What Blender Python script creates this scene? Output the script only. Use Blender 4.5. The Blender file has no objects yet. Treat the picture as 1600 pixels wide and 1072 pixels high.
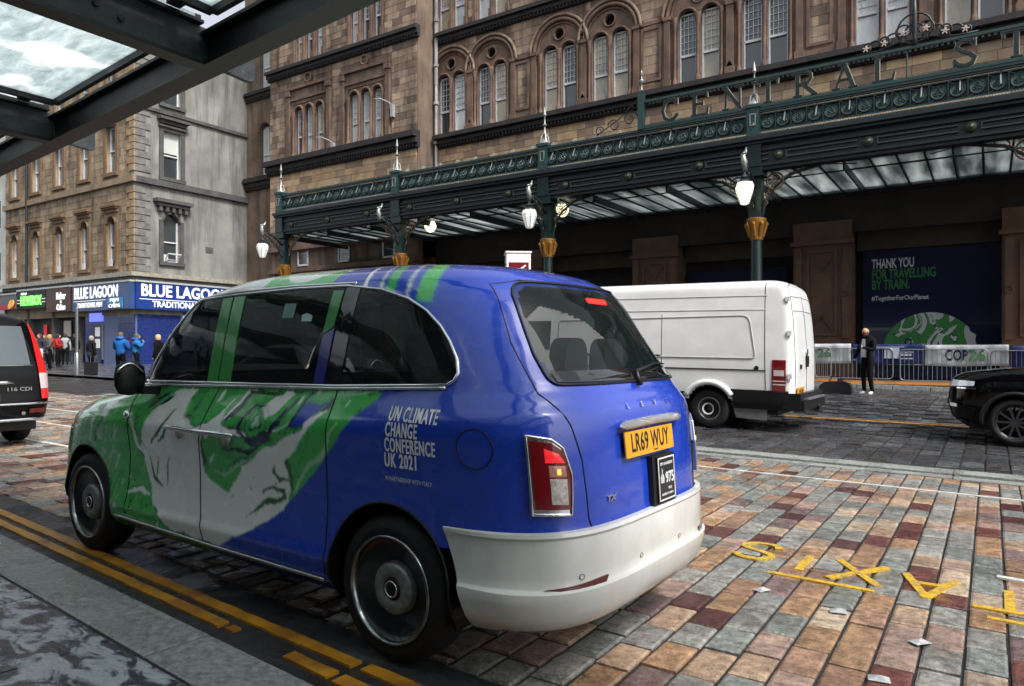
import bpy, bmesh, math, random
import numpy as np
from mathutils import Vector, Matrix, noise
R = math.radians
rnd = random.Random(7)
scene = bpy.context.scene
col = scene.collection

# ------------------------------------------------------------------ camera
cam_d = bpy.data.cameras.new('camera')
cam = bpy.data.objects.new('camera', cam_d)
col.objects.link(cam)
cam.location = (0, 0, 1.49)
cam.rotation_euler = (R(90), 0, R(33.54))
cam_d.sensor_width = 36
cam_d.lens = 1130 / 1600 * 36
cam_d.shift_y = 0.0075
cam_d.clip_start = 0.05
cam_d.clip_end = 600
scene.camera = cam
# ------------------------------------------------------------------ world: overcast sky
world = bpy.data.worlds.new('World')
scene.world = world
world.use_nodes = True
wn = world.node_tree
for n in list(wn.nodes): wn.nodes.remove(n)
wo = wn.nodes.new('ShaderNodeOutputWorld')
bg = wn.nodes.new('ShaderNodeBackground')
sky = wn.nodes.new('ShaderNodeTexSky')
sky.sky_type = 'NISHITA'
sky.sun_disc = False
SUN_EL, SUN_AZ = 50, 108      # azimuth measured clockwise from +Y
sky.sun_elevation = R(SUN_EL)
sky.sun_rotation = R(SUN_AZ)
sky.air_density = 1.0
sky.dust_density = 4.0
hs = wn.nodes.new('ShaderNodeHueSaturation')
hs.inputs['Saturation'].default_value = 0.30
bg.inputs['Strength'].default_value = 0.10
wn.links.new(sky.outputs[0], hs.inputs['Color'])
wn.links.new(hs.outputs[0], bg.inputs['Color'])
wn.links.new(bg.outputs[0], wo.inputs[0])
sun_d = bpy.data.lights.new('sun', 'SUN')
sun_d.energy = 1.5
sun_d.angle = R(13)
sun_d.color = (1, 0.97, 0.93)
sun = bpy.data.objects.new('sun', sun_d)
col.objects.link(sun)
sun.location = (20, -10, 40)
_az = R(SUN_AZ)
_dir = Vector((math.sin(_az) * math.cos(R(SUN_EL)), math.cos(_az) * math.cos(R(SUN_EL)), math.sin(R(SUN_EL))))
sun.rotation_euler = _dir.to_track_quat('Z', 'Y').to_euler()
vs = scene.view_settings
vs.view_transform = 'Standard'
vs.look = 'None'
vs.exposure = 1.36
vs.gamma = 1.0
vs.use_curve_mapping = False

# ------------------------------------------------------------------ helpers
def tag(o, label=None, cat=None, group=None, kind=None):
    if label: o['label'] = label
    if cat: o['category'] = cat
    if group: o['group'] = group
    if kind: o['kind'] = kind
    return o

def empty(name, loc=(0, 0, 0), rz=0.0, parent=None):
    o = bpy.data.objects.new(name, None)
    o.empty_display_size = 0.2
    col.objects.link(o)
    o.location = loc
    o.rotation_euler = (0, 0, rz)
    if parent: o.parent = parent
    return o

def thing(name, label, cat, loc=(0, 0, 0), rz=0.0, group=None):
    return tag(empty(name, loc, rz), label, cat, group)

def link(name, me, parent=None, loc=None, rot=None, scale=None):
    o = bpy.data.objects.new(name, me)
    col.objects.link(o)
    if parent: o.parent = parent
    if loc is not None: o.location = loc
    if rot is not None: o.rotation_euler = rot
    if scale is not None: o.scale = scale
    return o

def gz(x, y):
    """height of the street: it climbs to the left and towards the station"""
    def ss(a, b, v):
        t = min(1, max(0, (v - a) / (b - a)))
        return t * t * (3 - 2 * t)
    return -0.015 * x + 0.28 * ss(13.5, 20, y) * ss(-17, -9, x)

# ---- materials
MATS = {}
def mat(name, c=(.5, .5, .5), rough=.5, metal=0.0, var=0.0, scale=5.0, bump=0.0, bscale=None, coat=0.0,
        c2=None, trans=0.0, alpha=1.0, emit=None, estr=0.0, attr=None, objcol=False, ior=1.45, wet=0.0,
        spec=None, stretch=None, detail=6.0, rvar=0.0, inner=None, streak=0.0, streakcol=(.05, .045, .04), hard=0.0):
    if name in MATS: return MATS[name]
    m = bpy.data.materials.new(name)
    m.use_nodes = True
    nt = m.node_tree
    N = nt.nodes; L = nt.links
    b = N['Principled BSDF']
    b.inputs['Base Color'].default_value = (*c, 1)
    b.inputs['Roughness'].default_value = rough
    b.inputs['Metallic'].default_value = metal
    b.inputs['IOR'].default_value = ior
    if spec is not None: b.inputs['Specular IOR Level'].default_value = spec
    if coat:
        b.inputs['Coat Weight'].default_value = coat
        b.inputs['Coat Roughness'].default_value = 0.04
    if trans: b.inputs['Transmission Weight'].default_value = trans
    if alpha < 1: b.inputs['Alpha'].default_value = alpha
    if emit:
        b.inputs['Emission Color'].default_value = (*emit, 1)
        b.inputs['Emission Strength'].default_value = estr
    src = None
    if attr:
        a = N.new('ShaderNodeAttribute'); a.attribute_name = attr; src = a.outputs['Color']
    if objcol:
        a = N.new('ShaderNodeObjectInfo'); src = a.outputs['Color']
    tc = None
    def coords():
        nonlocal tc
        if tc is None:
            g = N.new('ShaderNodeNewGeometry')
            mp = N.new('ShaderNodeMapping')
            L.new(g.outputs['Position'], mp.inputs['Vector'])
            if stretch: mp.inputs['Scale'].default_value = stretch
            tc = mp.outputs['Vector']
        return tc
    def noise_tex(sc, det=detail, dist=0.0):
        n = N.new('ShaderNodeTexNoise')
        n.inputs['Scale'].default_value = sc
        n.inputs['Detail'].default_value = det
        n.inputs['Roughness'].default_value = 0.62
        n.inputs['Distortion'].default_value = dist
        L.new(coords(), n.inputs['Vector'])
        return n
    if var or c2:
        n = noise_tex(scale, detail, 1.0 if hard else 0.0)
        mr = N.new('ShaderNodeMapRange')
        mr.inputs['From Min'].default_value = 0.3 + hard; mr.inputs['From Max'].default_value = 0.7 - hard
        L.new(n.outputs['Fac'], mr.inputs['Value'])
        mix = N.new('ShaderNodeMix'); mix.data_type = 'RGBA'
        if c2:
            L.new(mr.outputs[0], mix.inputs['Factor'])
            if src: L.new(src, mix.inputs['A'])
            else: mix.inputs['A'].default_value = (*c, 1)
            mix.inputs['B'].default_value = (*c2, 1)
        else:
            mix.blend_type = 'MULTIPLY'
            mix.inputs['Factor'].default_value = 1
            if src: L.new(src, mix.inputs['A'])
            else: mix.inputs['A'].default_value = (*c, 1)
            mr.inputs['To Min'].default_value = 1 - var; mr.inputs['To Max'].default_value = 1 + var * .6
            L.new(mr.outputs[0], mix.inputs['B'])
        src = mix.outputs['Result']
    if streak:
        g = N.new('ShaderNodeNewGeometry')
        mp = N.new('ShaderNodeMapping'); mp.inputs['Scale'].default_value = (1.6, 1.6, .16)
        L.new(g.outputs['Position'], mp.inputs['Vector'])
        n = N.new('ShaderNodeTexNoise'); n.inputs['Scale'].default_value = 1.0; n.inputs['Detail'].default_value = 7
        n.inputs['Roughness'].default_value = 0.68
        L.new(mp.outputs[0], n.inputs['Vector'])
        mr = N.new('ShaderNodeMapRange'); mr.inputs['From Min'].default_value = .46; mr.inputs['From Max'].default_value = .68
        mr.inputs['To Max'].default_value = streak
        L.new(n.outputs['Fac'], mr.inputs['Value'])
        mix = N.new('ShaderNodeMix'); mix.data_type = 'RGBA'
        L.new(mr.outputs[0], mix.inputs['Factor'])
        if src: L.new(src, mix.inputs['A'])
        else: mix.inputs['A'].default_value = (*c, 1)
        mix.inputs['B'].default_value = (*streakcol, 1)
        src = mix.outputs['Result']
    if inner:
        g = N.new('ShaderNodeNewGeometry')
        mix = N.new('ShaderNodeMix'); mix.data_type = 'RGBA'
        L.new(g.outputs['Backfacing'], mix.inputs['Factor'])
        if src: L.new(src, mix.inputs['A'])
        else: mix.inputs['A'].default_value = (*c, 1)
        mix.inputs['B'].default_value = (*inner, 1)
        src = mix.outputs['Result']
    if src: L.new(src, b.inputs['Base Color'])
    if bump:
        n = noise_tex(bscale or scale * 3)
        bp = N.new('ShaderNodeBump'); bp.inputs['Strength'].default_value = bump
        bp.inputs['Distance'].default_value = 0.02
        L.new(n.outputs['Fac'], bp.inputs['Height']); L.new(bp.outputs[0], b.inputs['Normal'])
    if wet or rvar:
        n = noise_tex(wet if wet else scale, 3.0, .6)
        mr = N.new('ShaderNodeMapRange')
        mr.inputs['From Min'].default_value = 0.42; mr.inputs['From Max'].default_value = 0.58
        mr.inputs['To Min'].default_value = max(.03, rough - (rvar or .25)); mr.inputs['To Max'].default_value = rough + (rvar or .2)
        L.new(n.outputs['Fac'], mr.inputs['Value']); L.new(mr.outputs[0], b.inputs['Roughness'])
    MATS[name] = m
    return m

# ---- mesh builder
class MB:
    def __init__(s): s.v = []; s.f = []; s.m = []
    def add(s, vs, fs, mi=0):
        o = len(s.v); s.v += [tuple(p) for p in vs]
        s.f += [tuple(i + o for i in f) for f in fs]; s.m += [mi] * len(fs)
        return s
    def box(s, x0, y0, z0, x1, y1, z1, mi=0, M=None):
        vs = [Vector(p) for p in ((x0,y0,z0),(x1,y0,z0),(x1,y1,z0),(x0,y1,z0),(x0,y0,z1),(x1,y0,z1),(x1,y1,z1),(x0,y1,z1))]
        if M is not None: vs = [M @ p for p in vs]
        return s.add(vs, [(0,3,2,1),(4,5,6,7),(0,1,5,4),(1,2,6,5),(2,3,7,6),(3,0,4,7)], mi)
    def cbox(s, c, d, mi=0, M=None):
        return s.box(c[0]-d[0]/2, c[1]-d[1]/2, c[2]-d[2]/2, c[0]+d[0]/2, c[1]+d[1]/2, c[2]+d[2]/2, mi, M)
    def bar(s, a, b, w, h=None, mi=0, up=(0, 0, 1)):
        a = Vector(a); b = Vector(b); h = h or w
        d = (b - a).normalized(); u = Vector(up)
        if abs(d.dot(u)) > .98: u = Vector((0, 1, 0))
        sd = d.cross(u).normalized(); u = sd.cross(d).normalized()
        vs = []
        for p in (a, b):
            for sx, sz in ((-1,-1),(1,-1),(1,1),(-1,1)): vs.append(p + sd*sx*w/2 + u*sz*h/2)
        return s.add(vs, [(0,1,2,3),(7,6,5,4),(0,4,5,1),(1,5,6,2),(2,6,7,3),(3,7,4,0)], mi)
    def tube(s, pts, r, n=6, mi=0, closed=False, caps=True):
        pts = [Vector(p) for p in pts]; N = len(pts)
        rs = r if isinstance(r, (list, tuple)) else [r] * N
        rings = []; pu = None
        for i, p in enumerate(pts):
            a = pts[(i-1) % N] if (closed or i) else p
            b = pts[(i+1) % N] if (closed or i < N-1) else p
            d = (b - a)
            d = d.normalized() if d.length > 1e-9 else Vector((0,0,1))
            if pu is None:
                u = Vector((0,0,1)) if abs(d.z) < .9 else Vector((1,0,0))
            else: u = pu
            u = (u - d * u.dot(d)); u = u.normalized() if u.length > 1e-6 else d.orthogonal().normalized()
            w = d.cross(u); pu = u
            rings.append([p + (u*math.cos(2*math.pi*k/n) + w*math.sin(2*math.pi*k/n)) * rs[i] for k in range(n)])
        o = len(s.v)
        vs = [q for rg in rings for q in rg]
        fs = []
        M_ = N if closed else N - 1
        for i in range(M_):
            j = (i+1) % N
            for k in range(n):
                l = (k+1) % n
                fs.append((i*n+k, i*n+l, j*n+l, j*n+k))
        if caps and not closed:
            fs.append(tuple(range(n-1, -1, -1))); fs.append(tuple((N-1)*n + k for k in range(n)))
        return s.add(vs, fs, mi)
    def lathe(s, prof, c=(0,0,0), n=16, mi=0, M=None, cap=True):
        """profile of (radius, z) round the z axis"""
        vs = []
        for r, z in prof:
            for k in range(n):
                a = 2*math.pi*k/n
                p = Vector((r*math.cos(a), r*math.sin(a), z))
                if M is not None: p = M @ p
                vs.append(p + Vector(c))
        fs = []
        for i in range(len(prof)-1):
            for k in range(n):
                l = (k+1) % n
                fs.append((i*n+k, i*n+l, (i+1)*n+l, (i+1)*n+k))
        if cap:
            fs.append(tuple(range(n-1,-1,-1))); fs.append(tuple((len(prof)-1)*n+k for k in range(n)))
        return s.add(vs, fs, mi)
    def prism(s, poly, z0, z1, f=None, mi=0):
        """poly in 2-D, extruded between z0 and z1; f maps (u, v, w) to 3-D"""
        f = f or (lambda u, v, w: (u, v, w))
        n = len(poly)
        vs = [f(u, v, z0) for u, v in poly] + [f(u, v, z1) for u, v in poly]
        fs = [tuple(range(n-1,-1,-1)), tuple(range(n, 2*n))] + [(i, (i+1)%n, (i+1)%n+n, i+n) for i in range(n)]
        return s.add(vs, fs, mi)
    def mesh(s, name, mats, smooth=False, cols=None, fix=True):
        me = bpy.data.meshes.new(name)
        me.from_pydata([tuple(p) for p in s.v], [], s.f)
        mats = mats if isinstance(mats, (list, tuple)) else [mats]
        for m in mats: me.materials.append(m)
        if len(mats) > 1: me.polygons.foreach_set('material_index', s.m)
        if cols is not None:
            ca = me.color_attributes.new('Col', 'FLOAT_COLOR', 'POINT')
            ca.data.foreach_set('color', np.asarray(cols, dtype=np.float32).ravel())
        if fix:
            bm = bmesh.new(); bm.from_mesh(me); bmesh.ops.recalc_face_normals(bm, faces=bm.faces); bm.to_mesh(me); bm.free()
        if smooth:
            me.polygons.foreach_set('use_smooth', [True]*len(me.polygons))
            if smooth is not True: me.set_sharp_from_angle(angle=R(smooth))
        me.update()
        return me
    def build(s, name, mats, parent=None, smooth=False, loc=None, rot=None, fix=True):
        return link(name, s.mesh(name, mats, smooth, fix=fix), parent, loc, rot)

def curve_mesh(polys, depth, mats, name='plate', bevel=0.0):
    """2-D polygons (first outer, others holes) -> plate of given depth in local XY, thickness along Z"""
    cu = bpy.data.curves.new('tmp', 'CURVE'); cu.dimensions = '2D'; cu.fill_mode = 'BOTH'; cu.extrude = depth/2
    cu.bevel_depth = bevel
    for p in polys:
        sp = cu.splines.new('POLY'); sp.points.add(len(p)-1)
        for i, q in enumerate(p): sp.points[i].co = (q[0], q[1], 0, 1)
        sp.use_cyclic_u = True
    ob = bpy.data.objects.new('tmp', cu)
    me = bpy.data.meshes.new_from_object(ob)
    bpy.data.objects.remove(ob); bpy.data.curves.remove(cu)
    me.name = name; me.materials.clear()
    for m in (mats if isinstance(mats, (list, tuple)) else [mats]): me.materials.append(m)
    return me

def xz_mesh(me, y=0.0):
    """turn a plate modelled in XY upright: its XY becomes XZ, its thickness runs along Y"""
    me.transform(Matrix(((1,0,0,0),(0,0,-1,y),(0,1,0,0),(0,0,0,1))))
    return me

def text_mesh(s, size, depth=0.0, bold=0.0, sx=1.0, m=None, align='CENTER', shear=0.0, space=1.0, name='lettering', res=3):
    cu = bpy.data.curves.new('tmp', 'FONT'); cu.body = s; cu.size = size; cu.extrude = depth/2
    cu.offset = bold; cu.align_x = align; cu.align_y = 'CENTER'; cu.shear = shear; cu.space_character = space
    cu.resolution_u = res
    ob = bpy.data.objects.new('tmp', cu)
    me = bpy.data.meshes.new_from_object(ob)
    bpy.data.objects.remove(ob); bpy.data.curves.remove(cu)
    me.transform(Matrix.Diagonal((sx, 1, 1, 1)))
    me.name = name; me.materials.clear()
    if m: me.materials.append(m)
    return me

def copy_tree(o, parent=None):
    c = o.copy(); col.objects.link(c)
    if parent is not None: c.parent = parent
    for ch in list(o.children): copy_tree(ch, c)
    return c

def circle(cx, cz, r, n=20, a0=0, a1=360):
    full = abs(a1-a0) >= 360
    return [(cx + r*math.cos(R(a0+(a1-a0)*i/(n if full else n-1))), cz + r*math.sin(R(a0+(a1-a0)*i/(n if full else n-1)))) for i in range(n)]

def arch(cx, z0, zs, r, n=12, rz=None):
    """arched opening, semicircular head springing at zs"""
    rz = rz or r
    return [(cx-r, z0), (cx+r, z0)] + [(cx + r*math.cos(math.pi*i/n), zs + rz*math.sin(math.pi*i/n)) for i in range(n+1)]

def rect(x0, z0, x1, z1): return [(x0,z0),(x1,z0),(x1,z1),(x0,z1)]

def rounded(poly, rads, n=6):
    """round the corners of a polygon"""
    out = []
    N = len(poly)
    for i in range(N):
        p = Vector(poly[i]); a = Vector(poly[i-1]); b = Vector(poly[(i+1)%N])
        r = rads[i] if isinstance(rads, (list, tuple)) else rads
        if r <= 0: out.append(tuple(p)); continue
        da = (a-p); db = (b-p); r = min(r, da.length*.48, db.length*.48)
        pa = p + da.normalized()*r; pb = p + db.normalized()*r
        for k in range(n+1):
            t = k/n
            out.append(tuple(pa*(1-t)**2 + p*2*t*(1-t) + pb*t*t))
    return out

# ---- shared materials
M_ = dict(
 tarmac=mat('wet_tarmac', (.035,.036,.04), .35, var=.5, scale=3, bump=.5, bscale=60, wet=1.3),
 joint=mat('dark_joint_sand', (.022,.021,.022), .55, var=.4, scale=9, bump=.3, bscale=80, wet=1.4),
 sett=mat('wet_sett_stone', (.9,.9,.9), .27, var=.60, scale=17, bump=.7, bscale=42, streak=.55, streakcol=(.035,.03,.028), attr='Col', wet=3.1),
 setto=mat('wet_sett_stone_single', (.9,.9,.9), .27, var=.60, scale=17, bump=.7, bscale=42, streak=.55, streakcol=(.035,.03,.028), objcol=True, wet=3.1),
 dsett=mat('dark_wet_setts', (.05,.052,.058), .3, var=.45, scale=9, bump=.9, bscale=16, wet=2.2),
 granite=mat('wet_granite', (.27,.285,.27), .40, var=.55, scale=30, bump=.5, bscale=70, wet=1.7),
 slab=mat('wet_paving_slab', (.33,.36,.39), .18, c2=(.014,.016,.022), hard=.15, scale=4.6, bump=.5, bscale=11, wet=4.4, stretch=(1,1.9,1)),
 yellow=mat('worn_yellow_road_paint', (.62,.30,.015), .45, c2=(.22,.075,.012), scale=6, bump=.3, bscale=50),
 yellow2=mat('bright_yellow_road_paint', (.62,.38,.01), .5, c2=(.30,.20,.06), hard=.12, scale=26, bump=.3, bscale=50),
 whitep=mat('white_road_paint', (.60,.60,.56), .5, var=.4, scale=10),
 sand=mat('soot_stained_brown_sandstone', (.24,.17,.12), .85, c2=(.10,.074,.058), scale=.55, bump=.4, bscale=9, streak=.75, streakcol=(.022,.018,.018)),
 sandlit=mat('warm_sandstone_blocks', (1,1,1), .85, attr='Col', var=.35, scale=2.2, bump=.4, bscale=12, streak=.82, streakcol=(.020,.017,.016)),
 sando=mat('warm_sandstone_block_single', (1,1,1), .85, objcol=True, var=.35, scale=2.2, bump=.4, bscale=12, streak=.82, streakcol=(.020,.017,.016)),
 sandm=mat('dark_red_sandstone_moulding', (.20,.125,.088), .8, c2=(.075,.05,.04), scale=1.4, bump=.4, bscale=14, streak=.4, streakcol=(.02,.016,.016)),
 cornice=mat('blackened_cornice_stone', (.035,.03,.03), .8, c2=(.016,.015,.017), scale=2, bump=.4, bscale=14),
 yst=mat('yellow_sandstone', (.30,.225,.145), .85, c2=(.20,.15,.10), scale=1.2, bump=.3, bscale=10, streak=.35, streakcol=(.06,.045,.035)),
 yst2=mat('brown_sandstone_trim', (.20,.125,.07), .85, c2=(.13,.085,.05), scale=2, bump=.3, bscale=10),
 gst=mat('grey_weathered_render', (.29,.29,.265), .85, c2=(.15,.15,.14), scale=.55, bump=.3, bscale=8, streak=.7, streakcol=(.045,.045,.045)),
 gst2=mat('dark_grey_stone_trim', (.10,.10,.095), .85, c2=(.05,.05,.05), scale=1.5, bump=.3, bscale=10),
 wframe=mat('white_window_paint', (.62,.64,.66), .45, var=.15, scale=4),
 glassd=mat('dark_window_glass', (.035,.045,.05), .05, spec=1.0, coat=.6, rvar=.03, scale=.8),
 glassl=mat('curtained_window_glass', (.70,.73,.73), .12, spec=.9, c2=(.34,.37,.37), scale=1.6, stretch=(1,1,.35), coat=1.0),
 curtain=mat('cream_curtain', (.55,.52,.42), .7, c2=(.34,.34,.28), scale=6, stretch=(3,1,.3)),
 green=mat('dark_green_iron_paint', (.007,.020,.020), .38, var=.35, scale=8, coat=.2),
 greenl=mat('green_iron_paint', (.011,.042,.040), .4, var=.35, scale=8, coat=.2),
 iron=mat('black_iron_paint', (.014,.018,.021), .45, var=.3, scale=6),
 silver=mat('silvered_iron', (.30,.31,.29), .4, metal=.5, var=.3, scale=20),
 gold=mat('gilded_iron', (.40,.20,.04), .38, metal=.6, c2=(.26,.12,.03), scale=30, bump=.4),
 bronze=mat('faded_gilt_scroll', (.22,.14,.08), .5, metal=.3, var=.4, scale=20),
 lampon=mat('lit_opal_lamp_glass', (.6,.55,.4), .3, emit=(1,.93,.55), estr=.75),
 lampoff=mat('opal_lantern_glass', (.75,.77,.76), .25, emit=(1,.97,.85), estr=.12),
 black=mat('black_plastic', (.006,.006,.007), .45, var=.2, scale=10),
 rubber=mat('tyre_rubber', (.009,.009,.010), .7, var=.2, scale=20),
 chrome=mat('chrome_trim', (.75,.76,.78), .09, metal=1.0),
 steel=mat('galvanised_steel', (.34,.35,.37), .38, metal=.8, var=.2, scale=12),
 white=mat('white_lettering_paint', (.78,.78,.78), .5),
 dark=mat('unlit_interior', (.012,.012,.015), .8),
)

# ------------------------------------------------------------------ vehicle body shells
class Shell:
    """body as a stack of rounded plan outlines; tables are given against height"""
    def __init__(s, z, xr, xf, b, cr, cf, nr, nf, dzf=None):
        s.z = np.array(z, float)
        s.t = {k: np.array(v, float) * np.ones(len(z)) for k, v in dict(xr=xr, xf=xf, b=b, cr=cr, cf=cf, nr=nr, nf=nf).items()}
        s.dzf = dzf or (lambda x, z: 0 * x)
    def q(s, k, z): return np.interp(z, s.z, s.t[k])
    def sideY(s, x, z):
        x = np.asarray(x, float); z = np.asarray(z, float)
        b = s.q('b', z); cr = s.q('cr', z); cf = s.q('cf', z)
        u = np.clip((cr - x) / np.maximum(cr - s.q('xr', z), 1e-4), 0, 1)
        v = np.clip((x - cf) / np.maximum(s.q('xf', z) - cf, 1e-4), 0, 1)
        nr = s.q('nr', z); nf = s.q('nf', z)
        return b * (1 - u**nr)**(1/nr) * (1 - v**nf)**(1/nf)
    def rearX(s, y, z):
        w = np.clip(np.abs(y) / s.q('b', z), 0, 1); nr = s.q('nr', z); cr = s.q('cr', z)
        return cr - (cr - s.q('xr', z)) * (1 - w**nr)**(1/nr)
    def frontX(s, y, z):
        w = np.clip(np.abs(y) / s.q('b', z), 0, 1); nf = s.q('nf', z); cf = s.q('cf', z)
        return cf + (s.q('xf', z) - cf) * (1 - w**nf)**(1/nf)
    def cornerP(s, a, z):
        """rear-left corner, a = direction angle in degrees from the side (0) to straight back (90)"""
        b = s.q('b', z); cr = s.q('cr', z); nr = s.q('nr', z); al = math.radians(a)
        k = (abs(math.cos(al))**nr + abs(math.sin(al))**nr)**(-1/nr)
        return cr - (cr - s.q('xr', z)) * math.sin(al) * k, b * math.cos(al) * k
    def z0(s, x, z):
        w = z
        for _ in range(4): w = z - s.dzf(x, w)
        return w
    def P(s, mode, a, z):
        """point on the surface; z is the real height"""
        if mode == 'L': w = s.z0(a, z); return Vector((a, float(s.sideY(a, w)), z))
        if mode == 'R': w = s.z0(a, z); return Vector((a, -float(s.sideY(a, w)), z))
        if mode == 'B':
            x = float(s.rearX(a, s.z0(-.85, z))); w = s.z0(x, z); return Vector((float(s.rearX(a, w)), a, z))
        if mode == 'F':
            x = float(s.frontX(a, z)); return Vector((x, a, z))
        if mode == 'C':
            w = s.z0(-.8, z); x, y = s.cornerP(a, w); return Vector((float(x), float(y), z))
    def N(s, mode, a, z):
        e = 0.01 if mode != 'C' else 0.8
        p = s.P(mode, a, z); da = s.P(mode, a + e, z) - s.P(mode, a - e, z); dz = s.P(mode, a, z + .008) - s.P(mode, a, z - .008)
        n = da.cross(dz)
        if n.length < 1e-9: n = Vector((0, 1, 0))
        n.normalize()
        c = Vector((p.x - (.1 if mode in 'BC' else (p.x if mode in 'LR' else 2.0)), p.y if mode in 'LRC' else 0, 0))
        if n.dot(c) < 0: n = -n
        return n
    def outline(s, z, nl, nr_, nf_):
        """closed outline: left side rear->front, front arc, right side front->rear, rear arc"""
        b = s.q('b', z); cr = s.q('cr', z); cf = s.q('cf', z); xr = s.q('xr', z); xf = s.q('xf', z); n1 = s.q('nr', z); n2 = s.q('nf', z)
        xs = []; ys = []
        for i in range(nl): t = i/nl; xs.append(cr + (cf-cr)*t); ys.append(b)
        for i in range(nf_):
            a = math.pi*i/nf_; c, d = math.cos(a), math.sin(a); k = (abs(c)**n2 + abs(d)**n2)**(-1/n2)
            xs.append(cf + (xf-cf)*d*k); ys.append(b*c*k)
        for i in range(max(6, nl//3)): t = i/max(6, nl//3); xs.append(cf + (cr-cf)*t); ys.append(-b)
        for i in range(nr_):
            a = math.pi*i/nr_; c, d = math.cos(a), math.sin(a); k = (abs(c)**n1 + abs(d)**n1)**(-1/n1)
            xs.append(cr - (cr-xr)*d*k); ys.append(-b*c*k)
        return np.array(xs), np.array(ys)
    def grid(s, levels, nl, nr_, nf_):
        V = []
        for z in levels:
            x, y = s.outline(z, nl, nr_, nf_)
            V.append(np.stack([x, y, z + s.dzf(x, np.full_like(x, z))], 1))
        V = np.array(V)                                # levels, n, 3
        L_, n, _ = V.shape
        idx = np.arange(L_*n).reshape(L_, n)
        nx = np.roll(idx, -1, 1)
        F = np.stack([idx[:-1], idx[1:], nx[1:], nx[:-1]], -1).reshape(-1, 4)
        return V.reshape(-1, 3), F
    def topcap(s, levels, n): pass

def np_mesh(name, V, F, mats, smooth=True, cols=None, angle=None):
    used = np.unique(F); re = -np.ones(len(V), int); re[used] = np.arange(len(used))
    me = bpy.data.meshes.new(name)
    V2 = V[used]; F2 = re[F]
    me.vertices.add(len(V2)); me.vertices.foreach_set('co', V2.astype(np.float32).ravel())
    me.loops.add(F2.size); me.loops.foreach_set('vertex_index', F2.astype(np.int32).ravel())
    me.polygons.add(len(F2)); me.polygons.foreach_set('loop_start', np.arange(0, F2.size, 4, dtype=np.int32))
    me.update(calc_edges=True)
    me.validate()
    for m in (mats if isinstance(mats, (list, tuple)) else [mats]): me.materials.append(m)
    me.polygons.foreach_set('use_smooth', [smooth]*len(me.polygons))
    if angle: me.set_sharp_from_angle(angle=R(angle))
    if cols is not None:
        ca = me.color_attributes.new('Col', 'FLOAT_COLOR', 'POINT')
        ca.data.foreach_set('color', cols[used].astype(np.float32).ravel())
    return me

def patch(sh, name, poly, mode, off, m, parent, rings=8, thick=0.0, tube=None, tubem=None, tubename='trim', smooth=True, dens=None):
    """a panel that follows the body surface inside a (star-shaped) outline"""
    pts = []
    N = len(poly)
    for i in range(N):            # refine outline
        a = poly[i]; b = poly[(i+1) % N]
        d = math.hypot((b[0]-a[0])*(0.016 if mode == 'C' else 1), b[1]-a[1]); k = max(1, int(d/(dens or .04)))
        for j in range(k): pts.append((a[0]+(b[0]-a[0])*j/k, a[1]+(b[1]-a[1])*j/k))
    c = (sum(p[0] for p in pts)/len(pts), sum(p[1] for p in pts)/len(pts))
    mb = MB(); n = len(pts)
    vs = [sh.P(mode, *c) + sh.N(mode, *c)*off]; fs = []
    for r in range(1, rings+1):
        t = r/rings
        for p in pts:
            q = (c[0]+(p[0]-c[0])*t, c[1]+(p[1]-c[1])*t)
            vs.append(sh.P(mode, *q) + sh.N(mode, *q)*off)
    for k in range(n): fs.append((0, 1+k, 1+(k+1) % n))
    for r in range(rings-1):
        for k in range(n):
            l = (k+1) % n
            fs.append((1+r*n+k, 1+(r+1)*n+k, 1+(r+1)*n+l, 1+r*n+l))
    if thick:
        o = len(vs)
        for p in pts: vs.append(sh.P(mode, *p) + sh.N(mode, *p)*(off-thick))
        b0 = 1+(rings-1)*n
        for k in range(n): fs.append((b0+k, b0+(k+1) % n, o+(k+1) % n, o+k))
    mb.add(vs, fs)
    me = mb.mesh(name, m)
    me.polygons.foreach_set('use_smooth', [smooth]*len(me.polygons))
    if thick: me.set_sharp_from_angle(angle=R(40))
    ob = link(name, me, parent)
    if tube:
        t_ = MB().tube([sh.P(mode, *p) + sh.N(mode, *p)*(off+.001) for p in pts], tube, 6, closed=True)
        t_.build(tubename, tubem, parent, smooth=True)
    return ob

def surf_line(sh, name, pts, mode, off, r, m, parent, step=.03):
    out = []
    for a, b in zip(pts[:-1], pts[1:]):
        k = max(1, int(math.hypot(b[0]-a[0], b[1]-a[1])/step))
        for j in range(k): out.append((a[0]+(b[0]-a[0])*j/k, a[1]+(b[1]-a[1])*j/k))
    out.append(pts[-1])
    return MB().tube([sh.P(mode, *p) + sh.N(mode, *p)*off for p in out], r, 5).build(name, m, parent, smooth=True)

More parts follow.
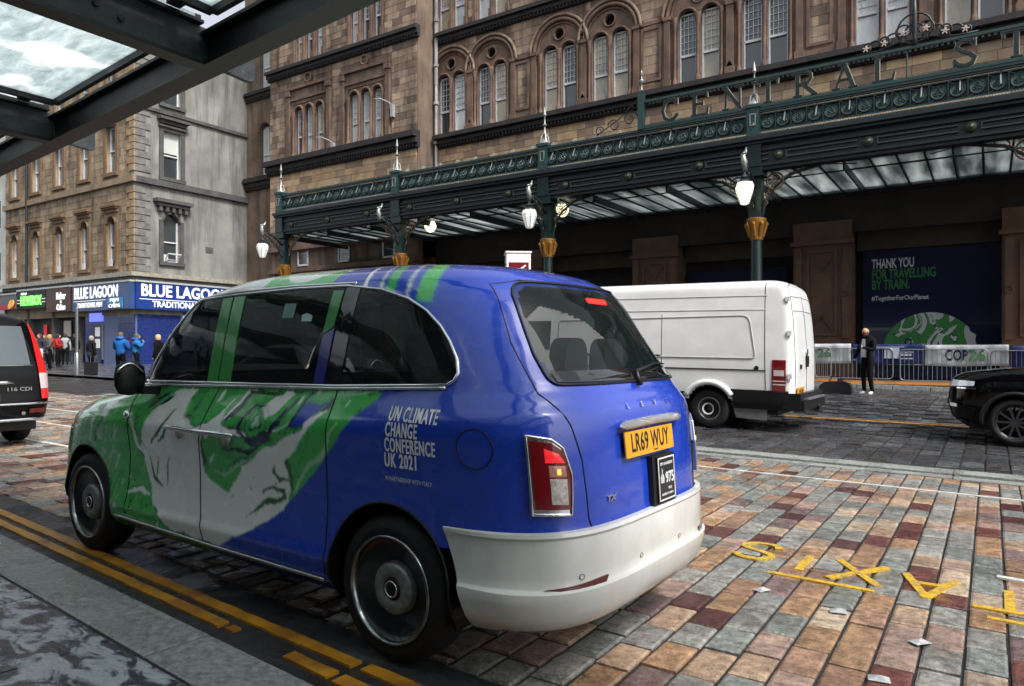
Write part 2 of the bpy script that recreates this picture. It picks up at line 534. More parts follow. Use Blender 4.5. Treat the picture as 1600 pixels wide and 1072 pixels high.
def surf_text(sh, name, s, size, mode, a, z, off, m, parent, bold=0.0, sx=1.0, sgn=1, shear=0.0, align='CENTER', space=1.0, label=None):
    """flat print wrapped on the body; sgn=-1 when the surface coordinate runs right to left for the reader"""
    me = text_mesh(s, size, 0, min(bold, .0016), sx, m, align=align, shear=shear, space=space)
    bm = bmesh.new(); bm.from_mesh(me)
    bmesh.ops.triangulate(bm, faces=bm.faces)
    lay_ = {v: 0 for v in bm.verts}
    if bold > .0016:
        for k in (1,):
            g_ = bmesh.ops.duplicate(bm, geom=[f for f in bm.faces if all(lay_.get(v) == 0 for v in f.verts)] + [v for v in bm.verts if lay_.get(v) == 0])
            for e_ in g_['geom']:
                if isinstance(e_, bmesh.types.BMVert): lay_[e_] = k
    for v in bm.verts:
        k = lay_[v]
        q = (a + sgn*v.co.x + (0, .0022)[k], z + v.co.y)
        v.co = sh.P(mode, *q) + sh.N(mode, *q)*(off + .0004*k)
    bm.to_mesh(me); bm.free()
    o = link(name, me, parent)
    if label: o['label'] = label
    return o

def in_poly(px, pz, poly):
    px = np.asarray(px); pz = np.asarray(pz); c = np.zeros(px.shape, bool)
    n = len(poly)
    for i in range(n):
        x1, y1 = poly[i]; x2, y2 = poly[(i+1) % n]
        if y1 == y2: continue
        k = ((y1 > pz) != (y2 > pz)) & (px < (x2-x1)*(pz-y1)/(y2-y1) + x1)
        c ^= k
    return c

def near_line(px, pz, pts, w):
    px = np.asarray(px); pz = np.asarray(pz); c = np.zeros(px.shape, bool)
    n = len(pts)-1
    for i in range(n):
        (x1, y1), (x2, y2) = pts[i], pts[i+1]
        dx, dy = x2-x1, y2-y1; L2 = dx*dx+dy*dy+1e-9
        t = np.clip(((px-x1)*dx + (pz-y1)*dy)/L2, 0, 1)
        ww = w*(.45 + .55*np.sin(np.pi*np.clip((i+t)/n, .08, .92)))
        c |= np.hypot(px-x1-t*dx, pz-y1-t*dy) < ww
    return c

def wheel(name, parent, c, r, w, rim_r, side, style, m_rim, seed=0):
    """wheel with its axle along local y; side=+1 outer face to +y"""
    e = empty(name, c, 0, parent)
    MX = Matrix.Rotation(R(-90), 4, 'X') if side > 0 else Matrix.Rotation(R(90), 4, 'X')
    t = MB(); h = w/2
    t.lathe([(rim_r*.98, h*.72), (rim_r+.012, h*.98), (rim_r+.04, h), (r-.05, h*.98), (r-.018, h*.86), (r, h*.6), (r, -h*.6), (r-.02, -h*.9), (rim_r, -h), (rim_r*.98, -h*.7)], n=48, M=MX, cap=False)
    t.build('tyre', M_['rubber'], e, smooth=True)
    if style == 'disc':
        d = MB(); d.lathe([(.0, h*.30), (rim_r*.40, h*.34), (rim_r*.62, h*.52), (rim_r*.86, h*.62), (rim_r*.97, h*.80), (rim_r*1.0, h*.9)], n=48, M=MX, cap=False)
        d.build('wheel_disc', m_rim, e, smooth=True)
        c_ = MB(); c_.lathe([(rim_r*.955, h*.86), (rim_r*.975, h*1.04), (rim_r*1.005, h*1.10), (rim_r*1.04, h*1.03), (rim_r*1.045, h*.9)], n=64, M=MX, cap=False)
        c_.build('trim_ring', mat('dulled_trim_ring', (.30, .31, .32), .22, metal=1.0, var=.7, scale=9), e, smooth=True)
        k = MB(); k.lathe([(.0, h*.72), (rim_r*.22, h*.74), (rim_r*.25, h*.86), (rim_r*.45, h*.84), (rim_r*.505, h*.70), (rim_r*.51, h*.45)], n=40, M=MX, cap=False)
        k.build('hub_cover', mat('brushed_hub_metal', (.27, .29, .28), .42, metal=.6, var=.4, scale=30), e, smooth=True)
        k = MB(); k.lathe([(.0, h*.84), (rim_r*.18, h*.84), (rim_r*.22, h*.80), (rim_r*.225, h*.6)], n=24, M=MX, cap=False)
        hc = k.build('centre_cap', M_['black'], e, smooth=True)
        pts = []
        for i in range(20):
            a = 2*math.pi*i/20; pts.append(Vector((rim_r*.15*math.cos(a), side*h*.86, rim_r*.15*math.sin(a))))
        MB().tube(pts, .0045, 5, closed=True).build('cap_ring', M_['chrome'], e, smooth=True)
    elif style == 'steel':
        d = MB(); d.lathe([(.0, h*.5), (rim_r*.30, h*.5), (rim_r*.34, h*.2), (rim_r*.75, h*.1), (rim_r*.95, h*.5), (rim_r, h*.85)], n=32, M=MX, cap=False)
        d.build('wheel_disc', m_rim, e, smooth=True)
        c_ = MB(); c_.lathe([(rim_r*.9, h*.80), (rim_r*1.0, h*1.0), (rim_r*1.03, h*.8)], n=40, M=MX, cap=False)
        c_.build('rim_edge', M_['steel'], e, smooth=True)
    else:
        d = MB()
        for k in range(10):
            a = 2*math.pi*k/10
            d.bar((math.cos(a)*.05, side*h*.7, math.sin(a)*.05), (math.cos(a)*rim_r, side*h*.75, math.sin(a)*rim_r), .03, .03, up=(0, 1, 0))
        d.lathe([(rim_r*.9, h*.7), (rim_r*1.0, h*.95), (rim_r*1.03, h*.75)], n=32, M=MX, cap=False)
        d.lathe([(0, h*.8), (.06, h*.78), (.07, h*.4)], n=16, M=MX, cap=False)
        d.build('alloy_rim', m_rim, e)
    return e

# ------------------------------------------------------------------ the taxi
TX, TY, TYAW = -2.30, 3.38, R(2.2)
taxi = thing('taxi', 'blue electric taxi with green and white swirl artwork parked at the near kerb', 'taxi',
             (TX, TY, gz(TX, TY)), math.pi - TYAW)
taxi.rotation_euler = (0, R(-0.86), math.pi - TYAW)
def tdz(x, z):
    g = np.interp(z, [0, .30, .5, .9, 1.10, 1.27, 1.5, 1.75, 2], [0, 0, .02, .05, .075, .038, .02, 0, 0])
    return -(np.clip(np.asarray(x, float), -1, 2.1) - 0.55) * g
#      z     xr     xf    b      cr    cf
TAB = [(.24, -.84, 3.70, .845, .10, 2.7, 4.5, 3.0),
       (.29, -.89, 3.78, .90, .10, 2.7, 4.5, 3.0),
       (.33, -.915, 3.81, .925, .10, 2.7, 4.5, 3.0),
       (.43, -.935, 3.84, .940, .10, 2.7, 4.5, 3.0),
       (.47, -.935, 3.845, .925, .10, 2.7, 4.5, 3.0),
       (.60, -.935, 3.85, .912, .10, 2.7, 4.5, 3.0),
       (.68, -.91, 3.85, .910, .10, 2.7, 4.5, 3.0),
       (.80, -.90, 3.84, .912, .10, 2.7, 4.5, 2.9),
       (.95, -.88, 3.80, .922, .10, 2.65, 4.4, 2.8),
       (1.03, -.868, 3.72, .930, .10, 2.6, 4.3, 2.7),
       (1.075, -.86, 3.73, .927, .10, 2.5, 4.2, 2.6),
       (1.11, -.85, 3.65, .915, .10, 2.4, 4.1, 2.6),
       (1.15, -.835, 3.50, .898, .10, 2.25, 4.0, 2.6),
       (1.19, -.825, 3.2, .882, .10, 2.1, 3.9, 2.6),
       (1.225, -.81, 2.75, .868, .12, 1.95, 3.8, 2.8),
       (1.27, -.80, 2.55, .856, .14, 1.95, 3.7, 3.5),
       (1.40, -.73, 2.46, .826, .20, 1.90, 3.4, 3.6),
       (1.55, -.65, 2.32, .790, .26, 1.80, 3.2, 3.6),
       (1.68, -.59, 2.17, .752, .30, 1.65, 3.0, 3.5),
       (1.74, -.54, 2.08, .728, .33, 1.55, 2.9, 3.4),
       (1.785, -.48, 1.95, .698, .36, 1.4, 2.8, 2.9),
       (1.825, -.38, 1.78, .645, .40, 1.25, 2.6, 2.6),
       (1.855, -.22, 1.55, .55, .44, 1.1, 2.4, 2.4),
       (1.875, .06, 1.28, .41, .48, .95, 2.2, 2.2),
       (1.886, .28, 1.0, .21, .52, .85, 2.1, 2.1),
       (1.889, .45, .70, .03, .56, .66, 2.0, 2.0)]
A_ = np.array(TAB)
A_[:, 2] += .07
A_[:, 0] = np.where(A_[:, 0] > 1.68, 1.68 + (A_[:, 0]-1.68)*1.24, A_[:, 0])
# smooth the upper body tables
zf = np.concatenate([np.arange(.24, 1.19, .01), np.arange(1.19, 1.70, .012), np.arange(1.70, 1.93, .006), [1.933, 1.937, 1.939]])
def sm(c, k):
    v = np.interp(zf, A_[:, 0], c)
    w = v.copy()
    for _ in range(k): w[1:-1] = .25*w[:-2] + .5*w[1:-1] + .25*w[2:]
    return w
cols_ = [sm(A_[:, i], 3) for i in range(1, 8)]
ts = Shell(zf, cols_[0], cols_[1], cols_[2], cols_[3], cols_[4], cols_[5], cols_[6], tdz)
lev = np.concatenate([np.arange(.24, 1.30, .0085), np.arange(1.30, 1.70, .02), np.arange(1.70, 1.84, .008), np.arange(1.84, 1.90, .003), np.arange(1.90, 1.9385, .0012), [1.939]])
V, F_ = ts.grid(lev, 300, 200, 190)
# extra fine livery needs the front-left quarter too: the front arc has 150 columns
BLUE = (.013, .050, .42); GREEN = (.050, .40, .080); WHITE = (.80, .81, .78); NAVY = (.010, .013, .055); DGREEN = (.018, .11, .028); LG = (.32, .58, .34)
CC = dict(B=BLUE, W=WHITE, G=GREEN, N=NAVY, D=DGREEN, L=LG)
LIV=[
 ('B',[(0.1, 1.26), (0.1, 1.23), (0.24, 1.13), (0.46, 0.89), (0.73, 0.65), (0.77, 0.61), (0.95, 0.5), (1.33, 0.32), (1.45, 0.3), (-0.0, 0.12), (-1.03, 0.38), (-1.03, 1.34)]),
 ('W',[(2.12, 1.04), (1.86, 1.19), (1.66, 1.2), (1.73, 1.04), (1.6, 0.99), (1.45, 1.02), (1.27, 1.16), (0.54, 1.15), (0.75, 1.02), (0.44, 1.16), (0.24, 1.21), (0.54, 0.99), (0.71, 0.86), (0.69, 0.79), (0.73, 0.67), (0.77, 0.61), (0.95, 0.5), (1.33, 0.32), (1.86, 0.34), (2.06, 0.45), (2.1, 0.58), (2.24, 0.8), (2.17, 0.95)]),
 ('G',[(0.1, 1.26), (0.1, 1.23), (0.24, 1.13), (0.46, 0.89), (0.7, 0.68), (0.71, 0.74), (0.72, 0.82), (0.75, 0.88), (0.67, 0.94), (0.44, 1.16), (0.34, 1.21), (0.28, 1.25)]),
 ('G',[(1.51, 0.96), (1.14, 0.96), (0.8, 1.03), (0.59, 1.1), (0.6, 1.05), (0.81, 0.96), (0.95, 0.9), (1.14, 0.8), (1.26, 0.64), (1.4, 0.67), (1.51, 0.73), (1.53, 0.84)]),
 ('G',[(1.68, 1.19), (1.36, 1.2), (1.51, 1.12), (1.62, 1.03), (1.73, 1.04), (1.72, 1.11)]),
 ('G',[(1.2, 1.21), (0.59, 1.24), (0.64, 1.14), (0.75, 1.05), (0.94, 1.01), (1.15, 1.0), (1.33, 1.01), (1.33, 1.1)]),
 ('W',[(1.02, 1.12), (0.8, 1.23), (0.72, 1.23), (0.86, 1.11), (1.0, 1.02), (1.06, 1.02)]),
 ('W',[(1.14, 1.21), (1.06, 1.22), (1.26, 1.05), (1.33, 1.05)]),
 ('B',[(0.59, 1.18), (0.46, 1.19), (0.54, 1.12), (0.64, 1.05), (0.73, 1.04), (0.7, 1.12)]),
 ('G',[(2.35, 1.15), (2.17, 1.16), (2.23, 1.04), (2.31, 0.79), (2.38, 0.99)]),
 ('W',[(2.69, 1.1), (2.59, 1.14), (2.69, 0.93), (2.56, 0.81), (2.78, 1.01)]),
]
STR=[
 ('N',0.017,[(1.1, 1.19), (1.21, 1.11), (1.29, 1.05)]),
 ('N',0.013,[(0.95, 1.14), (1.03, 1.14), (1.12, 1.08), (1.16, 1.01), (1.11, 0.97), (1.0, 0.97), (0.89, 1.0), (0.79, 1.07)]),
 ('N',0.013,[(0.69, 1.21), (0.75, 1.14), (0.84, 1.06), (0.93, 0.95)]),
 ('N',0.013,[(0.59, 1.23), (0.67, 1.14), (0.72, 1.05)]),
 ('N',0.013,[(1.3, 0.88), (1.15, 0.88), (1.0, 0.91), (0.86, 0.98)]),
 ('N',0.017,[(1.16, 0.99), (1.03, 0.94), (0.89, 0.98)]),
 ('N',0.013,[(1.95, 1.17), (2.07, 1.12), (2.14, 1.07)]),
 ('N',0.013,[(1.91, 1.15), (2.03, 1.09)]),
 ('N',0.008,[(1.6, 1.18), (1.61, 1.08)]),
 ('D',0.013,[(0.75, 0.86), (0.72, 0.81), (0.71, 0.71)]),
 ('D',0.013,[(0.83, 0.84), (0.85, 0.8), (0.8, 0.77), (0.73, 0.77)]),
 ('D',0.013,[(0.95, 0.68), (0.86, 0.72), (0.77, 0.71), (0.76, 0.68), (0.86, 0.64), (0.98, 0.6)]),
 ('D',0.013,[(1.02, 0.57), (0.92, 0.63), (0.84, 0.66)]),
 ('D',0.008,[(0.73, 0.61), (0.86, 0.54), (1.0, 0.48)]),
 ('N',0.017,[(0.43, 1.2), (0.48, 1.15)]),
 ('L',0.013,[(0.34, 1.09), (0.4, 1.03), (0.46, 0.93), (0.55, 0.86), (0.64, 0.78), (0.69, 0.72)]),
 ('D',0.013,[(1.86, 1.07), (1.98, 0.95), (2.09, 0.84)]),
 ('D',0.013,[(1.89, 0.96), (2.0, 0.86)]),
 ('D',0.013,[(1.53, 0.9), (1.51, 0.81), (1.47, 0.74)]),
 ('D',0.013,[(2.11, 0.76), (2.06, 0.65), (1.98, 0.58)]),
 ('D',0.008,[(2.01, 0.76), (2.03, 0.64)]),
 ('D',0.008,[(1.89, 0.77), (1.92, 0.59)]),
 ('D',0.008,[(1.26, 0.79), (1.12, 0.85), (1.0, 0.88)]),
 ('L',0.008,[(1.4, 0.75), (1.3, 0.72), (1.21, 0.79), (1.06, 0.86)]),
 ('W',0.017,[(2.38, 0.5), (2.22, 0.54), (2.12, 0.52)]),
 ('W',0.013,[(2.4, 1.03), (2.32, 0.96), (2.27, 0.84), (2.17, 0.74), (2.12, 0.65)]),
 ('D',0.008,[(2.32, 1.04), (2.25, 0.91), (2.15, 0.8)]),
 ('N',0.013,[(2.74, 0.98), (2.8, 0.88), (2.86, 0.78)]),
 ('W',0.013,[(2.82, 1.01), (2.88, 0.89), (2.92, 0.79)]),
]

def nz(x, z, s, o):
    return np.array([noise.noise(Vector((a*s, b*s, o))) for a, b in zip(x, z)])
x, y, z = V[:, 0], V[:, 1], V[:, 2]
C_ = np.ones((len(V), 4)); C_[:, :3] = BLUE
wx = x + .022*nz(x, z, 8, 1.0) + .006*nz(x, z, 34, 4.0); wz = z + .022*nz(x, z, 8, 7.0) + .006*nz(x, z, 34, 2.0)
low = z < 1.262
edge = np.interp(z, [.30, .50, .61, .65, .89, 1.13, 1.23, 1.27], [1.40, .95, .77, .73, .46, .24, .10, .08])
art = low & (x > edge)
ink = nz(x, z, 5.5, 21.0)
C_[art, :3] = GREEN
for i, (c, p) in enumerate(LIV):
    if i == 0: continue
    k = in_poly(wx, wz, p) & art
    C_[k, :3] = CC[c]
    k2 = (in_poly(wx + .009, wz - .006, p) ^ in_poly(wx - .004, wz + .004, p)) & art & (ink > .02)
    C_[k2, :3] = NAVY if i % 2 else DGREEN
# streaky marbling along the borders
mb1 = nz(x*1.0 + .5*z, z*.35, 16, 3.3); mb2 = nz(x + .6*z, z*.3 - x*.1, 26, 9.1); zone = nz(x, z, 3.2, 5.5)
gr = C_[:, 1] - C_[:, 0] > .2
k = art & gr & (np.abs(mb1) < .030) & (zone > .10); C_[k, :3] = DGREEN
k = art & gr & (mb2 > .50) & (zone < -.02); C_[k, :3] = WHITE
k = art & (x > 2.5) & (np.abs(mb1) < .05); C_[k, :3] = (.50, .60, .50)
rr_ = np.hypot((wx - 1.0)*.85, wz - 1.045) + .012*np.sin(3*np.arctan2(wz - 1.045, wx - 1.0))
for lo_, hi_, c_ in ((0, .028, LG), (.028, .040, NAVY), (.040, .070, GREEN), (.070, .078, NAVY), (.105, .113, DGREEN)):
    k = art & (rr_ >= lo_) & (rr_ < hi_) & (wz < 1.13 + 0*rr_); C_[k, :3] = c_
cu_ = np.abs(np.sin(38*wz + 16*wx + 6*nz(x, z, 4, 31.0)))
k = art & (x > .62) & (x < 1.25) & (z > .52) & (z < .80) & (cu_ < .10) & (nz(x, z, 7, 41.0) > .12); C_[k, :3] = DGREEN
for c, w, p in STR:
    k = near_line(wx, wz, p, w) & art
    C_[k, :3] = CC[c]
# bonnet and roof
up = z > 1.70
rr = nz(x*.9 + .35*y, y*.8, 2.4, 11.0)
k = up & (x > .48 + .25*y); C_[k, :3] = GREEN
k = up & (x > .62) & (rr > -.08) ; C_[k, :3] = (.60, .70, .60)
k = up & (x > 1.25) ; C_[k, :3] = (.62, .70, .64)
for i, xx in enumerate((.02, .13, .25, .32, .44)):
    d = np.abs(x - xx + .55*(y - .6) - .03*np.sin(9*y))
    k = up & (d < (.05, .010, .030, .009, .014)[i]) & (y > .15); C_[k, :3] = (GREEN, (.5, .62, .55), GREEN, (.5, .62, .55), WHITE)[i]
k = (z > 1.262) & (z < 1.70) & (x > 1.0); C_[k, :3] = (.03, .03, .035)

Cg = C_.reshape(len(lev), -1, 4)                       # soften paint edges by one grid cell
for _ in range(1):
    P_ = np.pad(Cg, ((1, 1), (0, 0), (0, 0)), mode='edge')
    Cg = .56*Cg + .11*(P_[:-2] + P_[2:] + np.roll(Cg, 1, 1) + np.roll(Cg, -1, 1))
C_ = Cg.reshape(-1, 4)

fc = V[F_].mean(1); fx, fy, fz = fc[:, 0], fc[:, 1], fc[:, 2]
SIDEWIN = [(2.33, 1.222), (2.20, 1.42), (2.06, 1.62), (1.97, 1.715), (1.88, 1.745), (1.5, 1.765), (.93, 1.785), (.51, 1.785), (.232, 1.756), (.04, 1.703), (-.08, 1.645), (-.18, 1.572), (-.25, 1.50), (-.31, 1.42), (-.335, 1.36), (-.325, 1.325), (-.29, 1.305), (.44, 1.27)]
REARWIN = rounded([(-.635, 1.315), (.635, 1.315), (.615, 1.45), (.525, 1.79), (-.525, 1.79), (-.615, 1.45)], [.05, .05, 0, .10, .10, 0], 5)
WINDSH = [(-.62, 1.27), (.62, 1.27), (.56, 1.70), (-.56, 1.70)]
keep = np.ones(len(F_), bool)
shr = lambda poly, k: [(c0 + (p[0]-c0)*k, c1 + (p[1]-c1)*(k-.04)) for c0, c1 in [(sum(p[0] for p in poly)/len(poly), sum(p[1] for p in poly)/len(poly))] for p in poly]
keep &= ~(in_poly(fx, fz, shr(SIDEWIN, .985)) & (np.abs(fy) > .55))
keep &= ~(in_poly(fy, fz, shr(REARWIN, .97)) & (fx < 0))
keep &= ~(in_poly(fy, fz, WINDSH) & (fx > 1.6))
WB = 2.985; RR = .388
for wx_ in (0, WB):
    keep &= ~((np.hypot(fx - wx_, fz - .36) < RR) & (np.abs(fy) > .45))
# white rear bumper = lower rear of the shell
ztop = np.interp(fx, [-.95, -.80, -.5, -.34], [.672, .668, .662, .665])
xfr = np.interp(fz, [.24, .34, .52, .67], [-.50, -.47, -.41, -.335])
bump = (fz < ztop) & (fx < xfr)
paint = mat('livery_car_paint', BLUE, .22, attr='Col', coat=1.0, inner=(.012, .012, .014), bump=.03, bscale=60, rvar=.07, scale=7)
wpaint = mat('satin_white_bumper_paint', (.64, .65, .62), .24, coat=.8, var=.10, scale=5, inner=(.02, .02, .02), streak=.22, streakcol=(.25,.20,.15))
seal = M_['black']
low_ = fz < .33
keep &= ~((fx < -.20) & (fz < .60))
link('body', np_mesh('body', V, F_[keep], paint, True, C_, angle=50), taxi)
# top cap
lastn = len(V)//len(lev)
capmb = MB(); ring = V[-lastn:]
capmb.add([tuple(p) for p in ring], [tuple(range(lastn))]); capmb.build('roof_crown', mat('green_roof_paint', (.10, .30, .14), .2, coat=1.0), taxi)
# bumper: a shell of its own that wraps the lower rear
bz = np.array([.282, .305, .335, .37, .41, .435, .450, .458, .466, .50, .54, .58, .62, .640, .652, .660, .666, .669])
bo = np.interp(bz, [.282, .305, .335, .41, .450, .460, .60, .64, .652, .666, .669], [-.01, .012, .024, .034, .036, .014, .016, .020, .032, .030, .004])
rows = []
for zb, ob_ in zip(bz, bo):
    xt = float(np.interp(zb, [.24, .34, .52, .67], [-.50, -.47, -.41, -.335]))
    lo, hi = 0., 60.
    for _ in range(30):
        md_ = (lo+hi)/2
        if ts.cornerP(md_, zb)[0] > xt: lo = md_
        else: hi = md_
    row = []
    for k in range(121):
        a_ = lo + (180-2*lo)*k/120
        aa = a_ if a_ <= 90 else 180-a_
        px_, py_ = ts.cornerP(aa, zb)
        n_ = ts.N('C', max(1, aa), zb); nn = Vector((n_.x, n_.y, 0)).normalized()
        e_ = ob_ * min(1, .35 + 8*min(k, 120-k)/120)
        px_ += nn.x*e_; py_ += nn.y*e_
        row.append((px_, py_ if a_ <= 90 else -py_, zb + float(ts.dzf(px_, zb))))
    rows.append(row)
mb_ = MB(); vs = [q for rw in rows for q in rw]; fs = []
for i in range(len(rows)-1):
    for k in range(120): fs.append((i*121+k, i*121+k+1, (i+1)*121+k+1, (i+1)*121+k))
o_ = len(vs)                                   # returns: front edges and underside
for i, rw in enumerate(rows):
    for q in (rw[0], rw[-1]): vs.append((q[0]+.01, q[1]*.93, q[2]))
for i in range(len(rows)-1):
    fs.append((i*121, (i+1)*121, o_+2*(i+1), o_+2*i)); fs.append((i*121+120, o_+2*i+1, o_+2*(i+1)+1, (i+1)*121+120))
fs.append(tuple(range(121)))
mb_.add(vs, fs)
mb_.build('rear_bumper', wpaint, taxi, smooth=32)
# bumper lip along its top edge
edge_pts = [(-.335, .668)] + [(-.335 - .5*t, .668) for t in np.linspace(.05, .9, 10)]
# sills, floor and liners
fl = MB(); fl.box(-.55, -.62, .22, 3.2, .62, .30); fl.box(.40, -.84, .24, 2.6, .84, .30); fl.box(-.66, -.70, .33, -.32, .70, .62)
fl.build('floor_pan', M_['black'], taxi)
for wx_ in (0, WB):
    for s in (1, -1):
        a = MB(); pts = circle(wx_, .36, RR + .004, 26, -20, 200)
        vs = []; fs = []
        for (px, pz) in pts:
            yb = float(ts.sideY(px, max(.25, pz)))
            vs += [(px, s*(yb - .004), pz), (px, s*.45, pz)]
        for i in range(len(pts)-1): fs.append((2*i, 2*i+1, 2*i+3, 2*i+2))
        a.add(vs, fs); a.box(wx_-.40, s*.44, .25, wx_+.40, s*.45, .76)
        a.build('wheel_arch_liner', M_['black'], taxi)
        lipm = MB().tube([(px, s*(float(ts.sideY(px, max(.25, pz))) + .002), pz) for px, pz in pts], .006, 6)
        lipm.build('wheel_arch_edge', M_['black'], taxi, smooth=True)
# glazing
tglass = mat('tinted_car_glass', (.008, .011, .012), .02, spec=.25, alpha=.88)
rglass = mat('rear_window_glass', (.010, .018, .018), .02, spec=.5, alpha=.48)
blackgl = mat('black_glass_border', (.008, .008, .010), .05, coat=1.0)
far_glass = mat('clear_car_glass', (.02,.03,.03), .02, spec=.3, alpha=.45)
for md in 'LR':
    patch(ts, 'side_window', SIDEWIN, md, .004, tglass if md == 'L' else far_glass, taxi, rings=14, tube=.009, tubem=M_['chrome'], tubename='window_trim')
patch(ts, 'rear_window', REARWIN, 'B', .004, rglass, taxi, rings=10, tube=.006, tubem=M_['black'], tubename='window_seal')
patch(ts, 'windscreen', [(-.64, 1.26), (.64, 1.26), (.57, 1.71), (-.57, 1.71)], 'F', .004, tglass, taxi, rings=8)
patch(ts, 'window_border', rect(-.60, 1.325, .60, 1.375), 'B', .0065, blackgl, taxi, rings=4)
# chrome belt strip, roof drip rail
for md, s in (('L', 1), ('R', -1)):
    surf_line(ts, 'belt_trim', [(2.42, 1.198), (2.1, 1.207), (1.2, 1.237), (.44, 1.258), (-.29, 1.291)], md, .006, .0085, M_['chrome'], taxi)
    surf_line(ts, 'roof_trim', [(2.40, 1.235), (2.22, 1.45), (2.08, 1.65), (1.97, 1.745), (1.5, 1.782), (.93, 1.800), (.45, 1.798)], md, .004, .009, M_['chrome'], taxi)
    surf_line(ts, 'sill_trim', [(2.50, .335), (1.4, .322), (.42, .322)], md, .012, .012, mat('wet_sill_metal', (.35, .36, .37), .2, metal=.8), taxi)
    # wrapped pillars, dividers
    GP = mat('green_pillar_wrap', (.030, .20, .045), .25, coat=.8)
    patch(ts, 'door_pillar', [(1.565, 1.234), (1.462, 1.237), (1.502, 1.750), (1.60, 1.745)], md, .010, GP, taxi, rings=4, thick=.005)
    patch(ts, 'door_pillar', [(1.448, 1.238), (1.335, 1.242), (1.38, 1.757), (1.485, 1.751)], md, .010, GP, taxi, rings=4, thick=.005)
    patch(ts, 'rear_pillar', [(.60, 1.53), (.53, 1.57), (.52, 1.76), (.60, 1.76)], md, .010, GP, taxi, rings=4, thick=.004)
    patch(ts, 'rear_pillar', [(.60, 1.27), (.52, 1.27), (.52, 1.565), (.60, 1.525)], md, .009, mat('blue_pillar_wrap', (.012, .02, .16), .2, coat=.8), taxi, rings=4, thick=.004)
    patch(ts, 'window_divider', [(.505, 1.275), (.40, 1.28), (.40, 1.775), (.505, 1.775)], md, .008, blackgl, taxi, rings=4, thick=.004)
    # door shut lines
    for ln in ([(1.44, 1.23), (1.49, 1.10), (1.55, .90), (1.545, .60), (1.49, .33)], [(.41, 1.27), (.425, .9), (.415, .34)], [(2.40, 1.20), (2.38, 1.0), (2.36, .75), (2.40, .36)]):
        surf_line(ts, 'door_gap', ln, md, .0005, .0038, M_['black'], taxi)
# artwork tone behind the windows (pillar between the doors is the wrapped pillar above)
# handles: one long chrome bar across both doors
hd = MB()
hp = [ts.P('L', a, b) + Vector((0, .045, 0)) for a, b in ((1.86, .968), (1.8, .97), (1.5, .968), (1.2, .972), (1.14, .974))]
hd.tube(hp, [.008, .015, .016, .015, .008], 10)
hd.build('door_handle', M_['chrome'], taxi, smooth=True)
for a in (1.74, 1.26):
    p = ts.P('L', a, .955)
    m_ = MB(); m_.lathe([(0, 0), (.035, .004), (.045, .012)], n=20, M=Matrix.Rotation(R(-90), 4, 'X'), c=p + Vector((0, -.004, -.01)))
    m_.build('handle_recess', mat('pale_recess_paint', (.5, .55, .5), .3, coat=.5), taxi, smooth=True)
    MB().bar(p + Vector((0, 0, .015)), p + Vector((0, .045, .015)), .03, .02).build('handle_mount', M_['chrome'], taxi)
# small side repeater on the wing
p = ts.P('L', 2.40, 1.00)
MB().lathe([(.028, -.002), (.03, .01), (.018, .022), (0, .024)], n=16, M=Matrix.Rotation(R(-90), 4, 'X'), c=p).build('side_repeater', M_['chrome'], taxi, smooth=True)
# fuel / charge flap ring
fp = circle(-.493, 1.046, .085, 40)
MB().tube([ts.P('L', *q) + ts.N('L', *q)*.001 for q in fp], .0032, 5, closed=True).build('charge_flap_gap', M_['black'], taxi, smooth=True)
# livery writing
tw = M_['white']
for i, (s_, wd) in enumerate((('UN CLIMATE', .310), ('CHANGE', .205), ('CONFERENCE', .318), ('UK 2021', .205))):
    me = text_mesh(s_, .094, 0, .0016, 1.0, tw, align='LEFT', space=1.14); w_ = max(v.co.x for v in me.vertices) - min(v.co.x for v in me.vertices); bpy.data.meshes.remove(me)
    k = wd / w_
    surf_text(ts, 'livery_lettering', s_, .090, 'L', (-.004, .004, .010, .014)[i], 1.163 - .0705*i, .003, tw, taxi, bold=.0040, sx=k, sgn=-1, align='LEFT', space=1.14)
surf_text(ts, 'livery_lettering', 'IN PARTNERSHIP WITH ITALY', .029, 'L', .014, .868, .003, tw, taxi, sx=.74, sgn=-1, align='LEFT')
surf_text(ts, 'livery_lettering', 'Not in taxi Service 571', .032, 'L', 1.13, 1.212, .003, M_['black'], taxi, bold=.001, sx=1.0, sgn=-1, align='LEFT')
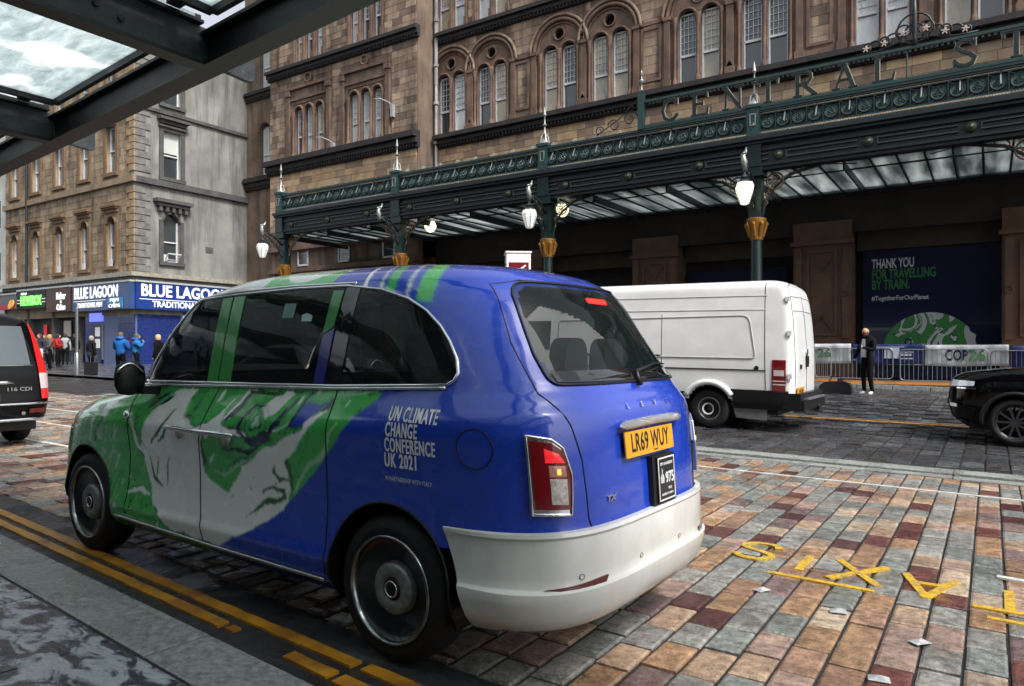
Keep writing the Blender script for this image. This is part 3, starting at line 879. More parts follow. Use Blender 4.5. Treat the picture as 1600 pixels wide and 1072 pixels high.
# tail lights
TLP = rounded([(43.1, .790), (51.2, .782), (52.0, .95), (50.6, 1.06), (48.3, 1.095), (43.2, 1.112)], [.02, .02, 0, .02, .03, .02], 5)
def tlpoly(k, dz=0.0): 
    c0 = sum(p[0] for p in TLP)/len(TLP); c1 = sum(p[1] for p in TLP)/len(TLP)
    return [(c0+(p[0]-c0)*k, c1+(p[1]-c1)*(k+dz)) for p in TLP]
redl = mat('red_lamp_lens', (.16, .004, .008), .06, coat=1.0)
def tail(sgn):
    e = empty('tail_light', (0, 0, 0), 0, taxi)
    if sgn < 0: e.scale = (1, -1, 1)
    patch(ts, 'lamp_frame', tlpoly(1.0), 'C', .018, M_['chrome'], e, rings=3, thick=.03, tube=.007, tubem=M_['chrome'], tubename='frame_edge', dens=.01)
    patch(ts, 'red_lens', tlpoly(.88), 'C', .026, redl, e, rings=6, thick=.01, dens=.02)
    patch(ts, 'clear_lens', rounded([(47.0, .83), (50.4, .825), (50.6, .93), (47.0, .935)], 4e-3, 2), 'C', .0285, mat('clear_lamp_lens', (.55, .50, .48), .08, coat=1.0, var=.5, scale=60), e, rings=3, thick=.004)
    patch(ts, 'amber_lens', [(47.0, .942), (50.6, .94), (50.6, .985), (47.0, .99)], 'C', .0285, mat('amber_lamp_lens', (.45, .17, .12), .1, coat=1.0), e, rings=3, thick=.004)
    patch(ts, 'bright_lens', [(46.4, 1.00), (50.6, .997), (49.4, 1.035), (46.4, 1.06)], 'C', .0285, mat('bright_red_lens', (.60, .012, .018), .1, coat=1.0, emit=(1, .02, .03), estr=.22), e, rings=3, thick=.004)
    MB().tube([ts.P('C', 49.0, .95) + ts.N('C', 49.0, .95)*.03, ts.P('C', 49.0, .972) + ts.N('C', 49.0, .972)*.03], .008, 8).build('bulb', mat('amber_bulb', (.9, .5, .1), .2, emit=(1, .6, .1), estr=.6), e)
tail(1); tail(-1)
# tailgate seams
for s in (1, -1):
    surf_line(ts, 'tailgate_gap', [(s*.56, .675), (s*.585, .75), (s*.60, 1.0), (s*.64, 1.15), (s*.70, 1.28)], 'B', .0005, .0035, M_['black'], taxi)
    surf_line(ts, 'tailgate_gap', [(s*.70, 1.28), (s*.66, 1.50), (s*.575, 1.775), (s*.45, 1.80)], 'B', .0005, .003, M_['black'], taxi)
surf_line(ts, 'tailgate_gap', [(-.45, 1.80), (.45, 1.80)], 'B', .0005, .003, M_['black'], taxi)
# chrome grab bar above the plate
gb = [ts.P('B', t, 1.125 + .006*math.cos(t*5)) + Vector((-.030, 0, 0)) for t in np.linspace(-.34, .34, 15)]
MB().tube(gb, [.006]+[.022]*13+[.006], 10).build('tailgate_handle', mat('rain_spotted_chrome', (.66, .67, .69), .16, metal=1.0, bump=1.0, bscale=90), taxi, smooth=True)
# number plate
def flat_on_rear(name, yc, zc, w, h, off, m, d=.006, tilt=0):
    p = ts.P('B', yc, zc)
    n = ts.N('B', yc, zc); n.z *= 1.0; n.normalize()
    yv = Vector((0, 1, 0)); yv = (yv - n*yv.dot(n)).normalized(); zv = yv.cross(n); zv = zv if zv.z > 0 else -zv
    MX = Matrix((( -yv.x, zv.x, n.x, p.x+n.x*off), (-yv.y, zv.y, n.y, p.y+n.y*off), (-yv.z, zv.z, n.z, p.z+n.z*off), (0, 0, 0, 1)))
    o = MB().box(-w/2, -h/2, 0, w/2, h/2, d, 0).build(name, m, taxi)
    o.matrix_local = MX
    return o
npl = flat_on_rear('number_plate', .045, 1.032, .53, .120, .022, mat('yellow_number_plate', (.72, .33, .012), .35, coat=.5, var=.1, scale=20), .006)
me = text_mesh('LR69 WUY', .118, .0008, .0022, .72, M_['black'], space=1.06); link('plate_characters', me, npl, (0, 0, .0068))
link('plate_caption', text_mesh('TAXI SALES', .010, .0006, .0002, 1.0, M_['black']), npl, (.05, -.048, .0066))
pq = flat_on_rear('licence_plaque', -.085, .835, .205, .225, .030, mat('black_plaque', (.012, .012, .014), .3, coat=.4), .006)
pb = flat_on_rear('plaque_bracket', -.07, .835, .25, .24, .004, M_['black'], .024)
link('plaque_border', curve_mesh([rect(-.095, -.105, .095, .105), rect(-.089, -.099, .089, .099)], .001, M_['white']), pq, (0, 0, .0068))
link('plaque_number', text_mesh('975', .075, .0008, .001, .9, M_['white']), pq, (.035, .0, .0068))
link('plaque_writing', text_mesh('CITY of GLASGOW', .018, .0008, .0003, .95, M_['white']), pq, (0, .072, .0068))
link('plaque_writing', text_mesh('TAXI', .018, .0008, .0003, 1, M_['white']), pq, (.03, -.052, .0068))
link('plaque_writing', text_mesh('LICENSED TO CARRY 6', .013, .0008, .0002, 1, M_['white']), pq, (0, -.077, .0068))
cr = MB(); 
cr.prism([(-.018, -.02), (.018, -.02), (.022, .005), (.012, .02), (0, .026), (-.012, .02), (-.022, .005)], .0064, .0072)
cr.prism([(-.004, .026), (.004, .026), (.006, .045), (0, .052), (-.006, .045)], .0064, .0072)
cr.build('plaque_crest', mat('grey_crest_print', (.45, .45, .45), .5), pq, loc=(-.052, .0, 0))
# badges
for i, ch in enumerate('LEVC'):
    y_ = .19 - .15*i
    me = text_mesh(ch, .038, .004, .0008, 1.1, M_['chrome'])
    o = link('badge_letter', me, taxi)
    p = ts.P('B', y_, 1.205); n = ts.N('B', y_, 1.205)
    yv = Vector((0, 1, 0)); yv = (yv-n*yv.dot(n)).normalized(); zv = yv.cross(n); zv = zv if zv.z > 0 else -zv
    o.matrix_local = Matrix(((-yv.x, zv.x, n.x, p.x+n.x*.004), (-yv.y, zv.y, n.y, p.y+n.y*.004), (-yv.z, zv.z, n.z, p.z+n.z*.004), (0, 0, 0, 1)))
o = link('badge', text_mesh('TX', .036, .005, .001, 1.5, M_['chrome'], shear=.25), taxi)
p = ts.P('B', .43, .815); n = ts.N('B', .43, .815); yv = (Vector((0,1,0))-n*n.y).normalized(); zv = yv.cross(n); zv = zv if zv.z > 0 else -zv
o.matrix_local = Matrix(((-yv.x, zv.x, n.x, p.x+n.x*.004), (-yv.y, zv.y, n.y, p.y+n.y*.004), (-yv.z, zv.z, n.z, p.z+n.z*.004), (0, 0, 0, 1)))
# bumper details
patch(ts, 'rear_reflector', rounded([(.80, .482), (.74, .474), (.53, .476), (.51, .508), (.56, .506)], 8e-3, 2), 'B', .022, mat('dark_red_reflector', (.10, .01, .012), .15, coat=.6), taxi, rings=3, thick=.006)
patch(ts, 'rear_reflector', rounded([(-.80, .482), (-.74, .474), (-.53, .476), (-.51, .508), (-.56, .506)], 8e-3, 2), 'B', .022, MATS['dark_red_reflector'], taxi, rings=3, thick=.006)
for y_ in (.66, .22, -.22, -.66):
    q = circle(0, 0, .011, 14)
    patch(ts, 'parking_sensor', [(y_+a, .525+b) for a, b in q], 'B', .0165, wpaint, taxi, rings=2, thick=.003, tube=.0018, tubem=mat('grey_plastic', (.25, .25, .25), .5), tubename='sensor_ring')
sq = rounded(rect(.285, .545, .335, .605), .006, 2)
MB().tube([ts.P('B', *q) + ts.N('B', *q)*.013 for q in sq], .002, 5, closed=True).build('towing_eye_cover', MATS['grey_plastic'], taxi, smooth=True)
# high brake light, wiper, roof aerial, interior rear quarter trim
patch(ts, 'brake_light', rounded(rect(-.10, 1.702, .10, 1.727), .01, 3), 'B', .008, mat('brake_lamp_red', (.6, .02, .02), .2, emit=(1, .03, .02), estr=.5), taxi, rings=3, thick=.006)
wp = ts.P('B', .0, 1.30) + Vector((-.02, 0, 0))
MB().tube([wp, ts.P('B', -.02, 1.365) + Vector((-.022, 0, 0)), ts.P('B', -.30, 1.40) + Vector((-.022, 0, 0)), ts.P('B', -.50, 1.395) + Vector((-.02, 0, 0))], [.016, .011, .007, .004], 6).build('rear_wiper', M_['black'], taxi, smooth=True)
ae = MB(); ae.tube([(-.05, -.10, 1.855), (.02, -.13, 1.905), (.07, -.36, 1.90), (.0, -.44, 1.83)], [.010, .012, .012, .010], 8)
ae.build('roof_bracket', mat('blue_roof_paint', BLUE, .25, coat=1.0), taxi, smooth=True)
# wheels
dark_disc = mat('black_wheel_disc', (.014, .015, .017), .25, coat=.4)
for wx_ in (0, WB):
    for s in (1, -1):
        wheel('wheel', taxi, (wx_, s*.795, .345), .345, .215, .245, s, 'disc', dark_disc)
# door mirrors
for s in (1, -1):
    mm = MB()
    vs = []
    prof = [(-.05, .0, .10), (-.02, .075, .20), (.03, .085, .23), (.07, .06, .18), (.09, .01, .08)]
    mm.lathe([(.01, -.135), (.07, -.12), (.092, -.06), (.096, .02), (.088, .08), (.05, .12), (.005, .128)], n=20, M=Matrix.Diagonal((.42, 1.0, .82, 1)), c=(2.16, s*1.02, 1.255))
    e = mm.build('door_mirror', M_['black'], taxi, smooth=True)
    MB().tube([(2.12, s*(.95+.17*k/8), 1.245+.100*math.sin(math.pi*(.12+.72*k/8))) for k in range(9)], .007, 6).build('mirror_cap', M_['chrome'], e, smooth=True)
    MB().bar((2.12, s*.85, 1.17), (2.11, s*.98, 1.18), .07, .05).build('mirror_arm', M_['black'], e)
# interior
sc = mat('charcoal_seat_cloth', (.020, .021, .024), .8)
def seat(xc, yc, w, face=1):
    b = MB(); b.prism([(xc-.05*face, .62), (xc+.45*face, .60), (xc+.48*face, .74), (xc+.02*face, .76), (xc-.16*face, 1.30), (xc-.26*face, 1.29)], yc-w/2, yc+w/2, lambda u, v, k: (u, k, v))
    o = b.build('seat', sc, taxi)
    return o
def headrest(xc, yc, z_, w=.25):
    b = MB(); pr = rounded([(yc-w/2, z_-.09), (yc+w/2, z_-.09), (yc+w*.42, z_+.15), (yc-w*.42, z_+.15)], .09, 5)
    b.prism(pr, xc, xc+.10, lambda u, v, k: (k, u, v))
    b.build('headrest', sc, taxi)
seat(-.25, 0, 1.25)
for y_ in (-.42, 0, .42): headrest(-.46, y_, 1.38)
seat(1.12, -.38, .5); headrest(.93, -.38, 1.42, .26)
b = MB(); b.box(.93, -.62, 1.30, .95, .70, 1.31); b.box(.93, -.70, .4, .96, .75, 1.22)
b.build('partition', M_['black'], taxi)
b = MB(); b.prism([(2.05, .7), (2.6, .7), (2.5, 1.24), (2.2, 1.25), (2.05, 1.15)], -.78, .78, lambda u, v, k: (u, k, v)); b.build('dashboard', M_['black'], taxi)
sw = circle(0, 0, .19, 24); MB().tube([(1.86 + .06*q[1]/.19, -.38 + q[0], 1.16 + q[1]*.9) for q in sw], .014, 6, closed=True).build('steering_wheel', M_['black'], taxi, smooth=True)
b = MB(); b.box(-.62, -.66, 1.05, -.30, .66, 1.30); b.build('parcel_shelf', M_['black'], taxi)
# pale hanging cover inside the near rear quarter
patch(ts, 'rear_quarter_lining', [(.628, 1.33), (.58, 1.33), (.55, 1.45), (.54, 1.56), (.55, 1.64), (.59, 1.55), (.612, 1.44)], 'B', -.012, mat('pale_quarter_trim', (.36, .355, .33), .7), taxi, rings=4)
# stickers on the side glass
patch(ts, 'window_sticker', rect(.88, 1.62, .98, 1.70), 'L', .0085, mat('faded_window_sticker', (.10, .20, .19), .4), taxi, rings=2)
patch(ts, 'window_sticker', [(.72, 1.60), (.80, 1.60), (.81, 1.635), (.77, 1.645), (.72, 1.63)], 'L', .0085, mat('pale_window_sticker', (.30, .42, .40), .4), taxi, rings=2)
# front details: bonnet line, headlamp, grille, front bumper strip
for s in (1, -1):
    q = circle(0, 0, .105, 20)
    md = 'F'
    patch(ts, 'headlamp', [(s*.56 + a, .84 + b_) for a, b_ in q], md, .006, mat('clear_headlamp', (.6, .62, .65), .05, coat=1.0), taxi, rings=3, thick=.02, tube=.010, tubem=M_['chrome'], tubename='headlamp_ring')
patch(ts, 'grille', rounded(rect(-.36, .60, .36, .98), .05, 4), 'F', .01, M_['black'], taxi, rings=4, thick=.015, tube=.01, tubem=M_['chrome'], tubename='grille_frame')

# ------------------------------------------------------------------ ground, carriageways, pavements
CN, SN = .9971, .0759
def NP(xn, yn): return (-CN*xn + SN*yn, SN*xn + CN*yn)      # frame of the near kerb: xn runs up the street, yn across it
def YN(x, y): return x*SN + y*CN
def sheet(name, x0, x1, y0, y1, nx, ny, dz, m, parent=None, f=None):
    vs = []; fs = []
    for j in range(ny+1):
        for i in range(nx+1):
            a = x0+(x1-x0)*i/nx; b = y0+(y1-y0)*j/ny
            X, Y = f(a, b) if f else (a, b)
            vs.append((X, Y, gz(X, Y)+dz))
    for j in range(ny):
        for i in range(nx): k = j*(nx+1)+i; fs.append((k, k+1, k+nx+2, k+nx+1))
    return MB().add(vs, fs).build(name, m, parent, smooth=True)
grd = sheet('ground', -160, 60, -40, 160, 110, 100, -.035, M_['tarmac']); tag(grd, kind='structure')
# bedding below the coloured setts
road = sheet('sett_carriageway', -27, 4.5, 2.2, 10.0, 64, 24, -.014, M_['joint']); tag(road, kind='structure')
SC = [(.235,.235,.215), (.29,.285,.26), (.33,.20,.115), (.40,.28,.19), (.36,.25,.20), (.30,.18,.12), (.085,.024,.022), (.13,.045,.038), (.19,.13,.125), (.20,.215,.20), (.42,.33,.24)]
SWT = [6, 4, 3.5, 3, 3, 2.5, 2.2, 1.6, 2, 6, 1.5]
sett_me = None
def sett_proto(w, l, name='sett'):
    b = MB(); e = .013; h = .030
    b.add([(-w/2, -l/2, -.03), (w/2, -l/2, -.03), (w/2, l/2, -.03), (-w/2, l/2, -.03),
           (-w/2, -l/2, -.007), (w/2, -l/2, -.007), (w/2, l/2, -.007), (-w/2, l/2, -.007),
           (-w/2+e, -l/2+e, 0), (w/2-e, -l/2+e, 0), (w/2-e, l/2-e, 0), (-w/2+e, l/2-e, 0)],
          [(0,1,5,4),(1,2,6,5),(2,3,7,6),(3,0,4,7),(4,5,9,8),(5,6,10,9),(6,7,11,10),(7,4,8,11),(8,9,10,11)])
    return b
def visible(x, y):
    D = -.5526*x + .8335*y; L = .8335*x + .5526*y
    return D > 1.5 and abs(L/D) < .74
def lay(parent, x0, x1, y0, y1, w, l, gap, cols, wts, m1, m2, near_n, name, jitter=.004, clip=None, skip=None, rowdir='y'):
    tiles = []
    nc = int((x1-x0)/w)
    for i in range(nc):
        x = x0 + (i+.5)*w; o = rnd.uniform(0, l)
        y = y0 - o
        while y < y1:
            ll = l*rnd.uniform(.86, 1.12); a = y; b = min(y+ll, y1); y += ll
            if b - a < .08 or b <= y0: continue
            a = max(a, y0)
            if clip:
                c = clip(x)
                if b <= c + .05: continue
                a = max(a, c)
            if b - a < .06: continue
            k = rnd.choices(range(len(cols)), wts)[0]
            j = rnd.uniform(.82, 1.15)
            tiles.append((x + rnd.uniform(-.002, .002), (a+b)/2, w-gap, b-a-gap, tuple(min(1, v*j) for v in cols[k]), rnd.uniform(-jitter, jitter), rnd.uniform(-.012, .012), rnd.uniform(-.008, .008)))
    vis = [t for t in tiles if visible(t[0], t[1]) and not (skip and skip(t[0], t[1]))]
    vis.sort(key=lambda t: math.hypot(t[0], t[1])); single = set(id(t) for t in vis[:near_n])
    pm = sett_proto(1, 1).mesh(name, m1)
    # unit proto would stretch its chamfer: build it at mean size instead
    pm = sett_proto(w-gap, l-gap).mesh(name, m1)
    Vv = []; Ff = []; Cc = []
    for t in tiles:
        z = gz(t[0], t[1]) + t[5]
        if id(t) in single:
            o = link(name, pm, parent, (t[0], t[1], z), (t[6], t[7]+.015, 0), (t[2]/(w-gap), t[3]/(l-gap), 1))
            o.color = (*t[4], 1)
        else:
            pr = sett_proto(t[2], t[3]); k = len(Vv)
            Vv += [(t[0]+v[0], t[1]+v[1], z+v[2] - t[7]*v[0] + t[6]*v[1] - .015*v[0]) for v in pr.v]
            Ff += [tuple(q+k for q in f) for f in pr.f]; Cc += [(*t[4], 1)]*len(pr.v)
    fb = MB(); fb.v = Vv; fb.f = Ff; fb.m = [0]*len(Ff)
    me = fb.mesh(name+'_field', m2, cols=Cc, fix=False)
    o = link(name+'_field', me, parent); tag(o, kind='stuff')
def under_taxi(x, y): return -5.6 < x < -1.7 and 2.6 < y < 4.2
lay(road, -26.5, 4.3, 2.2, 9.78, .182, .325, .015, SC, SWT, M_['setto'], M_['sett'], 300, 'sett', clip=lambda x: (2.47 - SN*x)/CN, skip=under_taxi)
# granite channel between the two carriageways
chn = sheet('drainage_channel', -27, 4.5, 9.8, 10.45, 64, 2, -.02, M_['joint']); tag(chn, kind='structure')
x = -20.0
gcol = M_['granite']
while x < 4.2:
    l = rnd.uniform(.8, 1.15)
    for ya, yb, dz in ((9.81, 10.04, .0), (10.06, 10.42, .022)):
        b = MB(); b.box(-l/2+.006, -(yb-ya)/2, -.05, l/2-.006, (yb-ya)/2, 0)
        o = b.build('channel_stone', gcol, chn, loc=(x+l/2, (ya+yb)/2, gz(x+l/2, ya) + dz + rnd.uniform(-.003, .003)), rot=(0, .015, 0))
    x += l
# dark setts of the station carriageway
road2 = sheet('dark_sett_carriageway', -27, 6, 10.45, 25.0, 66, 30, -.018, M_['joint']); tag(road2, kind='structure')
DC = [(.055,.058,.065), (.040,.042,.048), (.075,.078,.083), (.050,.046,.046), (.10,.105,.11)]
lay(road2, -16.0, 5.6, 10.45, 24.9, .27, .55, .022, DC, [4, 4, 3, 3, 1.2], M_['setto'], M_['sett'], 300, 'dark_sett', jitter=.008, skip=lambda x, y: x < -3.2 and y < 15.5)
# road paint
def strip(name, pts, w, m, parent, dz=.006, rag=0.0):
    vs = []; fs = []; out = []
    for a, b in zip(pts[:-1], pts[1:]):
        n = max(1, int(math.hypot(b[0]-a[0], b[1]-a[1])/.12))
        for j in range(n): out.append((a[0]+(b[0]-a[0])*j/n, a[1]+(b[1]-a[1])*j/n))
    out.append(pts[-1])
    for i, p in enumerate(out):
        q = out[min(i+1, len(out)-1)]; r_ = out[max(i-1, 0)]
        dx, dy = q[0]-r_[0], q[1]-r_[1]; L = math.hypot(dx, dy)
        w1 = w/2*(1+rnd.uniform(-rag, rag)); w2 = w/2*(1+rnd.uniform(-rag, rag))
        a = (p[0]-dy/L*w1, p[1]+dx/L*w1); b = (p[0]+dy/L*w2, p[1]-dx/L*w2)
        vs += [(a[0], a[1], gz(*a)+dz+.003), (b[0], b[1], gz(*b)+dz+.003), (a[0], a[1], gz(*a)+dz-.01), (b[0], b[1], gz(*b)+dz-.01)]
    for i in range(len(out)-1):
        k = 4*i; fs += [(k, k+1, k+5, k+4), (k, k+4, k+6, k+2), (k+1, k+3, k+7, k+5)]
    fs += [(0, 2, 3, 1), (4*len(out)-4, 4*len(out)-3, 4*len(out)-1, 4*len(out)-2)]
    return MB().add(vs, fs).build(name, m, parent)
def cpts(lst): return lst
strip('white_line', [(-26, 8.83), (4, 8.80)], .045, M_['whitep'], road, .004, .15)
for yy, x0_, x1_ in ((6.1, -26, -9.2), (7.4, -26, -10.5), (4.95, -16, -7.2)):
    strip('white_line', [(x0_, yy), (x1_, yy)], .07, M_['whitep'], road, .004, .2)
strip('yellow_line', [(-15, 15.72), (.15, 15.70)], .085, M_['yellow'], road2, .012, .05)
strip('yellow_line', [(-15, 15.95), (.2, 15.93)], .05, mat('pale_worn_line', (.16,.16,.16), .5, var=.4), road2, .008, .2)
# TAXIS, painted to be read from the station side (thick paint, upside down from here)
def letter(ch, cx, cy, w, h, t, yp):
    P = dict(T=[[(0,1),(1,1)],[(.5,1),(.5,0)]], A=[[(0,0),(.5,1),(1,0)],[(.2,.36),(.8,.36)]], X=[[(0,0),(1,1)],[(0,1),(1,0)]],
             I=[[(.5,0),(.5,1)]], S=[[(.97,.78),(.92,.88),(.82,.95),(.68,.99),(.5,1),(.32,.99),(.17,.94),(.06,.86),(.02,.76),(.06,.66),(.17,.59),(.33,.54),(.5,.5),(.67,.46),(.83,.41),(.94,.34),(.98,.24),(.94,.13),(.83,.06),(.67,.01),(.5,0),(.32,.01),(.17,.05),(.07,.13),(.03,.23)]])[ch]
    vs = []
    first = None
    mb = MB()
    for st in P:
        q = [(cx - (u-.5)*w, cy - (v-.5)*h) for u, v in st]
        for a, b in zip(q[:-1], q[1:]):
            dx, dy = b[0]-a[0], b[1]-a[1]; L = math.hypot(dx, dy); kk = .16 if ch == 'S' else .42; ex, ey = dx/L*t*kk, dy/L*t*kk
            nx_, ny_ = -dy/L*t/2, dx/L*t/2
            pts = [(a[0]-ex+nx_, a[1]-ey+ny_), (a[0]-ex-nx_, a[1]-ey-ny_), (b[0]+ex-nx_, b[1]+ey-ny_), (b[0]+ex+nx_, b[1]+ey+ny_)]
            zt = .0075 + .0004*len(mb.f)/6
            mb.add([(x_, y_, gz(x_, y_)+zt) for x_, y_ in pts] + [(x_, y_, gz(x_, y_)-.005) for x_, y_ in pts],
                   [(0,1,2,3),(0,4,5,1),(1,5,6,2),(2,6,7,3),(3,7,4,0)])
    o = mb.build('painted_letter', M_['yellow2'], yp)
    return o
for ch, cx, cy, w_, h_ in (('S', -1.42, 5.40, .25, .42), ('I', -1.08, 5.30, .30, .34), ('X', -.74, 5.28, .28, .44), ('A', -.33, 5.22, .28, .44), ('T', .09, 5.20, .32, .40)):
    letter(ch, cx, cy, w_, h_, .052, road)
strip('yellow_bay_line', [(-1.24, 4.94), (-.60, 4.93)], .048, M_['yellow2'], road, .004, .15)
strip('yellow_bay_line', [(-.02, 4.82), (.6, 4.83)], .048, M_['yellow2'], road, .004, .15)
strip('white_bay_mark', [(.03, 5.72), (.4, 5.70)], .055, M_['whitep'], road, .009, .1)
# near gutter, kerb and pavement
gut = sheet('gutter_strip', -2, 60, 1.83, 2.46, 120, 4, -.004, mat('dark_patched_asphalt', (.028,.029,.033), .45, var=.5, scale=12, bump=.6, bscale=90, wet=2.5), f=NP); tag(gut, kind='structure')
def nstrip(a, b, yn, w, m, rag=.12): return strip('yellow_line', [NP(a, yn), NP(b, yn)], w, m, gut, .006, rag)
nstrip(2.62, 34, 2.195, .075, M_['yellow']); nstrip(.5, 2.56, 2.20, .075, M_['yellow'])
nstrip(3.52, 34, 2.065, .07, M_['yellow']); nstrip(3.40, 3.47, 2.065, .05, M_['yellow']); nstrip(2.62, 2.95, 2.06, .07, M_['yellow']); nstrip(.5, 2.57, 2.055, .08, M_['yellow'])
pav = sheet('near_pavement', -4, 60, -4.2, 1.83, 100, 8, .085, M_['joint'], f=NP); tag(pav, kind='structure')
def slab(name, xa, xb, ya, yb, z, h, m, parent, e=.006, bev=.008):
    xa += e; xb -= e; ya += e; yb -= e
    q = [NP(xa, ya), NP(xb, ya), NP(xb, yb), NP(xa, yb)]; c = [NP(xa+bev, ya+bev), NP(xb-bev, ya+bev), NP(xb-bev, yb-bev), NP(xa+bev, yb-bev)]
    vs = [(x_, y_, gz(x_, y_)+z-h) for x_, y_ in q] + [(x_, y_, gz(x_, y_)+z-bev*.6) for x_, y_ in q] + [(x_, y_, gz(x_, y_)+z) for x_, y_ in c]
    return MB().add(vs, [(0,1,5,4),(1,2,6,5),(2,3,7,6),(3,0,4,7),(4,5,9,8),(5,6,10,9),(6,7,11,10),(7,4,8,11),(8,9,10,11)]).build(name, m, parent)
kerb = tag(empty('kerb'), kind='structure')
x = -1.5
while x < 40:
    l = rnd.uniform(1.3, 1.9); slab('kerb_stone', x, x+l, 1.515, 1.835, .10 + rnd.uniform(-.002, .002), .16, M_['granite'], kerb, bev=.012); x += l
y = 1.505; row = 0
while y > -2.6:
    x = -2 + (row % 2)*.45
    while x < 22:
        slab('paving_slab', x, x+.92, y-.61, y, .10 + rnd.uniform(-.002, .002), .05, M_['slab'], pav); x += .92
    y -= .61; row += 1
# pavements on the far sides
fp = sheet('station_pavement', -40.7, 8, 24.9, 30.2, 80, 6, .10, mat('dark_wet_paving', (.075,.08,.088), .22, var=.5, scale=2.5, bump=.3, bscale=9, wet=2.5)); tag(fp, kind='structure')
kb = tag(empty('station_kerb'), kind='structure')
x = -34.
while x < 6:
    b = MB(); b.box(-.49, -.14, -.25, .49, .14, 0); b.build('kerb_stone', M_['granite'], kb, loc=(x, 24.86, gz(x, 24.86)+.112), rot=(0, .015, 0)); x += 1.0
cp_ = sheet('corner_pavement', -80, -24.5, 14.3, 31, 40, 16, .06, MATS['dark_wet_paving']); tag(cp_, kind='structure')
# litter and small reflective markers
sp = mat('wet_white_paper', (.36,.38,.38), .3, var=.4, scale=40)
for i, (x_, y_, a) in enumerate(((-1.86, 5.15, .3), (-1.17, 4.54, 1.0), (-.72, 4.42, .2), (-.30, 4.2, .8), (-.42, 3.62, .1))):
    z = gz(x_, y_)+.008; b = MB()
    b.add([(-.055,-.04,0), (.06,-.035,0), (.05,.045,.004), (-.06,.04,0), (0,0,.022)], [(0,1,4),(1,2,4),(2,3,4),(3,0,4),(3,2,1,0)])
    o = b.build('paper_scrap', sp, None, loc=(x_, y_, z), rot=(0, 0, a)); o.scale = (.8, .75, .9)
    tag(o, ['folded white paper scrap beside the taxi bumper', 'white paper scrap below the yellow bay line end', 'white paper scrap between the bay line and the setts below the painted X', 'white paper scrap below the painted A', 'white paper scrap nearest the viewer on the setts'][i], 'litter', 'paper scraps on the setts')

# ------------------------------------------------------------------ ashlar facing
def block_proto(l, h, d=.02, e=.006):
    """block face looking towards -y, centred, 10 faces"""
    b = MB()
    b.add([(-l/2, 0, -h/2), (l/2, 0, -h/2), (l/2, 0, h/2), (-l/2, 0, h/2), (-l/2+e, -d, -h/2+e), (l/2-e, -d, -h/2+e), (l/2-e, -d, h/2-e), (-l/2+e, -d, h/2-e)],
          [(0,1,5,4),(1,2,6,5),(2,3,7,6),(3,0,4,7),(4,5,6,7)])
    return b
def ashlar(parent, name, x0, x1, z0, z1, l, h, y, cols, holes, n_single, fmap=None, rot=0, cam_key=None, jit=.12, m1=None, m2=None):
    """courses of blocks on a wall face; fmap(u, z, d) -> world, single blocks use rotation rot"""
    m1 = m1 or M_['sando']; m2 = m2 or M_['sandlit']
    fmap = fmap or (lambda u, z, d: (u, y + d, z))
    nrow = max(1, round((z1-z0)/h)); h = (z1-z0)/nrow; T = []
    g = .010
    for r_ in range(nrow):
        u = x0 - (l*.5 if r_ % 2 else 0) - rnd.uniform(0, .15)
        while u < x1:
            ll = l*rnd.uniform(.75, 1.25); a = max(u, x0); b = min(u+ll, x1); u += ll
            if b-a < .12: continue
            za = z0+r_*h; zb = za+h
            bad = False
            for hx0, hz0, hx1, hz1 in holes:
                if a < hx1 and b > hx0 and za < hz1-.02 and zb > hz0+.02:
                    # trim to the side that is left
                    if a < hx0-.15: b = min(b, hx0)
                    elif b > hx1+.15: a = max(a, hx1)
                    else: bad = True; break
            if bad or b-a < .12: continue
            c = rnd.choice(cols); j = rnd.uniform(1-jit, 1+jit)
            T.append(((a+b)/2, (za+zb)/2, b-a-g, h-g, tuple(v*j for v in c), rnd.uniform(-.006, .004)))
    key = cam_key or (lambda t: math.dist(fmap(t[0], t[1], 0), (0, 0, 1.5)))
    T.sort(key=key)
    single = T[:n_single]; rest = T[n_single:]
    pm = block_proto(l-g, h-g).mesh(name, m1)
    for t in single:
        o = link(name, pm, parent, fmap(t[0], t[1], t[5]), (0, 0, rot), (t[2]/(l-g), 1, t[3]/(h-g)))
        o.color = (*t[4], 1)
    if rest:
        V_ = []; F2 = []; C2 = []
        for t in rest:
            k = len(V_)
            for v in block_proto(t[2], t[3]).v: V_.append(fmap(t[0]+v[0], t[1]+v[2], v[1]+t[5]))
            F2 += [tuple(q+k for q in f) for f in [(0,1,5,4),(1,2,6,5),(2,3,7,6),(3,0,4,7),(4,5,6,7)]]; C2 += [(*t[4], 1)]*8
        b = MB(); b.v = V_; b.f = F2; b.m = [0]*len(F2)
        o = link(name+'_facing', b.mesh(name+'_facing', m2, cols=C2, fix=False), parent); tag(o, kind='stuff')

BR = [(.30,.215,.155), (.235,.165,.12), (.35,.265,.19), (.16,.115,.085), (.27,.20,.15)]
OR = [(.52,.36,.21), (.44,.32,.21), (.36,.26,.18), (.58,.42,.26), (.28,.20,.145)]
YL = [(.34,.26,.17), (.30,.225,.145), (.38,.30,.20), (.25,.185,.12)]
GR = [(.30,.30,.275), (.25,.25,.235), (.34,.34,.31), (.20,.20,.19)]

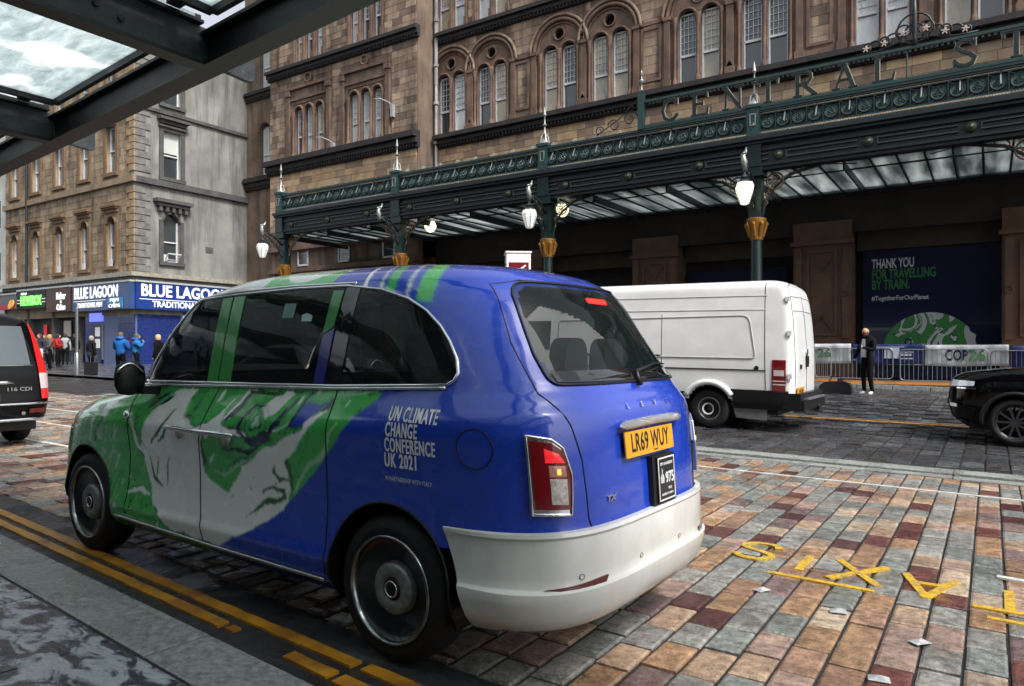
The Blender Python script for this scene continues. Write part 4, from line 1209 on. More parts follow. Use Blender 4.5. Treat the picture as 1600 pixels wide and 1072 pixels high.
# ------------------------------------------------------------------ the hotel
hotel = thing('hotel_building', 'long soot-stained brown sandstone hotel with arched windows above the station canopy', 'building', (0, 30, 0))
def at_h(o): o.parent = hotel; o.matrix_parent_inverse = Matrix.Translation((0, -30, 0)); return o
HX0, HX1, HZ = -41.0, 9.0, 27.0
GL = M_['glassl']; GD = M_['glassd']; GC = mat('cream_curtained_glass', (.60,.50,.32), .12, c2=(.20,.21,.19), scale=1.5, stretch=(1,1,.35), coat=1.0)
def unit_plate(xs, r, zs, sill, half, top, oculus=None, tall=True):
    polys = [rect(xs[0]-half, sill, xs[-1]+half, top)]
    return polys
def make_window(xc, y, sill, kind, lit):
    """pair or triple of lancets in a stone frame; origin at sill centre"""
    w = empty('window', (xc, y, sill), 0); at_h(w)
    dark = lit
    def pane(x0, x1, z0, z1, zb):
        g = MB(); g.box(x0, .30, z0, x1, .32, z1); g.build('pane', rnd.choice([GD, GD, GC, GL]) if dark else rnd.choice([GL, GL, GL, GC, GD]), w)
        f = MB(); t = .065
        f.box(x0, .22, z0, x0+t, .30, z1); f.box(x1-t, .22, z0, x1, .30, z1); f.box(x0+t, .22, z0, x1-t, .30, z0+.09)
        f.box(x0+t, .20, zb-.05, x1-t, .29, zb+.05); f.box(x0+t, .22, z1-.06, x1-t, .30, z1)
        # glazing bars of the upper sash
        for i in (1, 2, 3): xx = x0+(x1-x0)*i/4; f.box(xx-.012, .25, zb+.05, xx+.012, .28, z1-.06)
        n = max(3, int((z1-zb)/.28))
        for i in range(1, n): zz = zb+(z1-zb)*i/n; f.box(x0+t, .25, zz-.012, x1-t, .28, zz+.012)
        f.build('frame', M_['wframe'], w)
    if kind == 'pair':
        cs = (-.50, .50); r = .40; zs = 2.82
        big = circle(0, 3.02, 1.30, 22, 0, 180)
        outer = [(-1.30, 0), (1.30, 0)] + big
        holes = [arch(c, .02, zs, r, 10) for c in cs] + [circle(0, 3.72, .24, 18)]
        pl = xz_mesh(curve_mesh([outer] + holes, .16, M_['sandm']), .12); link('tracery', pl, w)
        bk = MB().box(-1.25, .34, 0, 1.25, .36, 4.3).build('backing', M_['dark'], w)
        for c in cs:
            pane(c-r+.01, c+r-.01, .03, zs+.30, 1.32)
            MB().tube([(c+(r+.05)*math.cos(R(a)), -.0, zs+(r+.05)*math.sin(R(a))) for a in range(0, 181, 15)], .055, 6).build('arch_moulding', M_['sandm'], w, smooth=True)
        MB().tube([(.29*math.cos(R(a)), .02, 3.72+.29*math.sin(R(a))) for a in range(0, 360, 20)], .05, 6, closed=True).build('oculus_ring', M_['sandm'], w, smooth=True)
        for rr, yy, tt in ((1.36, -.05, .10), (1.56, -.09, .08), (1.20, .03, .06)):
            MB().tube([(rr*math.cos(R(a)), yy, 3.02+rr*math.sin(R(a))) for a in range(-2, 183, 8)], tt, 6).build('hood_mould', M_['sandm'] if rr < 1.5 else mat('pale_hood_stone', (.24,.17,.12), .8, var=.5, scale=3), w, smooth=True)
        for c, rr in ((0, .075), (-1.02, .06), (1.02, .06)):
            s = MB(); s.lathe([(rr*1.9, .0), (rr*1.9, .18), (rr*1.2, .30), (rr, .36), (rr*.9, 2.45), (rr*1.25, 2.52), (rr*1.1, 2.58), (rr*2.1, 2.86), (rr*2.1, 2.96)], (c, -.02, 0), 10)
            s.build('colonnette', M_['sandm'], w, smooth=45)
        for c in (-1.36, 1.36):
            dq = -.006 if c > 0 else 0; p = MB(); p.box(c-.13, -.10+dq, .0, c+.13, .10, 2.92); p.box(c-.17, -.15+dq, 2.923+dq, c+.17, .1, 3.08+dq); p.box(c-.18, -.16+dq, .003, c+.18, .1, .35+dq); p.prism([(c-.16, .35), (c+.16, .35), (c, .62)], -.14, .0, lambda u, v, k: (u, k, v))
            p.build('pilaster', M_['sandm'], w)
    elif kind == 'triple':
        cs = (-.88, 0, .88); r = .34; zs = 2.55
        outer = rect(-1.36, 0, 1.36, 3.15)
        pl = xz_mesh(curve_mesh([outer] + [arch(c, .02, zs, r, 10) for c in cs], .16, M_['sandm']), .12); link('tracery', pl, w)
        MB().box(-1.3, .34, 0, 1.3, .36, 3.0).build('backing', M_['dark'], w)
        for c in cs:
            pane(c-r+.01, c+r-.01, .03, zs+.26, 1.2)
            MB().tube([(c+(r+.06)*math.cos(R(a)), -.02, zs+(r+.06)*math.sin(R(a))) for a in range(0, 181, 15)], .075, 6).build('arch_moulding', M_['sandm'], w, smooth=True)
        for c in (-.44, .44, -1.3, 1.3):
            s = MB(); s.lathe([(.13, 0), (.13, .16), (.08, .28), (.07, 2.2), (.13, 2.5), (.14, 2.62)], (c, -.03, 0), 10); s.build('colonnette', M_['sandm'], w, smooth=45)
    else:                                     # rectangular lights of the upper storey
        n = 3 if kind == 'rect3' else 2
        cs = [(i-(n-1)/2)*(.86 if n == 3 else 1.02) for i in range(n)]; r = .31 if n == 3 else .40; H_ = 2.9
        hw = cs[-1]+r+.22
        pl = xz_mesh(curve_mesh([rect(-hw, 0, hw, H_+.3)] + [rect(c-r, .02, c+r, H_) for c in cs], .16, M_['sandm']), .12); link('tracery', pl, w)
        MB().box(-hw+.02, .34, 0, hw-.02, .36, H_+.2).build('backing', M_['dark'], w)
        for c in cs: pane(c-r+.01, c+r-.01, .03, H_-.02, 1.35)
        for i in range(n+1):
            s = MB(); c = (cs[0]-r-.11) if i == 0 else (cs[-1]+r+.11 if i == n else (cs[i-1]+cs[i])/2)
            s.box(c-.10, -.13, 0, c+.10, .06, .5); s.box(c-.06, -.08, .5, c+.06, .06, 2.7); s.box(c-.10, -.13, 2.7, c+.10, .06, 2.9)
            s.build('colonnette', M_['sandm'], w)
    return w
def facade(name, x0, x1, y, z0, z1, units):
    """wall plate with real openings"""
    holes = []
    for xc, sill, kind in units:
        if kind == 'pair': holes.append([(xc-1.28, sill), (xc+1.28, sill)] + circle(xc, sill+3.02, 1.28, 22, 0, 180))
        elif kind == 'triple': holes.append(rect(xc-1.34, sill, xc+1.34, sill+3.1))
        elif kind == 'rect2': holes.append(rect(xc-1.12, sill, xc+1.12, sill+3.15))
        elif kind == 'rect3': holes.append(rect(xc-1.36, sill, xc+1.36, sill+3.15))
        elif kind == 'one': holes.append(arch(xc, sill, sill+2.9, .55, 12))
    me = xz_mesh(curve_mesh([rect(x0, z0, x1, z1)] + holes, .5, M_['sand']), y + .25)
    return at_h(link(name, me, None))
S1 = 12.9; S3 = 18.35
mainx = [-23.75, -21.15, -17.2, -14.55, -10.4, -7.65, -3.4, -.5, 3.3, 6.0]
wingx = [-33.05, -28.5]
um = [(x, S1, 'pair') for x in mainx] + [(x, S3, 'rect2') for x in mainx]
facade('main_wall', -25.0, HX1, 30.0, 8.3, HZ, um)
uw = [(wingx[0], S1, 'triple'), (wingx[1], S1, 'triple'), (wingx[0], S3, 'rect3'), (wingx[1], S3, 'rect3')]
facade('wing_wall', -36.5, -24.8, 28.5, 8.3, HZ, uw)
facade('recessed_wall', HX0, -36.4, 30.0, 0.2, HZ, [(-38.9, S1-.2, 'one'), (-38.9, S3, 'one')])
b = MB(); b.box(-25.3, 28.52, 8.3, -24.775, 30.1, HZ); b.box(-36.52, 28.52, .2, -36.1, 30.1, HZ); at_h(b.build('return_wall', M_['sand']))
b = MB(); b.box(HX0, 31.2, 0, HX1, 40, HZ); at_h(b.build('building_core', M_['dark']))
for i, x in enumerate(mainx):
    make_window(x, 30.0, S1, 'pair', i in (2, 3, 4, 5))
    make_window(x, 30.0, S3, 'rect2', i % 3 == 1)
for i, x in enumerate(wingx):
    make_window(x, 28.5, S1, 'triple', False); make_window(x, 28.5, S3, 'rect3', False)
for z_ in (S1-.2, S3):
    w = at_h(empty('window', (-38.9, 30.0, z_)))
    MB().box(-.52, .30, 0, .52, .32, 3.3).build('pane', GL, w)
    f = MB(); f.box(-.52, .24, 0, -.44, .3, 3.2); f.box(.44, .24, 0, .52, .3, 3.2); f.box(-.44, .22, 1.4, .44, .29, 1.5); f.box(-.03, .24, 1.5, .03, .29, 3.2); f.build('frame', M_['wframe'], w)
    MB().tube([(.62*math.cos(R(a)), -.03, 2.9+.62*math.sin(R(a))) for a in range(0, 181, 15)], .10, 6).build('arch_moulding', M_['sandm'], w)
# string courses and cornices: stacked mouldings with dentils
def cornice(x0, x1, y, z0, z1, pro, m=M_['cornice'], dent=True):
    b = MB(); h = z1-z0
    b.box(x0, y-pro*.35, z0, x1, y+.02, z0+h*.25); b.box(x0, y-pro*.62, z0+h*.25, x1, y+.02, z0+h*.55)
    b.box(x0, y-pro, z0+h*.60, x1, y+.02, z0+h*.86); b.box(x0, y-pro*.75, z0+h*.86, x1, y+.02, z1)
    b.box(x0, y-pro*.5, z0+h*.55, x1, y+.02, z0+h*.60)
    if dent:
        x = x0+.1
        while x < x1-.1: b.box(x, y-pro*.55, z0+h*.05, x+.09, y-pro*.35, z0+h*.24); x += .2
    at_h(b.build('cornice', m))
cornice(-24.6, HX1, 30.0, 12.22, 12.88, .55); cornice(-36.6, -24.6, 28.5, 12.0, 12.86, .55); cornice(HX0, -36.7, 30, 11.9, 12.7, .4)
cornice(-24.6, HX1, 30.0, 17.72, 18.32, .42); cornice(-36.6, -24.6, 28.5, 17.72, 18.32, .40); cornice(HX0, -36.7, 30, 17.7, 18.3, .3)
cornice(-24.6, HX1, 30.0, 23.4, 24.2, .5); cornice(-36.6, -24.6, 28.5, 23.4, 24.2, .5)
# wing panel frames and pilasters
for xc in wingx:
    b = MB()
    for s in (-1, 1): b.box(xc+s*1.72-.14, 28.36, 12.9, xc+s*1.72+.14, 28.5, 17.0); b.box(xc+s*1.72-.2, 28.30, 16.5, xc+s*1.72+.2, 28.5, 16.8)
    b.box(xc-1.9, 28.34, 16.85, xc+1.9, 28.5, 17.02); b.box(xc-1.5, 28.40, 16.2, xc+1.5, 28.5, 16.32)
    at_h(b.build('panel_frame', M_['sandm']))
    at_h(MB().tube([(xc+.26*math.cos(R(a)), 28.42, 17.35+.26*math.sin(R(a))) for a in range(0, 360, 20)], .07, 6, closed=True).build('roundel', M_['sandm'], smooth=True))
for a, b_ in ((-19.75, -18.9), (-12.9, -12.1), (-6.0, -5.1), (.9, 1.6)):
    xc = (a+b_)/2
    fr = [rect(xc-.48, 13.35, xc+.48, 15.75), rect(xc-.36, 13.47, xc+.36, 15.63)]
    at_h(link('panel_frame', xz_mesh(curve_mesh(fr, .08, M_['sandm']), 29.97), None))
    b = MB(); b.box(xc-.62, 29.92, 15.85, xc+.62, 30.0, 16.02); b.box(xc-.66, 29.9, 12.9, xc+.66, 30.0, 13.2); at_h(b.build('pedestal', M_['sandm']))
hole_m = [(x-1.62, S1-.1, x+1.62, S1+3.1) for x in mainx] + [(x-1.45, S1+3.0, x+1.45, S1+4.0) for x in mainx] + [(x-.95, S1+3.9, x+.95, S1+4.62) for x in mainx] + [(x-1.14, S3-.02, x+1.14, S3+3.2) for x in mainx]
for args in ((8.35, 12.0, OR, 300, .9, .36), ):
    pass
ab = lambda *a, **k: ashlar(hotel, *a, **k)
def hmap(y): return lambda u, z, d: (u, y + d - 30, z)
def key_h(y): return lambda t: math.dist((t[0], y, t[1]), (-6, 0, 9.0))
sunlit_b = mat('sunlit_sandstone_single', (1,1,1), .85, objcol=True, var=.3, scale=2.2, bump=.3, bscale=12); sunlit_a = mat('sunlit_sandstone_blocks', (1,1,1), .85, attr='Col', var=.3, scale=2.2, bump=.3, bscale=12)  # orange band stone: a sunlit brightness is put into its colour, streaks left off
ab('stone_block', -24.6, HX1, 8.6, 12.22, .95, .38, 30.0, OR, [], 250, fmap=hmap(30.0), cam_key=key_h(30), m1=sunlit_b, m2=sunlit_a)
ab('stone_block', -24.6, HX1, 12.9, 17.72, .85, .40, 30.0, BR, hole_m, 0, fmap=hmap(30.0))
ab('stone_block', -24.6, HX1, 18.33, 23.4, .85, .42, 30.0, BR, hole_m, 0, fmap=hmap(30.0))
hole_w = [(x-1.95, S1-.1, x+1.95, 17.1) for x in wingx] + [(x-1.4, S3-.05, x+1.4, S3+3.2) for x in wingx]
ab('stone_block', -36.5, -24.8, 8.6, 12.0, .85, .38, 28.5, OR, [], 0, fmap=hmap(28.5), m1=sunlit_b, m2=sunlit_a)
ab('stone_block', -36.5, -24.8, 12.9, 17.72, .7, .36, 28.5, BR, hole_w, 0, fmap=hmap(28.5))
ab('stone_block', -36.5, -24.8, 18.33, 23.4, .7, .36, 28.5, BR, hole_w, 0, fmap=hmap(28.5))
# rain pipe at the inner corner, wall lights
dp = MB(); dp.tube([(-24.55, 29.75, 8.5), (-24.55, 29.75, 15.6)], .08, 8); dp.tube([(-24.55, 29.75, 15.6), (-24.55, 29.75, 26)], .10, 8)
for z_ in (10, 12.5, 14.6, 16.6, 19, 22): dp.lathe([(.15, -.07), (.15, .07)], (-24.55, 29.75, z_), 8)
at_h(dp.build('rain_pipe', mat('pale_rain_pipe', (.50,.52,.55), .5, c2=(.10,.10,.10), scale=.35), smooth=40))
for x_, z_ in ((-26.4, 14.2), (-30.9, 12.9)):
    f = MB(); f.box(-.09, -.2, -.35, .09, .0, .30); f.tube([(0, -.1, .28), (-.15, -.3, .42), (-.5, -.55, .60), (-.8, -.7, .60)], [.035, .035, .035, .015], 6)
    at_h(f.build('wall_floodlight', mat('pale_floodlight', (.28,.30,.31), .5), loc=(x_, 28.5, z_)))
# ground floor under the canopy: piers, fascia, recessed bays
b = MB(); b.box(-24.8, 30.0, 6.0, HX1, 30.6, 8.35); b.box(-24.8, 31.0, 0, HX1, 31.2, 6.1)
at_h(b.build('ground_storey_wall', mat('canopy_shade_stone', (.028,.022,.020), .8, var=.5, scale=1.2, bump=.3)))  # shade under the canopy is put into this near-black stone colour
PM = mat('dark_brown_panelled_stone', (.15,.08,.048), .5, c2=(.08,.045,.03), scale=1.6, bump=.3, bscale=14)
def pier(xc):
    e = at_h(empty('pier', (xc, 30, gz(xc, 28)+.1)))
    b = MB(); b.box(-1.05, -.15, 0, 1.05, .9, 6.0); b.box(-1.12, -.28, 0, 1.12, 0, .9); b.box(-1.16, -.34, .9, 1.16, 0, 1.05); b.box(-1.12, -.26, 1.12, 1.12, 0, 1.35)
    b.box(-1.14, -.3, 5.1, 1.14, 0, 5.25); b.build('shaft', PM, e)
    fr = [rect(-.55, 1.6, .55, 4.9), rect(-.45, 1.7, .45, 4.8)]
    link('panel_frame', xz_mesh(curve_mesh(fr, .07, PM), -.18), e)
    b = MB()
    for s in (-1, 1):
        b.bar((s*.44, -.19, 4.75), (0, -.19, 4.1), .05, .05); b.bar((s*.44, -.19, 1.75), (0, -.19, 2.4), .05, .05)
        b.box(s*.85-.12, -.22, 1.5, s*.85+.12, -.14, 5.0)
    b.build('carving', PM, e)
    for s in (-1, 1): MB().tube([(s*.85+.11*math.cos(R(a)), -.24, 3.2+.11*math.sin(R(a))) for a in range(0, 360, 30)], .025, 6, closed=True).build('rosette', PM, e)
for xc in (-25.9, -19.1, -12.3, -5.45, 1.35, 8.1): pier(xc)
SH = mat('brown_shutter_boards', (.045,.028,.020), .55, var=.35, scale=2.2)
for k in range(4):
    xa = (-24.8, -18.0, -11.2, -4.35)[k]; 
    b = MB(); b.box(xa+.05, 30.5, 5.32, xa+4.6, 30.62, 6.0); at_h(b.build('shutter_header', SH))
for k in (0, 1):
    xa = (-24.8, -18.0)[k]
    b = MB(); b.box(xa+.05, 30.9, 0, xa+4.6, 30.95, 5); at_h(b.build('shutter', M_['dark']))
# left part of the ground storey (wing), with street plate
at_h(MB().box(-36.5, 28.6, 0, -24.8, 29.0, 8.4).build('ground_storey_wall', M_['sand']))
b = MB(); b.box(-36.5, 28.3, 7.4, -24.8, 28.6, 7.7); b.box(-36.5, 28.35, 6.1, -24.8, 28.6, 6.35); at_h(b.build('cornice', M_['sandm']))
for x in (-35, -31.6, -28.2):
    w = at_h(empty('window', (x, 28.5, 1.4)))
    link('stone_arch', xz_mesh(curve_mesh([[(-.95, -.9), (.95, -.9), (.95, 4.4), (-.95, 4.4)], arch(0, -.7, 3.0, .7, 12)], .2, M_['sandm']), .05), w)
    MB().box(-.9, .05, -.8, .9, .08, 4.2).build('pane', GD, w)
    w = at_h(empty('window', (x+1.4, 28.5, 6.5)))
    MB().box(-.4, .04, 0, .4, .08, .75).build('pane', GD, w)
    f = MB(); f.box(-.45, .0, -.05, .45, .06, .05); f.box(-.45, .0, 0, -.37, .06, .8); f.box(.37, .0, 0, .45, .06, .8); f.build('frame', M_['wframe'], w)
pn = at_h(MB().box(-1.9, -.06, 0, 1.9, 0, 1.0).build('inscribed_panel', M_['sandm'], loc=(-27.8, 28.5, 4.9)))
for i in range(9): link('carved_letter', xz_mesh(text_mesh('BEDROOMS.'[i] if False else 'H', .01, .01)), pn) if False else None
MB().box(-1.8, -.09, .5, 1.8, -.06, .56).build('inscription_rule', M_['sandlit'] if False else mat('pale_stone', (.3,.26,.2), .8), pn)
# blue board in the next bay and the poster
bb = thing('display_board', 'plain dark blue board in the bay behind the white van', 'board', (-9.0, 30.7, .4))
MB().box(-2.1, 0, 0, 2.1, .05, 4.5).build('panel', mat('navy_glossy_print', (.009,.012,.042), .12, coat=.8), bb)
ps = thing('poster', 'navy poster reading THANK YOU FOR TRAVELLING BY TRAIN over a green and white globe', 'poster', (-1.83, 30.62, .45))
pm_ = MB().box(-2.28, 0, 0, 2.28, .05, 4.85).build('panel', MATS['navy_glossy_print'], ps)
gpr = mat('green_print', (.035,.17,.045), .3); wpr = mat('grey_white_print', (.46,.48,.5), .3)
def pt(s, x, z, h, m, wd=None, bold=.012, name='lettering'):
    me = text_mesh(s, h, .004, bold, 1, m, align='LEFT')
    if wd:
        w_ = max(v.co.x for v in me.vertices)-min(v.co.x for v in me.vertices); me.transform(Matrix.Diagonal((wd/w_, 1, 1, 1)))
    link(name, xz_mesh(me, -.006), ps, (x, 0, z))
pt('THANK YOU', -1.98, 4.32, .50, wpr, 1.42); pt('FOR TRAVELLING', -1.98, 3.92, .50, gpr, 2.1); pt('BY TRAIN.', -1.98, 3.52, .50, gpr, 1.25)
pt('#TogetherForOurPlanet', -1.98, 3.02, .24, wpr, 1.9, .004)
# globe print: marbled green, white and navy
def swirl_mat(name, gcol, wcol, ncol, sc=1.2, rough=.3):
    m = bpy.data.materials.new(name); m.use_nodes = True; nt = m.node_tree; N = nt.nodes; L = nt.links; b = N['Principled BSDF']; b.inputs['Roughness'].default_value = rough
    tc = N.new('ShaderNodeTexCoord'); n = N.new('ShaderNodeTexNoise'); n.inputs['Scale'].default_value = sc; n.inputs['Detail'].default_value = 2.2; n.inputs['Distortion'].default_value = 2.6
    L.new(tc.outputs['Object'], n.inputs['Vector']); cr = N.new('ShaderNodeValToRGB'); cr.color_ramp.interpolation = 'CONSTANT'
    el = cr.color_ramp.elements; el[0].position = 0; el[0].color = (*gcol, 1); el[1].position = .47; el[1].color = (*ncol, 1)
    for p_, c_ in ((.485, wcol), (.60, gcol), (.66, wcol), (.68, gcol)): e = el.new(p_); e.color = (*c_, 1)
    L.new(n.outputs['Fac'], cr.inputs['Fac']); L.new(cr.outputs[0], b.inputs['Base Color']); return m
gm = swirl_mat('globe_print', (.04,.19,.05), (.42,.44,.45), (.012,.015,.05), .75)
gl = [(-1.62+3.1*i/40, .95 + 1.5*math.sin(math.acos(max(-1, min(1, -1+2*i/40))))) for i in range(41)]
gl = [(x_ + (.06*math.sin(z_*17) if x_ > 1.2 else 0), z_) for x_, z_ in gl]
gl = [(-1.62, .5)] + gl + [(1.48, .5)]
link('globe_picture', xz_mesh(curve_mesh([gl], .004, gm), -.006), ps)
link('globe_picture', xz_mesh(curve_mesh([[(-1.3, 1.3), (-1.0, 1.62), (-.55, 1.78), (-.25, 1.6), (-.35, 1.25), (-.8, 1.05), (-1.2, 1.1)], circle(-.78, 1.38, .2, 16)], .004, gpr), -.010), ps)
link('globe_picture', xz_mesh(curve_mesh([circle(-.76, 1.37, .13, 14), circle(-.76, 1.37, .07, 10)], .004, mat('navy_print', (.012,.015,.05), .3)), -.012), ps)

# ------------------------------------------------------------------ station canopy
can = thing('station_canopy', 'dark green iron and glass canopy with CENTRAL STATION letters and a ringed parapet', 'canopy', (0, 24.5, 0))
CX0, CX1 = -30.75, 5.6
def cpart(name, b, m, loc=(0, 0, 0), smooth=False): return b.build(name, m, can, smooth, loc=loc)
G = M_['green']; GLi = M_['greenl']
b = MB()       # deep fascia (y local = world - 24.5)
b.box(CX0-.1, .05, 7.60, CX1, .35, 8.62); b.box(CX0-.15, -.02, 7.60, CX1, .05, 7.68); b.box(CX0-.15, -.02, 8.10, CX1, .05, 8.17); b.box(CX0-.2, -.22, 8.44, CX1, .05, 8.58); b.box(CX0-.2, -.12, 8.34, CX1, .05, 8.44)
b.box(CX0-.1, .05, 7.48, CX1, .45, 7.60); cpart('fascia', b, M_['iron'])
x = CX0+1.0; i = 0
b = MB()
while x < CX1:
    b.box(x+.25, -.015, 7.80, min(x+2.35, CX1), .05, 7.83); b.box(x+.25, -.015, 7.98, min(x+2.35, CX1), .05, 8.01); b.box(x+.25, -.014, 7.83, x+.28, .05, 7.98)
    o = MB().lathe([(.0, .09), (.07, .07), (.10, .02), (.15, .015), (.15, 0)], n=14, M=Matrix.Rotation(R(90), 4, 'X')); o.build('fascia_boss', mat('green_bronze_boss', (.045,.06,.04), .45, metal=.3), can, smooth=True, loc=(x, -.01, 7.91))
    x += 2.66
cpart('fascia_moulding', b, mat('grey_green_moulding', (.055,.075,.068), .4))
# parapet
b = MB(); b.box(CX0, .0, 8.62, CX1, .08, 8.68); b.box(CX0, .0, 8.74, CX1, .05, 8.77); b.box(CX0, .0, 9.30, CX1, .06, 9.34); b.box(CX0, -.06, 9.44, CX1, .12, 9.52); b.box(CX0, -.02, 9.38, CX1, .09, 9.42)
cpart('parapet_rail', b, GLi)
cpart('parapet_lattice', MB().box(CX0, .07, 8.77, CX1, .075, 9.32), mat('near_black_lattice', (.010,.018,.018), .5, var=.5, scale=30))
rg = MB(); rg.tube([(.185*math.cos(R(a)), 0, .185*math.sin(R(a))) for a in range(0, 360, 24)], .020, 5, closed=True)
for a in (90, 210, 330): rg.tube([(.075*math.cos(R(a))+.045*math.cos(R(t)), 0, .075*math.sin(R(a))+.045*math.sin(R(t))) for t in range(0, 360, 60)], .018, 4, closed=True)
rg.box(-.012, -.01, -.18, .012, .01, 0)
rgm = rg.mesh('parapet_ring', M_['greenl'])
rb = MB(); rb.box(-.24, -.02, -.28, -.22, .02, .27)
rb.bar((-.225, 0, .27), (-.10, 0, .18), .018); rb.bar((-.225, 0, -.27), (-.10, 0, -.19), .018)
rbm = rb.mesh('parapet_bar', GLi)
bk = MB().box(-.2, .02, -.2, .2, .025, .2)
x = CX0 + .35
disc = MB().lathe([(0, 0), (.175, 0)], n=16, M=Matrix.Rotation(R(90), 4, 'X'), cap=False).mesh('ring_back', mat('pale_ring_backing', (.16,.21,.21), .5))
dn = MB()
while x < CX1:
    link('parapet_ring', rgm, can, (x, .02, 9.03)); link('parapet_bar', rbm, can, (x, .02, 9.03)); link('ring_back', disc, can, (x, .06, 9.03))
    for k in range(6): dn.box(x-.22+k*.075, -.005, 8.69, x-.19+k*.075, .03, 8.735)
    x += .485
tag(cpart('parapet_dentils', dn, M_['silver']), kind='stuff')
rod = MB().bar((0, -.12, -.28), (0, .25, .42), .035).mesh('slanting_stay', M_['silver']); x = CX0+.9
while x < CX1: link('slanting_stay', rod, can, (x, -.02, 9.22)); x += .97
ls = MB()
for a in range(-60, 61, 30): ls.bar((0, 0, 0), (.15*math.sin(R(a)), 0, .15*math.cos(R(a))), .03)
lsm = ls.mesh('crest_leaf', mat('pale_crest_paint', (.36,.33,.27), .5)); x = -21.9
while x < -11.2: link('crest_leaf', lsm, can, (x, .02, 9.52)); x += .95
# roof behind the parapet
rf = MB(); rf.add([(CX0, 4.7, 8.0), (CX1, 4.7, 8.0), (CX1, 5.45, 8.1), (CX0, 5.45, 8.1)], [(0,1,2,3)])
cpart('roof_covering', rf, mat('lead_roof', (.06,.065,.07), .5))
# columns with capitals and brackets
colm = []
for i, cx_ in enumerate((-30.65, -22.6, -14.75, -6.6, 1.45)):
    gzc = gz(cx_, 24.6)+.1
    e = empty('column', (cx_, .35, 0), 0, can)
    b = MB(); b.lathe([(.30, gzc), (.30, gzc+.5), (.24, gzc+.6), (.21, gzc+.9), (.185, 5.2), (.20, 5.22)], n=16); b.lathe([(.34, gzc-.02), (.34, gzc+.3)], n=8)
    b.box(-.20, -.2, 5.9, .20, .2, 7.55); b.box(-.30, -.38, 7.3, .30, .25, 7.6); b.box(-.26, -.42, 7.6, .26, .1, 8.6)
    b.build('shaft', G, e, smooth=35)
    c = MB(); c.lathe([(.19, 5.18), (.22, 5.22), (.21, 5.3), (.24, 5.45), (.29, 5.72), (.33, 5.86), (.33, 5.92), (.26, 5.95)], n=16)
    for a in range(0, 360, 45):
        ca, sa = math.cos(R(a)), math.sin(R(a)); c.tube([(.22*ca, .22*sa, 5.32), (.29*ca, .29*sa, 5.58), (.36*ca, .36*sa, 5.78), (.39*ca, .39*sa, 5.70)], [.05, .06, .05, .03], 6)
    c.build('capital', M_['gold'], e, smooth=60)
    # small boxed pier and finial above the parapet
    b = MB(); b.box(-.20, -.45, 8.6, .20, -.06, 9.6); b.box(-.25, -.5, 9.55, .25, 0, 9.66); b.build('parapet_pier', GLi, e)
    link('pier_panel', xz_mesh(curve_mesh([rect(-.10, 8.95, .10, 9.35), rect(-.07, 8.98, .07, 9.32)], .02, M_['silver']), -.46), e)
    f = MB(); f.lathe([(.22, 9.66), (.14, 9.8), (.05, 9.95), (.09, 10.05), (.045, 10.15), (.03, 10.35), (.10, 10.42), (.03, 10.5), (.025, 10.75), (.07, 10.82), (.01, 11.15)], (0, -.25, 0), 10)
    for a in (45, 135, 225, 315): f.tube([(.18*math.cos(R(a)), -.25+.18*math.sin(R(a)), 9.66), (.14*math.cos(R(a)), -.25+.14*math.sin(R(a)), 9.95), (.04*math.cos(R(a)), -.25+.04*math.sin(R(a)), 10.1)], .03, 5)
    f.build('finial', M_['silver'], e, smooth=40)
    # curved brackets along the fascia with scrolls
    for s in (-1, 1):
        b = MB(); b.tube([(s*.2, 0, 6.0), (s*.30, 0, 6.45), (s*.62, 0, 6.95), (s*1.15, 0, 7.3), (s*2.1, 0, 7.5)], .05, 6)
        b.bar((s*2.1, 0, 7.5), (s*3.0, .6, 7.5), .04); b.build('bracket', G, e)
        b = MB(); b.tube([(s*.62+.27*math.cos(R(a)), -.02, 7.12+.27*math.sin(R(a))) for a in range(0, 360, 24)], .03, 5, closed=True)
        for a in range(0, 360, 45): b.tube([(s*.62+.05*math.cos(R(a)), -.02, 7.12+.05*math.sin(R(a))), (s*.62+.22*math.cos(R(a+18)), -.02, 7.12+.22*math.sin(R(a+18)))], .022, 4)
        for c_x, c_z, rr in ((1.12, 7.32, .13), (1.45, 7.40, .10), (.34, 6.72, .12), (.30, 6.42, .09)):
            b.tube([(s*c_x+rr*k/14*math.cos(k*.55), -.02, c_z+rr*k/14*math.sin(k*.55)) for k in range(3, 15)], .02, 4)
        b.tube([(s*.30, -.02, 6.35), (s*.36, -.02, 6.75), (s*.62, -.02, 7.1), (s*1.1, -.02, 7.32), (s*1.5, -.02, 7.42)], .02, 4)
        b.build('scroll', M_['bronze'], e, smooth=True)
    # lantern arm with swan-neck
    b = MB(); b.tube([(0, -.2, 6.95), (0, -.7, 7.35), (0, -1.15, 7.45), (0, -1.4, 7.3)], [.05, .05, .045, .03], 6); b.tube([(0, -.2, 6.3), (0, -.45, 6.75), (0, -.9, 7.2), (0, -1.2, 7.4)], .03, 5)
    for k, (yy, zz, rr) in enumerate(((-.42, 7.0, .16), (-.36, 6.6, .13), (-.30, 6.25, .10), (-.8, 7.25, .10))):
        b.tube([(0, yy+rr*math.cos(R(a)), zz+rr*math.sin(R(a))) for a in range(0, 330, 30)], .022, 4)
    b.build('lantern_arm', M_['iron'], e, smooth=True)
    b = MB(); b.tube([(0, -1.38, 7.25), (0, -1.42, 7.55), (-.05, -1.40, 7.75), (0, -1.25, 7.9), (.0, -1.2, 8.05)], [.07, .10, .08, .05, .02], 8); b.tube([(0, -1.35, 7.85), (0, -1.55, 7.8)], [.05, .02], 6)
    b.build('griffin_finial', M_['silver'], e, smooth=True)
